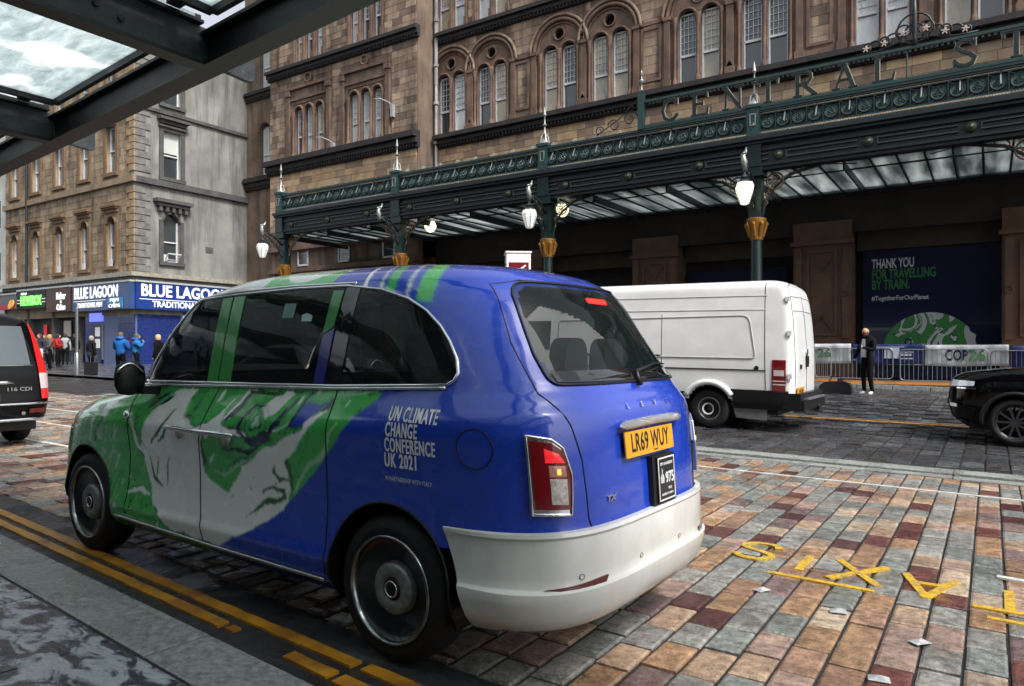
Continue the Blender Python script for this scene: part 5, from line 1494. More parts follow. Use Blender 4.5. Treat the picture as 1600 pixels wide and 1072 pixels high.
# lanterns (hang from the arms)
LL = ['white opal lantern on the canopy column at the corner end of the street', 'white opal lantern on the column above the taxi roof', 'brightly lit opal lantern on the column behind the white van']
for i, (cx_, mt) in enumerate(((-30.65, M_['lampoff']), (-14.75, M_['lampoff']), (-6.6, mat('bright_lantern_glass', (.9,.9,.85), .3, emit=(1,.95,.62), estr=.65)))):
    t = thing('hanging_lantern', LL[i], 'lantern', (cx_, 24.85-1.40, 0), 0, 'lanterns on the station canopy columns')
    b = MB(); b.lathe([(.02, 7.25), (.05, 7.15), (.13, 7.05), (.10, 7.0), (.19, 6.93), (.24, 6.88)], n=8); b.build('crown', M_['iron'], t)
    b = MB(); b.lathe([(.23, 6.88), (.29, 6.74), (.27, 6.60), (.14, 6.22), (.10, 6.18)], n=8, mi=0); b.build('glass', mt, t)
    b = MB()
    for a in range(0, 360, 45): b.tube([(.235*math.cos(R(a)), .235*math.sin(R(a)), 6.88), (.295*math.cos(R(a)), .295*math.sin(R(a)), 6.74), (.275*math.cos(R(a)), .275*math.sin(R(a)), 6.6), (.145*math.cos(R(a)), .145*math.sin(R(a)), 6.2)], .012, 4)
    b.build('glazing_rib', M_['silver'], t)
for i, (x_, y_) in enumerate(((-21.8, 26.0), (-14.75, 26.0))):
    t = thing('globe_lamp', ['round lit globe lamp under the canopy left of the taxi roof sign', 'round lit globe lamp beside the canopy column with the gilt capital over the taxi'][i], 'lamp', (x_, y_, 0), 0, 'round globe lamps under the canopy')
    MB().lathe([(.02, 7.0), (.16, 7.05), (.26, 7.2), (.28, 7.32), (.20, 7.5), (.08, 7.56)], n=16).build('globe', M_['lampon'], t, smooth=True)
    MB().lathe([(.09, 7.55), (.05, 7.62), (.02, 7.66), (.02, 8.4)], n=8).build('stem', M_['iron'], t)
# glass ceiling of the canopy
cg = mat('dirty_canopy_glass', (.30,.36,.36), .35, c2=(.07,.10,.10), scale=.9, trans=.25, emit=(.55,.66,.68), estr=.0)
def glass_ceiling():
    n = 0
    x = CX0+.2
    while x < CX1-.2:
        for y0_, y1_ in ((.46, 1.6), (1.66, 5.36)):
            b = MB(); b.box(.03, y0_, 0, .70, y1_, .012); b.build('glass_pane', cg2, can, loc=(x, 0, 7.5 + rnd.uniform(-.01, .01)))
        x += .74
    b = MB(); x = CX0+.2
    k = 0
    while x < CX1:
        b.box(x-.025, .45, 7.44 if k % 4 else 7.25, x+.025, 5.3, 7.52); x += .74; k += 1
    b.box(CX0, 1.6, 7.46, CX1, 1.66, 7.53); b.box(CX0, 5.36, 7.38, CX1, 5.46, 7.6)
    cpart('rafters', b, M_['iron'])
cg2 = bpy.data.materials.new('daylit_roof_glass'); cg2.use_nodes = True
def _g():
    nt = cg2.node_tree; N = nt.nodes; L = nt.links
    for n in list(N): N.remove(n)
    out = N.new('ShaderNodeOutputMaterial'); mx = N.new('ShaderNodeMixShader'); tl = N.new('ShaderNodeBsdfTranslucent'); gl_ = N.new('ShaderNodeBsdfPrincipled')
    g = N.new('ShaderNodeNewGeometry'); mp = N.new('ShaderNodeMapping'); mp.inputs['Scale'].default_value = (1.8, .22, 1); n = N.new('ShaderNodeTexNoise'); n.inputs['Scale'].default_value = 1.1; n.inputs['Detail'].default_value = 5
    L.new(g.outputs['Position'], mp.inputs[0]); L.new(mp.outputs[0], n.inputs['Vector'])
    cr = N.new('ShaderNodeValToRGB'); e = cr.color_ramp.elements; e[0].position = .36; e[0].color = (.16,.19,.19,1); e[1].position = .72; e[1].color = (.66,.70,.70,1)
    L.new(n.outputs['Fac'], cr.inputs[0]); L.new(cr.outputs[0], tl.inputs['Color']); gl_.inputs['Base Color'].default_value = (.08,.10,.10,1); gl_.inputs['Roughness'].default_value = .12
    mx.inputs[0].default_value = .18; L.new(tl.outputs[0], mx.inputs[1]); L.new(gl_.outputs[0], mx.inputs[2]); L.new(mx.outputs[0], out.inputs[0])
_g()
# keep daylight on the glass: the lead covering only runs over the middle
glass_ceiling()
# sign: rails, posts, letters, crest, scroll
b = MB(); b.box(-10.62, -.08, 9.52, CX1, .10, 9.62); b.box(-10.58, -.05, 10.47, CX1, .05, 10.55); b.box(-10.70, -.12, 9.5, -10.48, .08, 10.9)
x = -10.3
while x < CX1: b.box(x, -.03, 10.38, x+.05, .03, 10.44); x += .14
b.tube([(-2.1, 0, 9.6), (-2.1, 0, 10.5)], .03, 5)
cpart('sign_frame', b, GLi)
b = MB(); b.lathe([(.10, 10.9), (.03, 11.0), (.03, 11.2), (.12, 11.28), (.02, 11.36), (.02, 11.5), (.05, 11.55), (.005, 11.7)], (-10.59, 0, 0), 8); cpart('finial', b, M_['silver'], smooth=True)
b = MB()
def spiral(cx, cz, r0, turns=1.3, a0=0, s=1, n=22, w=.022): b.tube([(cx+r0*(1-.75*k/n)*math.cos(a0+s*k/n*turns*6.28), 0, cz+r0*(1-.75*k/n)*math.sin(a0+s*k/n*turns*6.28)) for k in range(n)], w, 5)
spiral(-11.05, 10.0, .30, a0=0); spiral(-11.7, 9.85, .25, a0=3, s=-1); spiral(-12.3, 9.75, .18, a0=0)
b.tube([(-10.7, 0, 10.7), (-11.0, 0, 10.45), (-11.5, 0, 10.05), (-12.4, 0, 9.6)], .02, 5)
cpart('sign_scroll', b, M_['iron'], smooth=True)
b = MB()
for cx_, rr, cz in ((-1.9, .26, 10.95), (-2.2, .20, 11.02), (-1.6, .20, 11.02), (-2.7, .15, 10.84), (-1.1, .15, 10.84), (-3.2, .12, 10.72), (-.6, .12, 10.72), (-1.9, .46, 11.05), (-2.45, .24, 10.80), (-1.35, .24, 10.80), (-2.95, .18, 10.75), (-.85, .18, 10.75)):
    b.tube([(cx_+rr*math.cos(R(a)), 0, cz+rr*math.sin(R(a))) for a in range(-40, 221, 18)], .028, 5)
b.tube([(-3.5, 0, 10.6), (-2.9, 0, 10.6), (-2.3, 0, 10.75), (-1.9, 0, 10.62), (-1.5, 0, 10.75), (-.9, 0, 10.6), (-.3, 0, 10.6)], .03, 5)
b.lathe([(.10, 10.55), (.05, 10.8), (.08, 10.95), (.07, 11.5), (.03, 12.2)], (-1.9, 0, 0), 8)
cpart('sign_crest', b, M_['iron'], smooth=True)
b = MB()
for cx_, cz in ((-3.2, 10.72), (-2.7, 10.78), (-2.2, 10.98), (-1.6, 10.98), (-1.12, 10.78), (-.62, 10.72)):
    for k in range(5): a = k*72+10; b.bar((cx_, -.04, cz), (cx_+.10*math.cos(R(a)), -.04, cz+.10*math.sin(R(a))), .06, .03)
tag(cpart('crest_flower', b, mat('pink_grey_flower_paint', (.50,.42,.36), .5)), kind='stuff')
def serif(ch):
    """serif capital 1 high; strokes as (points, width) and closed serif bars"""
    w, t = .15, .06
    S = dict(C=[([(.78,.80),(.62,.96),(.40,1.0),(.18,.86),(.08,.5),(.18,.14),(.42,0),(.64,.05),(.82,.22)], w*.8), ([(.80,.70),(.80,.98)], t)],
      E=[([(.2,0),(.2,1)], w), ([(.05,1),(.78,1),(.80,.78)], t*1.3), ([(.05,0),(.80,0),(.84,.24)], t*1.3), ([(.2,.52),(.6,.52)], t*1.2), ([(.6,.40),(.6,.64)], t)],
      N=[([(.16,0),(.16,1)], t*1.2), ([(.14,1),(.80,0)], w), ([(.80,0),(.80,1)], t*1.2), ([(.0,1),(.24,1)], t), ([(.02,0),(.30,0)], t), ([(.66,1),(.94,1)], t)],
      T=[([(.45,0),(.45,1)], w), ([(.05,.78),(.03,1),(.87,1),(.85,.78)], t*1.2), ([(.28,0),(.62,0)], t)],
      R=[([(.18,0),(.18,1)], w), ([(.04,1),(.5,1),(.72,.9),(.74,.7),(.62,.54),(.2,.5)], t*1.6), ([(.42,.5),(.86,.03)], w), ([(.02,0),(.36,0)], t), ([(.78,0),(.98,.0)], t)],
      A=[([(.14,0),(.48,1)], t*1.3), ([(.48,1),(.82,0)], w), ([(.26,.36),(.70,.36)], t*1.2), ([(.02,0),(.28,0)], t), ([(.66,0),(.98,0)], t), ([(.34,1),(.5,1)], t)],
      L=[([(.22,0),(.22,1)], w), ([(.05,1),(.40,1)], t), ([(.05,0),(.78,0),(.84,.28)], t*1.3)],
      S=[([(.74,.82),(.6,.96),(.4,1.0),(.2,.9),(.16,.72),(.34,.57),(.6,.44),(.76,.28),(.68,.08),(.44,0),(.22,.06),(.10,.22)], w*.85), ([(.76,.72),(.76,1.0)], t), ([(.08,.0),(.08,.28)], t)],
      I=[([(.4,0),(.4,1)], w), ([(.22,1),(.58,1)], t), ([(.22,0),(.58,0)], t)], O=[([(.45,1),(.15,.8),(.08,.5),(.15,.2),(.45,0),(.75,.2),(.82,.5),(.75,.8),(.45,1)], w*.8)])[ch]
    return S
lc = mat('dark_green_letter_face', (.008,.013,.012), .5); le = mat('pale_letter_edge', (.42,.43,.36), .5)  # pale edge colour stands for sky reflected along the letter outlines
for ch, cx_ in (('C', -9.49), ('E', -8.42), ('N', -7.30), ('T', -6.12), ('R', -5.00), ('A', -3.83), ('L', -2.72), ('S', -.62), ('T', .58), ('A', 1.75), ('T', 2.9), ('I', 3.85), ('O', 4.75)):
    b = MB(); e_ = MB(); H_ = .74; k_ = 0
    for pts, w_ in serif(ch):
        for a, c in zip(pts[:-1], pts[1:]):
            A3 = ((a[0]-.45)*H_, -.03 - .002*k_, a[1]*H_); B3 = ((c[0]-.45)*H_, -.03 - .002*k_, c[1]*H_); k_ += 1
            d_ = (Vector(B3)-Vector(A3)).normalized()*.3*w_*H_
            b.bar(Vector(A3)-d_, Vector(B3)+d_, w_*H_, .05, up=(0, 1, 0)); e_.bar((A3[0]-d_.x, A3[1]+.04, A3[2]-d_.z), (B3[0]+d_.x, B3[1]+.04, B3[2]+d_.z), w_*H_+.04, .02, up=(0, 1, 0))
    o = b.build('letter', lc, can, loc=(cx_, -.02, 9.66)); e_.build('letter_edge', le, o)

# ------------------------------------------------------------------ corner building with the shops
cb = thing('corner_building', 'yellow sandstone corner block with a grey weathered side wall and shops below', 'building', (-40.8, 22.5, 0))
def lb(name, b, m, smooth=False, par=None):
    o = b.build(name, m, par or cb, smooth); 
    if par is None: o.matrix_parent_inverse = Matrix.Translation((40.8, -22.5, 0))
    return o
def lbo(o): o.parent = cb; o.matrix_parent_inverse = Matrix.Translation((40.8, -22.5, 0)); return o
YX0 = -57.2; YH = 21.5
wx5 = [-43.25, -46.4, -49.55, -52.7, -55.8]
L1, L2, L3 = 6.45, 11.95, 16.3
me = xz_mesh(curve_mesh([rect(YX0, 3.6, -41.2, YH)] + [arch(x, L1, 9.0, .45, 10) for x in wx5] + [rect(x-.5, L2, x+.5, L2+2.75) for x in wx5] + [rect(x-.48, L3, x+.48, L3+2.2) for x in wx5], .4, M_['yst']), 22.7)
lbo(link('front_wall', me))
# grey side wall built in local XZ then turned to face +x
def turn(me_): me_.transform(Matrix(((0, -1, 0, -40.8), (1, 0, 0, 0), (0, 0, 1, 0), (0, 0, 0, 1)))); return me_
me = xz_mesh(curve_mesh([rect(22.9, 3.6, 30.4, YH), arch(24.75, 6.75, 9.15, .50, 10), rect(24.25, 11.75, 25.3, 14.5), rect(24.25, 16.1, 25.3, 18.1)], .4, M_['gst']), .2)
lbo(link('side_wall', turn(me)))
lb('rear_block', MB().box(YX0, 23.4, 0, -41.6, 30.4, YH), M_['dark'])
lb('corner_pier', MB().box(-41.2, 22.5, 3.6, -40.8, 22.9, YH), M_['gst'])
def frontwin(x, z, w, h, arched, side=False):
    e = lbo(empty('window', (x, 22.5, z)) if not side else empty('window', (-40.8, x, z), R(90)))
    MB().box(-w, .24, 0, w, .26, h+(.5 if arched else 0)).build('pane', GD if (arched or side) else mat('pale_reflecting_glass', (.20,.24,.25), .1, coat=1.0, c2=(.03,.04,.045), scale=.9), e)
    f = MB(); t = .06
    f.box(-w, .16, 0, -w+t, .24, h); f.box(w-t, .16, 0, w, .24, h); f.box(-w+t, .16, 0, w-t, .24, .08); f.box(-w+t, .14, h*.48, w-t, .23, h*.48+.07)
    if not arched: f.box(-w+t, .16, h-.06, w-t, .24, h)
    f.build('frame', M_['wframe'], e)
    tm = M_['gst2'] if side else M_['yst2']
    s = MB(); s.box(-w-.32, -.16, -.2, w+.32, .0, 0); s.build('sill', tm, e)
    for q in (-1, 1): MB().box(q*(w+.17)-.13, -.08, 0, q*(w+.17)+.13, .0, h+.05).build('jamb', tm, e)
    if arched:
        MB().tube([((w+.06)*math.cos(R(a)), -.03, h-.05+(w+.06)*math.sin(R(a))) for a in range(0, 181, 15)], .08, 6).build('arch_moulding', tm, e, smooth=True)
        MB().box(-w-.32, -.10, h+.62, w+.32, 0, h+.92).build('frieze', tm, e)
        s = MB(); s.box(-w-.42, -.30, h+.92, w+.42, 0, h+1.06); s.box(-w-.36, -.22, h+.82, w+.36, 0, h+.92); s.build('hood', tm, e)
        MB().box(-w+.02, .05, .02, -w+.30, .16, .45).build('open_vent', M_['wframe'], e)
    else:
        s = MB(); s.box(-w-.36, -.22, h+.22, w+.36, 0, h+.34); s.box(-w-.28, -.10, h+.02, w+.28, 0, h+.22); s.build('hood', tm, e)
    return e
for x in wx5:
    frontwin(x, L1, .43, 2.55, True); frontwin(x, L2, .48, 2.73, False); frontwin(x, L3, .46, 2.18, False)
e = frontwin(24.75, 6.75, .48, 2.42, True, True); MB().box(-.75, -.05, -.05, .75, .0, 3.1).build('stained_surround', M_['gst2'], e) if False else None
s = MB(); s.box(-1.15, -.5, 3.45, 1.15, 0, 3.65); s.box(-1.0, -.35, 3.25, 1.0, 0, 3.45)
for q in (-.8, -.4, 0, .4, .8): s.box(q-.09, -.3, 2.95, q+.09, 0, 3.25)
s.build('bracketed_hood', M_['gst2'], e)
e = frontwin(24.78, 11.75, .51, 2.73, False, True)
MB().box(-.45, .20, 1.5, .45, .22, 2.7).build('roller_blind', mat('pale_blind', (.5,.53,.5), .6), e)
s = MB(); s.box(-.95, -.45, 3.35, .95, 0, 3.5); s.box(-.8, -.25, 3.15, .8, 0, 3.35); s.build('bracketed_hood', M_['gst2'], e)
frontwin(24.78, 16.1, .51, 1.98, False, True)
# open sash at the foot of the arched side window
e2 = lbo(empty('open_sash', (-40.8, 24.75, 6.9), R(90)))
f = MB(); f.bar((-.4, -.05, 0), (.4, -.05, 0), .06); f.bar((-.4, -.35, .32), (.4, -.35, .32), .06); f.bar((-.4, -.05, 0), (-.4, -.35, .32), .05); f.bar((.4, -.05, 0), (.4, -.35, .32), .05); f.build('sash_frame', M_['wframe'], e2)
def course(z0, z1, pro, m1, m2):
    lb('string_course', MB().box(YX0, 22.5-pro, z0, -40.8+pro, 22.5, z1), m1)
    lb('string_course', MB().box(-40.8, 22.5, z0+.003, -40.8+pro, 30.3, z1-.003), m2)
course(11.15, 11.5, .22, M_['yst'], M_['gst2']); course(15.45, 15.65, .16, M_['yst'], M_['gst2']); course(5.75, 6.0, .35, mat('pale_shop_cornice', (.32,.30,.25), .7, var=.4), MATS['pale_shop_cornice']); course(5.55, 5.75, .22, M_['gst2'], M_['gst2'])
# quoins on both faces of the corner
for face in (0, 1):
    z = 6.05; k = 0
    while z < YH-.4:
        if not (11.1 < z+.35 and z < 11.5):
            w_ = .75 if (k+face) % 2 else .45
            b = MB()
            if face == 0: b.box(-40.8-w_, 22.5-.06, z+.02, -40.8+.058, 22.5, z+.38)
            else: b.box(-40.8, 22.503, z+.02, -40.8+.055, 22.5+w_+.2, z+.38)
            lb('quoin', b, mat('quoin_yellow', (.34,.24,.13), .85, var=.4, scale=3) if face == 0 else mat('quoin_grey', (.17,.17,.155), .85, var=.5, scale=3))
        z += .41; k += 1
yh = [(x-.85, L1-.25, x+.85, L1+3.7) for x in wx5] + [(x-.88, L2-.25, x+.88, L2+3.15) for x in wx5] + [(x-.85, L3-.2, x+.85, L3+2.6) for x in wx5]
def ymap(u, z, d): return (u+40.8, d, z)
ashlar(cb, 'stone_block', YX0, -41.6, 6.0, 11.15, .95, .42, 22.5, YL, yh, 0, fmap=ymap, jit=.10)
ashlar(cb, 'stone_block', YX0, -41.6, 11.5, 15.45, .95, .42, 22.5, YL, yh, 0, fmap=ymap, jit=.10)
ashlar(cb, 'stone_block', YX0, -41.6, 15.65, 20.5, .95, .42, 22.5, YL, yh, 0, fmap=ymap, jit=.10)
lb('rain_pipe', MB().tube([(-53.6, 22.3, 4.5), (-53.6, 22.3, 20)], .09, 8), M_['iron'])
lb('wall_vent', MB().box(-40.82, 27.0, 7.6, -40.77, 27.5, 7.95), M_['gst2'])
# shop storey
GZL = .66
TB = mat('blue_glazed_shopfront', (.015,.035,.20), .15, coat=.8)
for i in range(0, 5): pass
b = MB(); b.box(YX0, 22.9, .3, -47.2, 23.0, 4.0); lb('shop_interior', b, mat('dim_shop_interior', (.03,.03,.032), .6, var=.7, scale=.8))
for x in (YX0, -53.9, -50.4, -47.35): lb('shop_pilaster', MB().box(x, 22.42, .4, x+.22, 22.75, 5.5), M_['gst2'])
lb('shop_stallriser', MB().box(YX0, 22.5, .4, -47.2, 22.8, 1.25), M_['black'])
# blue tiled base: each tile a piece
tl = MB().box(0, 0, 0, 1, 1, 1)
tile = MB().box(-.14, -.012, -.14, .14, .012, .14).mesh('wall_tile', mat('blue_wall_tile', (.018,.035,.17), .12, coat=.9, var=.3, scale=6))
lb('tile_backing', MB().box(-41.1, 22.6, .3, -40.86, 30.0, 4.0), mat('pale_blue_grout', (.10,.13,.25), .5))
lb('tile_backing', MB().box(-44.2, 22.56, .3, -41.1, 22.9, 4.0), MATS['pale_blue_grout'])
z = .85
while z < 3.7:
    y = 22.85
    while y < 25.4: lbo(link('wall_tile', tile, None, (-40.85, y, z), (0, 0, R(90)))); y += .295
    x = -41.0
    while x > -42.6: lbo(link('wall_tile', tile, None, (x, 22.55, z))); x -= .295
    z += .295
sw_ = lbo(empty('shop_window', (-40.85, 27.2, 1.5), R(90)))
MB().box(-1.7, -.02, 0, 1.7, 0, 2.2).build('lit_display', mat('lit_menu_display', (.5,.55,.6), .4, c2=(.12,.2,.42), scale=1.8, emit=(.6,.7,.8), estr=.25), sw_)
for i in range(5):
    MB().box(-1.55+i*.65, -.06, .9+.15*(i % 2), -1.05+i*.65, -.02, 1.75).build('menu_board', mat('white_menu_board', (.62,.64,.66), .5), sw_)
f = MB(); f.box(-1.75, -.08, -.06, 1.75, 0, 0); f.box(-1.75, -.08, 2.2, 1.75, 0, 2.3); f.box(-.05, -.08, 0, .05, -.0, 2.2); f.build('frame', TB, sw_)
dr = lbo(empty('shop_door', (-45.0, 22.5, .75)))
MB().box(-1.5, .1, 0, 1.5, .2, 3.1).build('door_surround', TB, dr)
MB().box(-.5, .02, 0, .5, .1, 2.3).build('door_leaf', mat('dark_blue_door', (.012,.02,.06), .3, coat=.4), dr)
MB().box(-.75, -.04, 2.5, .65, .1, 3.0).build('lit_sign_box', mat('lit_blue_sign', (.05,.07,.6), .4, emit=(.15,.2,1), estr=.5), dr)
for zz in (.9, 1.6): MB().box(-.12, -.01, zz, .38, .02, zz+.55).build('door_notice', M_['white'], dr)
MB().box(.62, 0, .2, .72, .08, 2.3).build('grab_rail', M_['steel'], dr)
# signs
BS = mat('blue_sign_board', (.018,.055,.26), .35, c2=(.012,.03,.16), scale=.7, coat=.3)
WL = mat('white_sign_letter', (.8,.82,.85), .4, emit=(1,1,1), estr=.18)
def sign(label, x0, x1, z0, z1, side, m, group=None, d=.28, name='shop_sign'):
    w = x1-x0
    if side: t = thing(name, label, 'sign', (-40.8+.36, (x0+x1)/2, 0), R(90), group)
    else: t = thing(name, label, 'sign', ((x0+x1)/2, 22.5-.36, 0), 0, group)
    MB().box(-w/2, -.0, z0, w/2, d, z1).build('board', m, t); t['w'] = w
    f = MB(); f.box(-w/2-.04, -.04, z1, w/2+.04, d+.04, z1+.10); f.build('top_trim', mat('pale_sign_trim', (.4,.42,.42), .5), t)
    return t
def st(t, s, x, z, h, m, wd=None, bold=.01, name='lettering', al='CENTER', dep=.03):
    me = text_mesh(s, h, dep, bold, 1, m, align=al)
    if wd: w_ = max(v.co.x for v in me.vertices)-min(v.co.x for v in me.vertices); me.transform(Matrix.Diagonal((wd/w_, 1, 1, 1)))
    return link(name, xz_mesh(me, -.018), t, (x, 0, z))
t = sign('large blue fish and chip shop sign facing the road on the grey side wall', 22.42, 29.4, 3.88, 5.42, True, BS)
st(t, 'BLUE LAGOON', -.35, 4.93, .95, WL, 5.7, .022); st(t, 'TRADITIONAL FISH & CHIPS', .25, 4.18, .50, WL, 5.6, .008)
MB().box(-3.3, -.02, 4.44, 3.3, 0, 4.475).build('rule', WL, t)
t = sign('smaller blue fish and chip shop sign on the yellow stone front', -47.1, -40.62, 3.88, 5.42, False, mat('lighter_blue_sign_board', (.035,.10,.24), .35, c2=(.03,.06,.16), scale=.7, coat=.3))
st(t, 'BLUE LAGOON', -.5, 4.92, .95, WL, 5.0, .022); st(t, 'TRADITIONAL FISH', -1.2, 4.2, .42, WL, 2.9, .006); MB().box(-3.1, -.02, 4.46, .6, 0, 4.495).build('rule', WL, t)
MB().box(.9, -.06, 3.95, 2.55, -.01, 4.55).build('inset_panel', mat('pale_blue_panel', (.05,.22,.42), .4), t)
o = st(t, 'FISH', 1.72, 4.40, .28, WL, .9, .008); o.location.y = -.06; o = st(t, '&', 1.72, 4.24, .16, WL, None, .004); o.location.y = -.06; o = st(t, 'CHIPS', 1.72, 4.07, .28, WL, 1.2, .008); o.location.y = -.06
t = sign('dark newsagent sign with glowing green letters', -54.6, -50.6, 4.25, 5.45, False, M_['black'])
st(t, 'NEWSBOX', 0, 4.75, .85, mat('glowing_green_letters', (.1,.7,.08), .4, emit=(.12,1,.08), estr=1.3), 2.9, .02)
for q in (-1.75, 1.75): MB().box(q-.22, -.02, 4.83, q+.22, 0, 4.87).build('rule', WL, t); MB().box(q-.22, -.02, 4.63, q+.22, 0, 4.67).build('rule', WL, t)
st(t, 'the local', -1.0, 5.25, .22, WL)
t = sign('brown and red shop sign with white writing next to the green newsagent sign', -50.5, -47.4, 3.95, 5.45, False, mat('brown_red_sign_board', (.10,.035,.02), .4, c2=(.03,.02,.025), scale=1.2))
st(t, 'Baker', .4, 4.9, .60, WL, 1.2, .02); st(t, '&', .4, 4.55, .25, WL); st(t, 'Cakes', .4, 4.2, .50, WL, 1.1, .02)
t = sign('grey and red shop sign at the far left end of the stone front', -57.2, -54.8, 4.3, 5.3, False, mat('grey_sign_board', (.10,.10,.11), .4))
MB().box(-1.2, -.03, 4.3, 1.2, -.001, 4.6).build('red_band', mat('red_band', (.35,.02,.02), .4), t)
t = thing('projecting_sign', 'small round orange projecting sign above the shop', 'sign', (-54.9, 21.9, 4.6))
MB().lathe([(0, -.04), (.34, -.04), (.34, .04), (0, .04)], n=18, M=Matrix.Rotation(R(75), 4, 'X')).build('disc', mat('orange_disc', (.6,.28,.03), .4), t); MB().bar((0, 0, .3), (0, .6, .4), .04).build('arm', M_['iron'], t)
# pale building further up the street
t = thing('far_building', 'pale stone building at the far left end of the street', 'building', (-57.4, 23, 0))
b = MB(); b.box(-14, -.3, 0, 0.1, 6, 17); b.build('wall', mat('pale_far_stone', (.48,.49,.46), .8, var=.3, scale=.8), t)
for k in range(4):
    for z in (6.5, 10.2, 13.8): MB().box(-2.2-k*3, -.34, z, -1.1-k*3, -.29, z+1.9).build('window', M_['glassd'], t)
MB().box(-14, -.6, 5.2, .1, -.3, 5.6).build('cornice', M_['gst2'], t)
# window display shapes with red posters in the newsagents
lb('window_poster', MB().box(-52.3, 22.78, 1.4, -51.9, 22.82, 3.2), mat('red_window_poster', (.5,.02,.02), .5, emit=(1,.05,.05), estr=.1)); lb('window_poster', MB().box(-54.3, 22.78, 1.6, -53.8, 22.82, 2.6), MATS['red_window_poster'])
lb('window_poster', MB().box(-49.6, 22.78, 2.4, -48.7, 22.82, 3.4), mat('pale_window_poster', (.45,.42,.35), .5))

# ------------------------------------------------------------------ glazed canopy above the viewer
nc = thing('near_canopy', 'black steel and rain-streaked glass canopy over the near pavement', 'canopy', (0, 0, 0), -R(5.65))
# local frame: +x is down the street (right), +y across it; xn = -x
BK = mat('black_steel_beam', (.006,.0065,.008), .5, var=.5, scale=6, bump=.2, bscale=30)
BW = mat('weathered_grey_steel_web', (.035,.045,.05), .5, c2=(.010,.013,.016), scale=7, bump=.4, bscale=25)
b = MB(); b.box(-16, 2.20, 3.19, 4.5, 2.24, 3.355); b.box(-16, 2.15, 3.17, 4.5, 2.29, 3.19); b.box(-16, 2.15, 3.355, 4.5, 2.29, 3.375); b.build('front_beam', BK, nc)
xs = [-14.1, -11.6, -9.1, -6.58, -4.14, -1.7, .75, 3.2]
SK = math.tan(R(5.65))
def skew(o, x): 
    me_ = o.data
    for v in me_.vertices: v.co.x += (2.2 - v.co.y)*SK*(1 if v.co.y < 2.2 else 0)
    return o
for k, x in enumerate(xs):
    b = MB(); b.box(x-.012, -2.6, 3.19, x+.012, 2.195, 3.405); skew(b.build('cross_beam', BW, nc), x)
    b = MB(); b.box(x-.06, -2.6, 3.165, x+.06, 2.145, 3.187); b.box(x-.06, -2.6, 3.408, x+.06, 2.145, 3.425); skew(b.build('beam_flange', BK, nc), x)
    b = MB(); b.prism([(2.245, 3.195), (2.46, 3.17), (2.50, 3.18), (2.50, 3.36), (2.245, 3.35)], x-.02, x+.02, lambda u, v, w: (w, u, v)); b.build('beam_stub', BW, nc)
    bl = MB()
    for yy, zz in ((1.40, 3.33), (1.55, 3.30), (1.68, 3.27), (1.50, 3.35)): bl.lathe([(.018, -.01), (.018, .014), (0, .016)], n=8, M=Matrix.Rotation(R(90), 4, 'Y'), c=(x+.012, yy, zz))
    tag(skew(bl.build('bolt', BK, nc), x), kind='stuff')
def cangl():
    m = bpy.data.materials.new('rain_streaked_glass'); m.use_nodes = True; nt = m.node_tree; N = nt.nodes; L = nt.links
    for n in list(N): N.remove(n)
    out = N.new('ShaderNodeOutputMaterial'); g = N.new('ShaderNodeNewGeometry')
    mp = N.new('ShaderNodeMapping'); mp.inputs['Rotation'].default_value = (0, 0, R(20)); mp.inputs['Scale'].default_value = (1.3, 4.2, 1)
    n1 = N.new('ShaderNodeTexNoise'); n1.inputs['Scale'].default_value = 3.4; n1.inputs['Detail'].default_value = 9; n1.inputs['Roughness'].default_value = .7; n1.inputs['Distortion'].default_value = .8
    n2 = N.new('ShaderNodeTexNoise'); n2.inputs['Scale'].default_value = .55; n2.inputs['Detail'].default_value = 5; n2.inputs['Roughness'].default_value = .6
    L.new(g.outputs['Position'], mp.inputs[0]); L.new(mp.outputs[0], n1.inputs['Vector']); L.new(g.outputs['Position'], n2.inputs['Vector'])
    c1 = N.new('ShaderNodeValToRGB'); e = c1.color_ramp.elements; e[0].position = .30; e[0].color = (.40,.47,.48,1); e[1].position = .66; e[1].color = (.80,.86,.86,1)
    L.new(n1.outputs['Fac'], c1.inputs[0])
    c2 = N.new('ShaderNodeMapRange'); c2.inputs['From Min'].default_value = .56; c2.inputs['From Max'].default_value = .585; L.new(n2.outputs['Fac'], c2.inputs['Value'])
    mx = N.new('ShaderNodeMix'); mx.data_type = 'RGBA'; L.new(c2.outputs[0], mx.inputs['Factor']); L.new(c1.outputs[0], mx.inputs['A']); mx.inputs['B'].default_value = (.95,.97,.98,1)  # white patches paint the sky's reflection over the water and dirt tones
    tr = N.new('ShaderNodeBsdfTranslucent'); L.new(mx.outputs['Result'], tr.inputs['Color']); tp = N.new('ShaderNodeBsdfTransparent'); L.new(mx.outputs['Result'], tp.inputs['Color'])
    ms = N.new('ShaderNodeMixShader'); ms.inputs[0].default_value = .30; L.new(tr.outputs[0], ms.inputs[1]); L.new(tp.outputs[0], ms.inputs[2])
    gl = N.new('ShaderNodeBsdfGlossy'); gl.inputs['Roughness'].default_value = .08; m2 = N.new('ShaderNodeMixShader'); m2.inputs[0].default_value = .06; L.new(ms.outputs[0], m2.inputs[1]); L.new(gl.outputs[0], m2.inputs[2]); L.new(m2.outputs[0], out.inputs[0])
    return m
CGm = cangl()
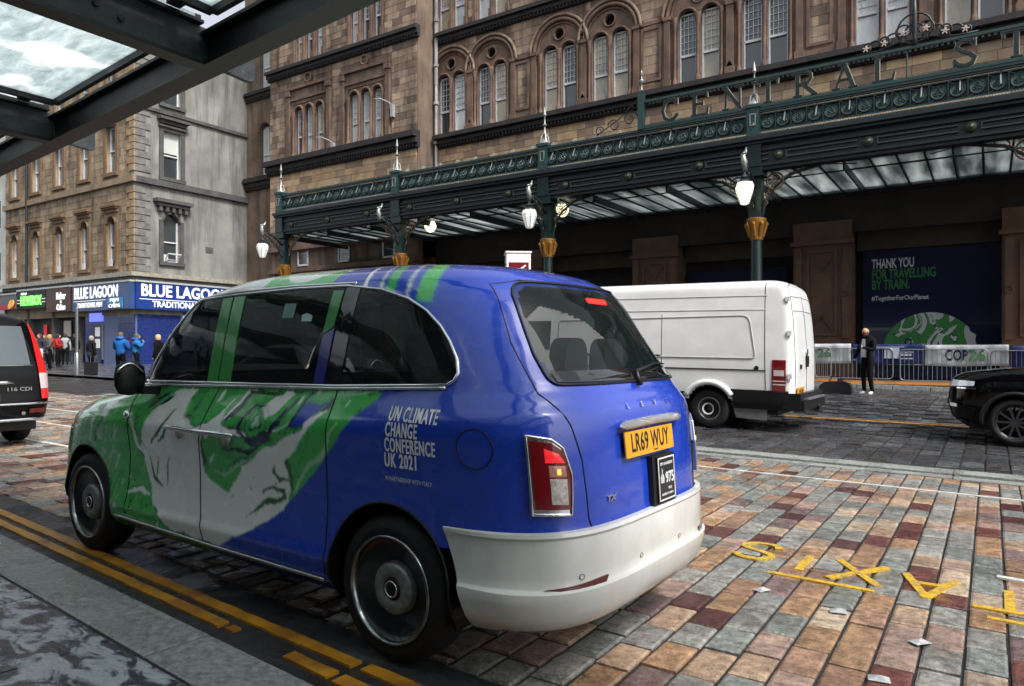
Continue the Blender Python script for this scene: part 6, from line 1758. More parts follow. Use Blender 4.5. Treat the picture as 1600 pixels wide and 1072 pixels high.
for a, c in zip(xs[:-1], xs[1:]):
    # pane, its edge bar, and an open slot beside the next beam
    b = MB(); b.box(a+.17, -2.5, 3.47, c-.02, 2.13, 3.485); skew(b.build('glass_pane', CGm, nc), a)
    b = MB(); b.box(a+.13, -2.5, 3.43, a+.165, 2.14, 3.49); skew(b.build('glazing_bar', BK, nc), a)
    b = MB(); b.box(c-.05, -2.5, 3.428, c-.015, 2.14, 3.465); skew(b.build('glazing_bar', BK, nc), a)
    b = MB(); b.box(a+.17, 2.135, 3.43, c-.02, 2.17, 3.49); b.build('glazing_bar', BK, nc)
    for yy in (1.95, .7, -.6): skew(MB().box(a+.062, yy-.04, 3.43, a+.128, yy+.04, 3.455).build('bar_clip', BK, nc), a)
# building behind the viewer that carries the canopy
nb = thing('near_building', 'dark stone building behind the viewer carrying the glazed canopy', 'building', NP(0, -2.75) + (0,), -math.atan2(SN, CN))
b = MB(); b.box(-40, -8, 0, 25, 0, 16); b.build('wall', mat('dark_near_stone', (.05,.045,.04), .8, var=.5, scale=1.0), nb)
for x in range(-36, 24, 4):
    MB().box(x-1.2, 0, .8, x+1.2, .03, 3.0).build('window', M_['glassd'], nb)
    for z in (5, 9, 12.6): MB().box(x-.6, 0, z, x+.6, .03, z+2.0).build('window', M_['glassd'], nb)

# ------------------------------------------------------------------ other vehicles
def smt(A, zf, k=3):
    A = np.array(A); out = []
    for i in range(1, A.shape[1]):
        v = np.interp(zf, A[:, 0], A[:, i])
        for _ in range(k): v[1:-1] = .25*v[:-2]+.5*v[1:-1]+.25*v[2:]
        out.append(v)
    return out
def shell(A, top, step=.012, k=3):
    zf = np.concatenate([np.arange(A[0][0], top-.05, step), np.linspace(top-.05, top, 10)])
    c = smt(A, zf, k); return Shell(zf, *c), zf
def body_from(sh, zf, m, par, cuts=(), wheels=(), rr=.36, nl=90, na=60, name='body', cz=.36):
    V, F_ = sh.grid(zf, nl, na, na); fc = V[F_].mean(1); keep = np.ones(len(F_), bool)
    for fn in cuts: keep &= ~fn(fc[:, 0], fc[:, 1], fc[:, 2])
    for wx_ in wheels: keep &= ~((np.hypot(fc[:, 0]-wx_, fc[:, 2]-cz) < rr) & (np.abs(fc[:, 1]) > .4))
    link(name, np_mesh(name, V, F_[keep], m, True, None, angle=45), par)
    n = len(V)//len(zf); MB().add([tuple(p) for p in V[-n:]], [tuple(range(n))]).build('roof_panel', m, par)
    for wx_ in wheels:
        for s in (1, -1):
            a = MB(); pts = circle(wx_, cz, rr+.003, 20, -20, 200); vs = []; fs = []
            for px, pz in pts: yb = float(sh.sideY(px, max(zf[0], pz))); vs += [(px, s*(yb-.003), pz), (px, s*.4, pz)]
            for i in range(len(pts)-1): fs.append((2*i, 2*i+1, 2*i+3, 2*i+2))
            a.add(vs, fs).box(wx_-rr, s*.39, .2, wx_+rr, s*.40, cz+rr).build('wheel_arch_liner', M_['black'], par)
cglass = mat('dark_vehicle_glass', (.010,.013,.014), .03, spec=.8, coat=.6)
# --- white panel van (rear towards the right)
VX, VY = -4.35, 13.1
van = thing('white_van', 'long white high-roof panel van parked beyond the taxi', 'van', (VX, VY + .98, gz(VX, VY)), math.pi)
van.rotation_euler = (0, R(-.86), math.pi)
wv = mat('white_van_paint', (.74,.75,.75), .28, coat=.6, var=.10, scale=2.2, bump=.02, inner=(.05,.05,.05))
VA = [(.38,-1.46,5.5,.90,-1.1,4.0,5,4),(.48,-1.50,5.6,.96,-1.1,4.0,6,4),(.8,-1.50,5.6,.985,-1.1,4.0,7,4),(1.15,-1.50,5.5,.99,-1.1,4.0,7,4),(1.5,-1.49,4.9,.975,-1.1,3.8,7,5),(2.0,-1.45,4.3,.93,-1.1,3.3,7,5),(2.35,-1.40,3.9,.885,-1.1,3.0,6.5,5),
      (2.55,-1.35,3.6,.86,-1.05,2.9,6,5),(2.64,-1.28,3.4,.83,-1.0,2.8,5,5),(2.70,-1.15,3.2,.72,-.9,2.6,4,4),(2.725,-.95,3.0,.45,-.7,2.4,3,3),(2.73,-.7,2.6,.1,-.5,2.2,3,3)]
vs_, vzf = shell(VA, 2.73, .03)
body_from(vs_, vzf, wv, van, (lambda x, y, z: z < .52,), (0, 4.32), .43, cz=.37)
patch(vs_, 'lower_cladding', [(-1.40, .40), (-.46, .40), (-.44, .56), (-.40, .74), (-1.40, .74)], 'L', .012, M_['black'], van, rings=4, thick=.02)
patch(vs_, 'lower_cladding', [(.46, .42), (3.85, .42), (3.85, .66), (.40, .66)], 'L', .012, M_['black'], van, rings=4, thick=.02, dens=.3)
patch(vs_, 'lower_cladding', [(-1.40, .40), (-.46, .40), (-.44, .56), (-.40, .74), (-1.40, .74)], 'R', .012, M_['black'], van, rings=4, thick=.02)
patch(vs_, 'underrun_panel', [(-1.02, .20), (-.48, .22), (-.40, .47), (-1.02, .50)], 'L', -.03, mat('bare_metal_panel', (.30,.31,.30), .4, metal=.4, var=.4, scale=5), van, rings=2, thick=.03)
patch(vs_, 'side_panel_recess', rounded([(-.84, 1.30), (3.2, 1.30), (3.2, 2.0), (-.70, 2.07)], [.08, .05, .05, .14], 4), 'L', .003, wv, van, rings=6, tube=.012, tubem=mat('grey_panel_edge', (.40,.40,.40), .4), tubename='panel_edge', dens=.2)
for zz in (2.17, 2.42): surf_line(vs_, 'roof_crease', [(-1.0, zz), (3.2, zz)], 'L', .002, .008, MATS['grey_panel_edge'], van, step=.4)
surf_line(vs_, 'panel_gap', [(-.96, 2.66), (-.97, 2.2), (-1.0, 1.3), (-1.02, .75)], 'L', .001, .006, M_['black'], van)
surf_line(vs_, 'panel_gap', [(.95, 2.1), (.92, 1.2), (.90, .72)], 'L', .001, .006, M_['black'], van)
surf_line(vs_, 'rub_strip', [(-1.02, 1.09), (3.2, 1.09)], 'L', .004, .012, M_['black'], van, step=.4)
patch(vs_, 'door_track', rect(.95, 1.29, 3.1, 1.335), 'L', .012, M_['black'], van, rings=2, thick=.01, dens=.3)
MB().lathe([(.04, 0), (.04, .02), (0, .025)], n=12, M=Matrix.Rotation(R(-90), 4, 'X'), c=vs_.P('L', -.86, 1.13)).build('fuel_cap', M_['black'], van)
# wheel arch lip
MB().tube([(.0+.49*math.cos(R(a)), vs_.P('L', 0, .75).y+.02, .36+.49*math.sin(R(a))) for a in range(28, 153, 8)], .055, 6).build('arch_lip', wv, van, smooth=True)
patch(vs_, 'tail_light', [(4, .72), (33, .72), (33, 1.28), (4, 1.28)], 'C', .012, mat('maroon_lamp_lens', (.16,.006,.012), .12, coat=1.0), van, rings=3, thick=.015)
patch(vs_, 'reverse_lamp', [(8, 1.0), (30, 1.0), (30, 1.10), (8, 1.10)], 'C', .016, mat('pale_lamp_lens', (.6,.5,.5), .12, coat=1.0), van, rings=2, thick=.005)
for zz in (.84, .90): patch(vs_, 'lamp_rib', rect(6, zz, 32, zz+.02), 'C', .016, MATS['pale_lamp_lens'], van, rings=2, thick=.005)
for y_ in (.0,): surf_line(vs_, 'rear_door_gap', [(y_, .62), (y_, 2.62)], 'B', .001, .007, M_['black'], van, step=.2)
surf_line(vs_, 'rear_door_gap', [(.82, .80), (.84, 1.4), (.80, 2.2), (.74, 2.58), (.3, 2.66)], 'B', .001, .007, M_['black'], van)
surf_line(vs_, 'rear_door_gap', [(-.82, .80), (-.84, 1.4), (-.80, 2.2), (-.74, 2.58), (-.3, 2.66)], 'B', .001, .007, M_['black'], van)
for zz in (2.15, 2.40):
    surf_line(vs_, 'door_crease', [(.76, zz), (.06, zz+.02)], 'B', .001, .010, MATS['grey_panel_edge'], van); surf_line(vs_, 'door_crease', [(-.76, zz), (-.06, zz+.02)], 'B', .001, .010, MATS['grey_panel_edge'], van)
for zz in (1.0, 1.75, 2.35): MB().cbox(vs_.P('C', 38, zz) + Vector((-.02, .02, 0)), (.07, .05, .09)).build('door_hinge', wv, van)
b = MB(); b.box(-1.66, -.92, .40, -1.47, .92, .58); b.box(-1.60, -.95, .42, -1.30, .95, .70); b.build('rear_bumper', M_['black'], van)
b = MB(); b.box(-1.70, -.70, .585, -1.50, .70, .61); b.build('bumper_step', M_['steel'], van)
MB().box(-1.525, .28, .66, -1.505, .80, .80).build('number_plate', MATS['yellow_number_plate'], van)
link('plate_characters', text_mesh('SJ14 KXN', .10, .002, .001, .8, M_['black']), van, (-1.527, .54, .73), (R(90), 0, R(-90)))
MB().lathe([(.06, 0), (.07, .015), (0, .02)], n=14, M=Matrix.Rotation(R(-90), 4, 'Y'), c=(-1.50, .0, 1.42)).build('badge', M_['chrome'], van)
MB().box(-1.54, -.02, 1.15, -1.50, .10, 1.35).build('door_handle', M_['black'], van)
MB().box(-1.53, .5, 1.12, -1.50, .56, 1.2).build('lock', M_['black'], van)
b = MB(); b.tube([(-1.72, .0, .38), (-1.62, 0, .40), (-1.3, 0, .40)], .03, 6); b.lathe([(.03, .38), (.035, .45), (0, .48)], (-1.72, 0, 0), 8); b.build('tow_bar', M_['black'], van)
patch(vs_, 'side_window', rect(3.4, 1.40, 4.2, 2.0), 'L', .006, cglass, van, rings=4)
patch(vs_, 'windscreen', rect(-.7, 1.45, .7, 2.15), 'F', .006, cglass, van, rings=4)
for wx_ in (0, 4.32):
    for s in (1, -1): wheel('wheel', van, (wx_, s*.84, .36), .36, .24, .21, s, 'steel', mat('black_steel_wheel', (.02,.02,.022), .4))
MB().box(-1.2, -.85, .3, 5.0, .85, .5).build('chassis', M_['black'], van)
MB().lathe([(.095, -.01), (.085, .012), (.11, .02)], n=20, M=Matrix.Rotation(R(-90), 4, 'X'), c=(0, .975, .36), cap=False).build('hub_ring', M_['wframe'], van)

# --- black people carrier (rear towards us, at the left edge)
mx_, my_ = -11.05, 4.0
mpv = thing('black_people_carrier', 'black people carrier at the left edge with a tall red and white tail light', 'van', (mx_, my_, gz(mx_, my_)), math.pi)
mpv.rotation_euler = (0, R(-.86), math.pi)
bp = mat('wet_black_car_paint', (.002,.002,.0025), .08, coat=.12, spec=.25, rvar=.05, scale=6, inner=(.01,.01,.01))
MA = [(.30,.06,4.5,.86,.5,3.4,4,3),(.40,0,4.6,.93,.5,3.4,5,3),(.60,-.02,4.65,.95,.5,3.4,5.5,3),(.75,.0,4.6,.95,.5,3.4,6,3),(1.0,.02,4.3,.94,.5,3.3,6,3),(1.15,.05,3.9,.91,.5,3.1,6,3),(1.5,.13,3.3,.83,.5,2.8,5,4),(1.72,.20,2.9,.76,.6,2.4,4.5,4),(1.80,.28,2.7,.68,.7,2.2,4,3.5),(1.85,.45,2.4,.50,.8,2.0,3,3),(1.875,.8,2.1,.12,1.0,1.9,3,3)]
ms_, mzf = shell(MA, 1.875, .02)
ms_.P0 = None
body_from(ms_, mzf, bp, mpv, (lambda x, y, z: z < .36,), (.85, 3.95), .38, cz=.34)
def mpP(y, z, o=-.006): return Vector((float(ms_.rearX(y, z))+o, y, z))
def mpanel(name, pts, m, o=-.006, seg=8):
    b = MB(); vs = []; nU = seg
    (y0_, z0_), (y1_, z1_), (y2_, z2_), (y3_, z3_) = pts
    for j in range(seg+1):
        for i in range(seg+1):
            s, t = i/seg, j/seg
            y = (1-t)*((1-s)*y0_+s*y1_)+t*((1-s)*y3_+s*y2_); z = (1-t)*((1-s)*z0_+s*z1_)+t*((1-s)*z3_+s*z2_)
            vs.append(mpP(y, z, o))
    fs = [(j*(seg+1)+i, j*(seg+1)+i+1, (j+1)*(seg+1)+i+1, (j+1)*(seg+1)+i) for j in range(seg) for i in range(seg)]
    return b.add(vs, fs).build(name, m, mpv, smooth=True)
mpanel('rear_window', [(-.66, 1.13), (.66, 1.13), (.60, 1.66), (-.60, 1.66)], mat('sky_lit_vehicle_glass', (.05,.07,.075), .04, spec=1.0, coat=1.0))
for s in (1, -1):
    mpanel('tail_light', [(s*.76, 1.02), (s*.915, 1.02), (s*.80, 1.70), (s*.70, 1.70)], mat('bright_red_tall_lens', (.50,.012,.012), .1, coat=1.0, emit=(1,.03,.02), estr=.12), -.016)
    mpanel('reverse_lamp', [(s*.78, .80), (s*.93, .80), (s*.915, 1.015), (s*.76, 1.015)], MATS['pale_lamp_lens'], -.016)
    mpanel('tail_light_foot', [(s*.79, .66), (s*.935, .66), (s*.93, .795), (s*.78, .795)], MATS['bright_red_tall_lens'], -.016)
    mpanel('rear_reflector', [(s*.62, .47), (s*.84, .47), (s*.84, .53), (s*.62, .53)], MATS['dark_red_reflector'], -.03)
b = MB(); b.tube([mpP(y, .60, -.02) for y in np.linspace(-.88, .88, 17)], .018, 6); b.build('bumper_strip', M_['chrome'], mpv, smooth=True)
b = MB(); b.tube([mpP(y, .385, -.03) for y in np.linspace(-.80, .80, 17)], .025, 6); b.build('lower_bumper_strip', M_['chrome'], mpv, smooth=True)
b = MB(); b.tube([mpP(y, .895, -.03) for y in np.linspace(-.42, .42, 9)], .028, 8); b.build('tailgate_trim', M_['chrome'], mpv, smooth=True)
b = MB(); b.tube([mpP(y, 1.12, -.004) for y in np.linspace(-.7, .7, 9)], .008, 5); b.build('window_trim', M_['steel'], mpv, smooth=True)
link('badge', text_mesh('116 CDI', .07, .006, .001, 1.3, M_['chrome']), mpv, tuple(mpP(-.50, .80, -.012)), (R(90), 0, R(-90)))
MB().box(-.03, -.26, .63, -.01, .26, .74).build('number_plate', MATS['yellow_number_plate'], mpv)
for y_ in (.55,-.55): MB().lathe([(.025, 0), (.025, .012), (0, .014)], n=10, M=Matrix.Rotation(R(-90), 4, 'Y'), c=mpP(y_, .47, -.012)).build('parking_sensor', M_['steel'], mpv)
patch(ms_, 'side_window', [(.75, 1.16), (2.9, 1.16), (2.6, 1.62), (.85, 1.64)], 'L', .005, cglass, mpv, rings=4, dens=.2)
for wx_ in (.85, 3.95):
    for s in (1, -1): wheel('wheel', mpv, (wx_, s*.80, .33), .33, .23, .21, s, 'alloy', M_['steel'])
MB().box(.2, -.8, .22, 4.2, .8, .42).build('chassis', M_['black'], mpv)

# --- black suv entering at the right edge
sx_, sy_ = -.62, 14.55
suv = thing('black_suv', 'front end of a black SUV entering at the right edge with its headlight showing', 'car', (sx_, sy_, gz(sx_, sy_)), math.pi)
suv.rotation_euler = (0, R(-.86), math.pi); suv.scale = (1.07, 1.07, 1.07)
# x measured backwards from the nose: nose at 0, car extends to x = -4.2
UA = [(.22,-4.0,-.22,.84,-3.6,-.75,4,3),(.34,-4.1,-.06,.90,-3.6,-.75,4,3),(.55,-4.15,0,.92,-3.6,-.75,4,3.2),(.80,-4.15,-.02,.925,-3.6,-.75,4,3.2),(.95,-4.1,-.06,.91,-3.6,-.75,4,3.2),(1.03,-4.1,-.20,.89,-3.6,-.8,4,3.2),(1.09,-4.08,-.60,.86,-3.55,-1.0,4,3.2),(1.14,-4.05,-1.05,.83,-3.5,-1.5,4,3.2),(1.25,-4.0,-1.35,.78,-3.4,-1.7,4,4),(1.5,-3.8,-1.85,.68,-3.3,-2.2,4,4),(1.62,-3.5,-2.2,.55,-3.1,-2.5,3,3),(1.66,-3.2,-2.5,.15,-3.0,-2.6,3,3)]
us_, uzf = shell(UA, 1.66, .015, 2)
V, F_ = us_.grid(uzf, 90, 60, 110); fc = V[F_].mean(1); keep = np.ones(len(F_), bool)
for wx_ in (-.86, -3.45): keep &= ~((np.hypot(fc[:, 0]-wx_, fc[:, 2]-.35) < .40) & (np.abs(fc[:, 1]) > .4))
link('body', np_mesh('body', V, F_[keep], bp, True, None, angle=45), suv); n = len(V)//len(uzf); MB().add([tuple(p) for p in V[-n:]], [tuple(range(n))]).build('roof_panel', bp, suv)
for wx_ in (-.86, -3.45):
    MB().tube([(wx_+.41*math.cos(R(a)), .925, .35+.41*math.sin(R(a))) for a in range(-10, 191, 12)], .03, 6).build('wheel_arch_cladding', M_['black'], suv, smooth=True)
    for s in (1, -1): wheel('wheel', suv, (wx_, s*.80, .34), .34, .23, .24, s, 'alloy', mat('dark_alloy', (.10,.10,.11), .3, metal=.8))
def cornF(a, z):
    b_ = us_.q('b', z); cf = us_.q('cf', z); xf = us_.q('xf', z); nf = us_.q('nf', z); al = R(a); k = (abs(math.cos(al))**nf + abs(math.sin(al))**nf)**(-1/nf)
    return Vector((cf+(xf-cf)*math.sin(al)*k, b_*math.cos(al)*k, z))
def fpanel(name, a0, a1, z0, z1, m, o=.012, taper=0.0, seg=10, par=suv):
    vs = []
    for j in range(4):
        for i in range(seg+1):
            a = a0+(a1-a0)*i/seg; t = j/3; sh_ = taper*(1-i/seg)
            z = (z0+sh_*.5)*(1-t)+(z1-sh_*.2)*t; p = cornF(a, z); d = Vector((math.sin(R(a)), math.cos(R(a)), 0)); vs.append(p+d*o)
    fs = [(j*(seg+1)+i, j*(seg+1)+i+1, (j+1)*(seg+1)+i+1, (j+1)*(seg+1)+i) for j in range(3) for i in range(seg)]
    return MB().add(vs, fs).build(name, m, par, smooth=True)
for q in (1,):
    fpanel('headlight', 30, 64, .82, .93, mat('clear_headlight_lens', (.50,.53,.55), .06, coat=1.0, var=.6, scale=18, emit=(.8,.9,1), estr=.12), taper=.06)
    fpanel('headlight_bezel', 28, 66, .80, .82, M_['chrome'], .014)
fpanel('grille', 66, 114, .62, .92, M_['black'], .008); fpanel('lower_grille', 60, 120, .30, .50, M_['black'], .01); fpanel('grille_trim', 60, 120, .905, .92, M_['chrome'], .014)
fpanel('bumper_trim', 42, 60, .30, .33, M_['chrome'], .016); fpanel('fog_lamp', 46, 58, .52, .57, MATS['clear_headlight_lens'], .012); fpanel('number_plate', 78, 102, .52, .62, M_['white'], .016)
fpanel('bonnet_reflection_strip', 20, 60, .985, .99, M_['steel'], .001) if False else None
MB().box(-3.9, -.8, .2, -.3, .8, .4).build('chassis', M_['black'], suv)
patch(us_, 'side_window', [(-3.6, 1.18), (-1.55, 1.16), (-2.2, 1.5), (-3.4, 1.5)], 'L', .005, cglass, suv, rings=3, dens=.2)
patch(us_, 'windscreen', rect(-.62, 1.20, .62, 1.54), 'F', .006, cglass, suv, rings=4)

# --- silver car beyond the taxi (seen through its windows)
kx, ky = -13.3, 12.3
sil = thing('silver_hatchback', 'pale silver hatchback seen through the taxi front windows', 'car', (kx, ky, gz(kx, ky)), math.pi)
sp_ = mat('pale_silver_car_paint', (.42,.47,.47), .25, coat=.8, inner=(.02,.02,.02))
KA = [(.25,.06,4.0,.80,.5,3.2,4,3),(.4,0,4.1,.85,.5,3.2,4,3),(.7,0,4.1,.86,.5,3.1,4,3),(.88,.05,3.9,.85,.5,2.9,4,3),(.96,.08,3.0,.82,.5,2.5,4,3),(1.2,.25,2.5,.72,.6,2.0,4,3.5),(1.38,.5,2.1,.62,.8,1.8,3.5,3),(1.45,.9,1.8,.4,1.1,1.6,3,3),(1.47,1.2,1.6,.1,1.3,1.5,3,3)]
ks_, kzf = shell(KA, 1.47, .02)
body_from(ks_, kzf, sp_, sil, (), (.7, 3.2), .34, cz=.31)
patch(ks_, 'side_window', rounded([(.35, .97), (2.75, .97), (1.9, 1.36), (.75, 1.36)], .05, 3), 'L', .005, cglass, sil, rings=4, dens=.2); patch(ks_, 'rear_window', [(-.62, .98), (.62, .98), (.5, 1.34), (-.5, 1.34)], 'B', .005, cglass, sil, rings=4)
for wx_ in (.7, 3.2):
    for s in (1, -1): wheel('wheel', sil, (wx_, s*.73, .31), .31, .2, .2, s, 'alloy', M_['steel'])

# ------------------------------------------------------------------ people
def chain(name, pts, edges, radii, m, par, sub=1, cols=None, smooth=True):
    me = bpy.data.meshes.new('tmp'); me.from_pydata(pts, edges, []); ob = bpy.data.objects.new('tmp', me); col.objects.link(ob)
    sk = ob.modifiers.new('s', 'SKIN'); sk.use_smooth_shade = True
    for i, r_ in enumerate(radii): me.skin_vertices[0].data[i].radius = r_ if isinstance(r_, tuple) else (r_, r_); me.skin_vertices[0].data[i].use_root = (i == 0)
    sb = ob.modifiers.new('b', 'SUBSURF'); sb.levels = sub; sb.render_levels = sub
    dg = bpy.context.evaluated_depsgraph_get(); dg.update(); out = bpy.data.meshes.new_from_object(ob.evaluated_get(dg)); bpy.data.objects.remove(ob); bpy.data.meshes.remove(me)
    out.name = name; out.materials.clear(); out.materials.append(m)
    if cols:
        ca = out.color_attributes.new('Col', 'FLOAT_COLOR', 'POINT')
        seg = [(Vector(pts[a]), Vector(pts[b]), cols[k], (radii[a][0] if isinstance(radii[a], tuple) else radii[a])) for k, (a, b) in enumerate(edges)]
        for i, v in enumerate(out.vertices):
            best = None
            for a, b, c, r_ in seg:
                d = b-a; t = max(0, min(1, (v.co-a).dot(d)/max(d.length_squared, 1e-9))); dd = (v.co-(a+d*t)).length/max(r_, .03)
                if best is None or dd < best[0]: best = (dd, c)
            ca.data[i].color = (*best[1], 1)
    out.polygons.foreach_set('use_smooth', [True]*len(out.polygons))
    return link(name, out, par)
PMt = mat('cloth_and_skin', (.5,.5,.5), .8, attr='Col', spec=.15, bump=.25, bscale=9)
def person(label, x, y, h, face, top, legs, hair, shoes=(.02,.02,.02), skin=(.42,.26,.18), arms='down', stride=0.0, lean=0.0, bald=False, beard=False, inner=None, hood=None, z=None, bulk=1.0, group=None, coat=False):
    t = thing('person', label, 'person', (x, y, gz(x, y)+.06 if z is None else z), face, group)
    k = h/1.76; s = stride
    J = dict(pel=(0,0,.95), wa=(0,0,1.10), ch=(lean*.5,0,1.30), up=(lean*.8,0,1.43), nk=(lean+.01,0,1.52), hd=(lean+.03+(.04 if arms == 'phone' else 0),0,1.63), tp=(lean+.02+(.05 if arms == 'phone' else 0),0,1.70),
             sl=(lean*.8,.18,1.42), sr=(lean*.8,-.18,1.42), hl=(0,.095,.92), hr=(0,-.095,.92), kl=(.05+s*.5,.11,.50), kr=(.03-s*.3,-.11,.50), al=(s*.9-.02,.12,.09), ar=(-s-.02,-.12,.09 + abs(s)*.05), tl=(s*.9+.13,.14,.045), tr=(-s+.13,-.14,.045+abs(s)*.02))
    if arms == 'phone': J.update(el=(.06,.25,1.16), wl=(.30,.14,1.22), ml=(.37,.10,1.25), er=(.04,-.26,1.14), wr=(.14,-.28,.95), mr=(.17,-.27,.88))
    elif arms == 'face': J.update(el=(.16,.26,1.22), wl=(.22,.14,1.42), ml=(.22,.09,1.50), er=(.14,-.27,1.22), wr=(.24,-.15,1.38), mr=(.26,-.10,1.44))
    elif arms == 'fold': J.update(el=(.08,.27,1.16), wl=(.24,.08,1.12), ml=(.25,.0,1.12), er=(.08,-.27,1.16), wr=(.24,-.08,1.16), mr=(.25,.0,1.17))
    else: J.update(el=(-.02+s*.2,.24,1.14), wl=(.06+s*.4,.25,.90), ml=(.08+s*.45,.25,.82), er=(-.02-s*.2,-.24,1.14), wr=(.03-s*.2,-.25,.90), mr=(.05-s*.2,-.25,.82))
    R0 = dict(pel=(.15,.12), wa=(.14*bulk,.11*bulk), ch=(.17*bulk,.12*bulk), up=(.15*bulk,.11*bulk), nk=.058, hd=(.085,.10), tp=(.062,.072), sl=.075*bulk, sr=.075*bulk, hl=.10, hr=.10, kl=.066, kr=.066, al=.050, ar=.050, tl=.042, tr=.042, el=.053*bulk, er=.053*bulk, wl=.038, wr=.038, ml=.036, mr=.036)
    names = list(J); idx = {n: i for i, n in enumerate(names)}
    E = [('pel','wa',top),('wa','ch',top),('ch','up',top),('up','nk',top),('nk','hd',skin),('hd','tp',skin if bald else hair),('up','sl',top),('up','sr',top),('sl','el',top),('el','wl',top),('wl','ml',skin),('sr','er',top),('er','wr',top),('wr','mr',skin),
         ('pel','hl',legs),('pel','hr',legs),('hl','kl',legs),('kl','al',legs),('al','tl',shoes),('hr','kr',legs),('kr','ar',legs),('ar','tr',shoes)]
    pts = [tuple(c*k for c in J[n]) for n in names]
    rad = [tuple(v*k for v in R0[n]) if isinstance(R0[n], tuple) else R0[n]*k for n in names]
    chain('body', pts, [(idx[a], idx[b]) for a, b, c in E], rad, PMt, t, 1, [c for a, b, c in E])
    hd = Vector(J['hd'])*k
    if not bald:
        mh = mat('hair_%d_%d_%d' % tuple(int(v*255) for v in hair), hair, .8)
        b = MB(); b.lathe([(.0, .125), (.055, .115), (.092, .075), (.106, .02), (.100, -.05), (.085, -.09)], n=14, c=hd+Vector((-.022, 0, .0)), M=Matrix.Diagonal((1.0*k, .92*k, 1.0*k, 1)), cap=False); b.build('hair', mh, t, smooth=True)
    fm = mat('face_skin_%d' % int(skin[0]*255), skin, .6)
    b = MB(); b.lathe([(0, .10), (.05, .085), (.078, .03), (.080, -.03), (.06, -.085), (.03, -.115), (0, -.12)], n=12, c=hd+Vector((.018*k, 0, -.01)), M=Matrix.Diagonal((k, .88*k, k, 1)), cap=False)
    b.lathe([(0, .03), (.012, 0), (.014, -.02), (0, -.03)], n=6, c=hd+Vector((.098*k, 0, -.01)), M=Matrix.Identity(4)); 
    for q in (-1, 1): b.lathe([(0, .03), (.012, .0), (0, -.03)], n=6, c=hd+Vector((.0, q*.082*k, -.005)))
    b.build('face', fm, t, smooth=True)
    b = MB()
    for q in (-1, 1): b.lathe([(0, .008), (.010, 0), (0, -.008)], n=6, c=hd+Vector((.088*k, q*.03*k, .018)))
    b.box(*(hd+Vector((.082*k, -.022, -.055))), *(hd+Vector((.092*k, .022, -.048)))); b.build('eyes_and_mouth', mat('dark_features', (.03,.015,.012), .5), t)
    if beard:
        b = MB(); b.lathe([(.0, -.135), (.045, -.12), (.074, -.08), (.084, -.03), (.082, -.01)], n=12, c=hd+Vector((.026*k, 0, -.005)), M=Matrix.Diagonal((k, .9*k, k, 1)), cap=False); b.build('beard', mat('ginger_beard', (.16,.05,.025), .8), t, smooth=True)
    if inner:
        b = MB(); v0 = [(.135, -.05, 1.44), (.165, -.06, 1.25), (.165, -.055, .98), (.165, .055, .98), (.165, .06, 1.25), (.135, .05, 1.44)]
        b.add([tuple(Vector(p)*k+Vector((lean*.4, 0, 0))) for p in v0], [(0,1,2,3,4,5)]); b.add([tuple(Vector(p)*k+Vector((lean*.4-.05, 0, 0))) for p in v0], [(5,4,3,2,1,0)]); b.build('shirt', mat('white_shirt', inner, .7), t)
    if hood: MB().lathe([(.05, .0), (.13, .03), (.15, .09), (.12, .13), (.06, .12)], n=12, c=Vector(J['nk'])*k+Vector((-.04, 0, -.06)), M=Matrix.Identity(4)).build('hood', mat('hood_%d' % int(hood[2]*99), hood, .7), t, smooth=True)
    if coat: chain('coat_skirt', [tuple(Vector(p)*k) for p in ((0,0,1.1), (0,0,.95), (0,0,.72))], [(0,1), (1,2)], [(.17*k,.14*k), (.19*k,.16*k), (.20*k,.17*k)], mat('coat_%d_%d' % (int(top[0]*99), int(top[2]*99)), top, .8), t)
    return t
BKc = (.004,.004,.005)
man = person('bearded bald man in black with white trainers looking down at his phone by the barrier', -2.68, 20.8, 1.80, R(-125), BKc, BKc, (.05,.03,.02), shoes=(.7,.7,.7), arms='phone', bald=True, beard=True, inner=(.62,.63,.66), coat=False, z=gz(-2.68, 20.8))
MB().cbox((.385, .10, 1.29), (.012, .075, .15)).build('phone', M_['black'], man)
# standing by the shops
person('person in a bright blue hooded puffer jacket standing outside the blue shop, seen from behind', -26.2, 13.95, 1.78, R(120), (.015,.11,.34), BKc, (.12,.09,.06), arms='fold', bulk=1.35, hood=(.015,.12,.36), z=gz(-26, 14))
person('person in a blue puffer jacket just beyond the first blue jacket', -27.4, 15.2, 1.76, R(60), (.02,.14,.36), BKc, (.10,.08,.06), arms='face', bulk=1.3, hood=(.015,.12,.36), z=gz(-27, 15))
person('fair-haired person in a dark coat beside the taxi mirror', -25.4, 14.9, 1.72, R(-150), BKc, BKc, (.5,.38,.22), bulk=1.1, coat=True, z=gz(-25, 15))
person('person in black standing behind a black wheeled suitcase', -31.2, 15.4, 1.66, R(100), (.012,.012,.014), BKc, (.30,.28,.26), bulk=1.1, coat=True, z=gz(-31, 15))
person('person in a grey top and white trainers walking towards the shops', -41.0, 18.9, 1.74, R(150), (.30,.30,.31), BKc, (.04,.03,.025), shoes=(.65,.65,.65), stride=.28, z=gz(-41, 19)+.06)
person('fair-haired woman in a pale scarf and dark coat facing the street', -36.6, 16.2, 1.70, R(-100), (.10,.09,.085), BKc, (.42,.28,.12), bulk=1.05, coat=True, arms='fold', z=gz(-36, 16)+.02)
person('person in a dark jacket over white trousers beside the people carrier', -36.2, 15.6, 1.72, R(-60), (.03,.035,.05), (.55,.55,.55), (.12,.05,.04), bulk=1.1, z=gz(-36, 15.6)+.02)
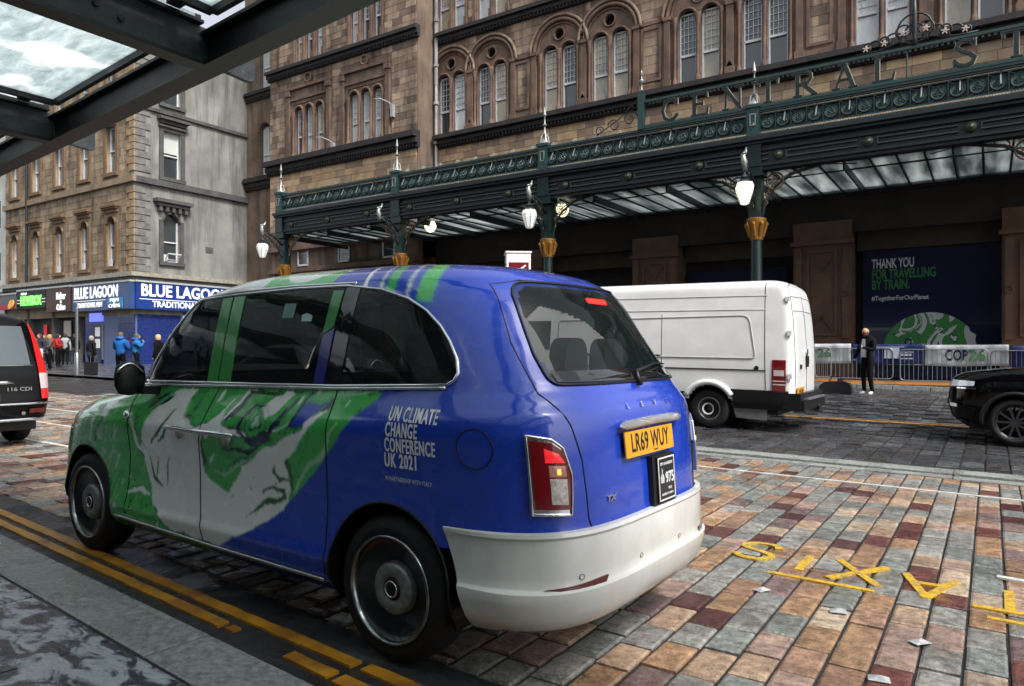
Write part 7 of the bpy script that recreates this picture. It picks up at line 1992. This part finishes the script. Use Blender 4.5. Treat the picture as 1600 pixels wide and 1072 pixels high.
person('person in red far back at the newsagent door', -45.5, 20.3, 1.72, R(-120), (.38,.02,.02), BKc, (.05,.03,.02), z=gz(-45, 20)+.06)
person('person in a fluorescent yellow jacket seen through the taxi windows', -20.6, 14.6, 1.80, R(-80), (.35,.75,.02), BKc, (.05,.03,.02), bulk=1.2, arms='face', z=gz(-20.6, 14.6))
person('person in a pale blue shirt seen through the taxi windows', -21.6, 14.2, 1.78, R(-20), (.25,.38,.48), BKc, (.05,.04,.03), z=gz(-21.6, 14.2))
person('person in a red jacket beside the street, left of the grey top', -38.9, 17.6, 1.70, R(40), (.34,.03,.03), BKc, (.03,.02,.02), arms='fold', z=gz(-39, 17.6)+.05)
person('person in black walking away between the woman and the grey top', -43.6, 20.6, 1.76, R(160), BKc, (.05,.055,.07), (.05,.04,.03), stride=.22, z=gz(-43, 20)+.05)
person('person in an olive coat by the brown and red shop sign', -44.4, 19.4, 1.68, R(-60), (.06,.06,.035), BKc, (.18,.12,.07), coat=True, z=gz(-44, 19.4)+.05)
person('person in dark clothes waiting at the blue shop doorway', -38.0, 20.2, 1.74, R(120), (.015,.018,.03), BKc, (.04,.03,.025), arms='fold', z=gz(-38, 20)+.05)
# luggage and bags
t = thing('suitcase', 'black wheeled suitcase standing on the wet pavement by the sign pole', 'suitcase', (-30.2, 14.9, gz(-30.2, 14.9)), .4); t.scale = (.85, .85, .8)
MB().prism(rounded(rect(-.26, .08, .26, .74), .07, 4), -.14, .14, lambda u, v, w: (u, w, v)).build('case', mat('black_nylon', (.015,.015,.018), .6, var=.4, scale=14, bump=.3), t, smooth=40)
MB().tube([(-.12, .10, .74), (-.12, .10, 1.02), (.12, .10, 1.02), (.12, .10, .74)], .012, 6).build('handle', M_['steel'], t)
for q in (-.2, .2): MB().lathe([(.04, -.02), (.04, .02)], n=10, M=Matrix.Rotation(R(90), 4, 'X'), c=(q, .1, .05)).build('wheel', M_['rubber'], t)
t = thing('holdall', 'black holdall lying on the dark setts left of the bearded man', 'bag', (-3.5, 21.1, gz(-3.5, 21.1)))
b = MB(); pr = rounded([(-.42, 0), (.42, 0), (.38, .26), (.2, .34), (-.25, .32), (-.4, .22)], .08, 4); b.prism(pr, -.17, .17, lambda u, v, w: (u, w, v)); b.build('bag_body', MATS['black_nylon'], t, smooth=50)
MB().tube([(-.18, 0, .3), (-.1, .02, .46), (.1, .02, .46), (.18, 0, .3)], .014, 6).build('carry_handle', M_['black'], t)
# sign pole at the kerb and the small lit sign above the taxi roof
t = thing('street_pole', 'grey steel pole at the pavement edge left of the taxi mirror', 'pole', (-30.6, 14.55, gz(-30.6, 14.5)))
MB().tube([(0, 0, 0), (0, 0, 2.72)], .055, 10).build('shaft', M_['steel'], t, smooth=40); MB().lathe([(.09, 0), (.09, .9), (.06, .95)], n=12).build('sleeve', M_['steel'], t, smooth=40); MB().lathe([(.06, 2.72), (.0, 2.78)], n=10).build('cap', M_['steel'], t)
t = thing('box_sign', 'white four-sided box sign with dark red panels showing above the taxi roof', 'sign', (-7.95, 12.2, gz(-8, 12.2)), R(38))
MB().tube([(0, 0, 0), (0, 0, 2.65)], .05, 8).build('post', M_['steel'], t); MB().box(-.24, -.24, 2.65, .24, .24, 3.31).build('box', M_['white'], t); MB().box(-.26, -.26, 3.31, .26, .26, 3.34).build('lid', M_['white'], t)
rp = mat('dark_red_panel', (.14,.010,.016), .3)
for k in range(4):
    a = k*90; MX = Matrix.Rotation(R(a), 4, 'Z'); b = MB(); b.box(-.20, -.244, 2.72, .20, -.241, 3.12, 0, MX); b.build('panel', rp, t); b = MB(); b.bar(MX @ Vector((-.16, -.248, 2.85)), MX @ Vector((.14, -.248, 3.06)), .03); b.build('panel_mark', M_['white'], t)
# ------------------------------------------------------------------ crowd barriers with banners
BY = 25.45
def barrier(x0, lab, L=2.3):
    z0 = gz(x0, BY)+.11; t = thing('crowd_barrier', lab, 'barrier', (x0, BY, z0), 0, 'crowd barriers in front of the station wall')
    b = MB(); pr = rounded(rect(0, .14, L, 1.10), .14, 5); b.tube([(u, 0, v) for u, v in pr], .020, 6, closed=True); b.build('frame', M_['steel'], t, smooth=True)
    bar_ = MB().tube([(0, 0, .15), (0, 0, 1.09)], .008, 5).mesh('upright_bar', M_['steel'])
    x = .12
    while x < L-.08: link('upright_bar', bar_, t, (x, 0, 0)); x += .125
    for q in (.45, L-.45): MB().box(q-.025, -.30, 0, q+.025, .30, .03).build('foot', M_['wframe'], t); MB().box(q-.02, -.02, .03, q+.02, .02, .15).build('foot_post', M_['steel'], t)
for i, x_ in enumerate((-9.0, -6.65, -4.9+.05, -2.45+.08, -.02, 2.33)):
    barrier(x_, ['barrier hidden behind the white van', 'barrier behind the rear of the white van', 'barrier directly left of the bearded man', 'barrier behind and right of the bearded man under the COP26 banner', 'barrier behind the nose of the black SUV', 'barrier at the far right behind the black SUV'][i], 2.28)
WB_ = mat('white_banner_cloth', (.55,.57,.58), .6, var=.2, scale=2.5, bump=.3, bscale=3); BB_ = mat('blue_banner_cloth', (.014,.024,.12), .5, var=.3, scale=2.5, bump=.3, bscale=3)
bnb = mat('navy_banner_print', (.012,.018,.08), .5); bng = mat('green_banner_print', (.10,.30,.10), .5)
def banner(x0, x1, m, lab, txt=None):
    z0 = gz(x0, BY)+.11; t = thing('banner', lab, 'banner', (x0, BY+.06, z0), 0, 'banners tied along the barriers')
    n = 24; vs = []; fs = []
    for j in range(7):
        for i in range(n+1): u = (x1-x0)*i/n; vs.append((u, .02*math.sin(u*7+j*.6)+.012*math.sin(u*17), .62+.63*j/6 - .02*math.sin(u*2.2)*(1-j/6)))
    for j in range(6):
        for i in range(n): k = j*(n+1)+i; fs.append((k, k+1, k+n+2, k+n+1))
    b = MB().add(vs, fs); o = b.build('cloth', m, t, smooth=True)
    sd = o.modifiers.new('thick', 'SOLIDIFY'); sd.thickness = .004
    for tx, u, z, h, mm, w_ in (txt or []):
        me = text_mesh(tx, h, .002, .012, 1, mm)
        if w_: ww = max(v.co.x for v in me.vertices)-min(v.co.x for v in me.vertices); me.transform(Matrix.Diagonal((w_/ww, 1, 1, 1)))
        link('lettering', xz_mesh(me, -.045), t, (u, 0, z))
    return t
banner(-5.2, -3.78, WB_, 'white banner reading COP26 left of the bearded man', [('COP', .12, .93, .36, bnb, .5), ('26', .62, .93, .36, bng, .42)])
bt = banner(-3.76, -1.72, BB_, 'dark blue banner with pale emblem blocks behind the bearded man')
for u, z_, w_, h_ in ((.95, .80, .42, .34), (1.42, .98, .35, .04), (1.42, .88, .28, .07), (1.42, .78, .35, .04), (.60, 1.15, .9, .02)): MB().box(u, -.05, z_, u+w_, -.046, z_+h_).build('emblem_block', mat('pale_banner_print', (.42,.48,.55), .5), bt)
banner(-1.70, .42, WB_, 'white banner reading COP26 between the bearded man and the black SUV', [('COP', .82, .92, .44, bnb, .58), ('26', 1.34, .92, .44, bng, .44)])
bt = banner(.44, 3.0, BB_, 'dark blue banner with a small green globe above the black SUV', [('COP26', 1.0, .95, .22, mat('pale_banner_print2', (.5,.55,.6), .5), .6)])
link('globe_emblem', xz_mesh(curve_mesh([circle(0, 0, .19, 20)], .002, swirl_mat('banner_globe', (.10,.33,.10), (.5,.53,.55), (.03,.05,.15), 6, .5)), -.05), bt, (.72, 0, .98))
# orange kerb edge under the barriers
for i, (a, b_) in enumerate(((-6.6, -4.15), (-3.95, -.66), (-.60, 2.6))):
    t = thing('orange_kerb_guard', ['orange kerb guard left of the bearded man behind the van', 'long orange kerb guard behind the bearded man', 'orange kerb guard by the nose of the black SUV'][i], 'kerb guard', (a, 25.12, gz(a, 25.1)+.11), 0, 'orange kerb guards under the barriers')
    b = MB(); b.prism([(0, 0), (.16, 0), (.13, .10), (.03, .10)], 0, b_-a, lambda u, v, w: (w, u, v)); b.build('guard_body', mat('orange_rubber', (.42,.16,.03), .5, var=.3, scale=4), t)
    MB().box(0, .02, .1, b_-a, .14, .104).build('pale_top', mat('pale_orange_top', (.5,.36,.22), .5), t)
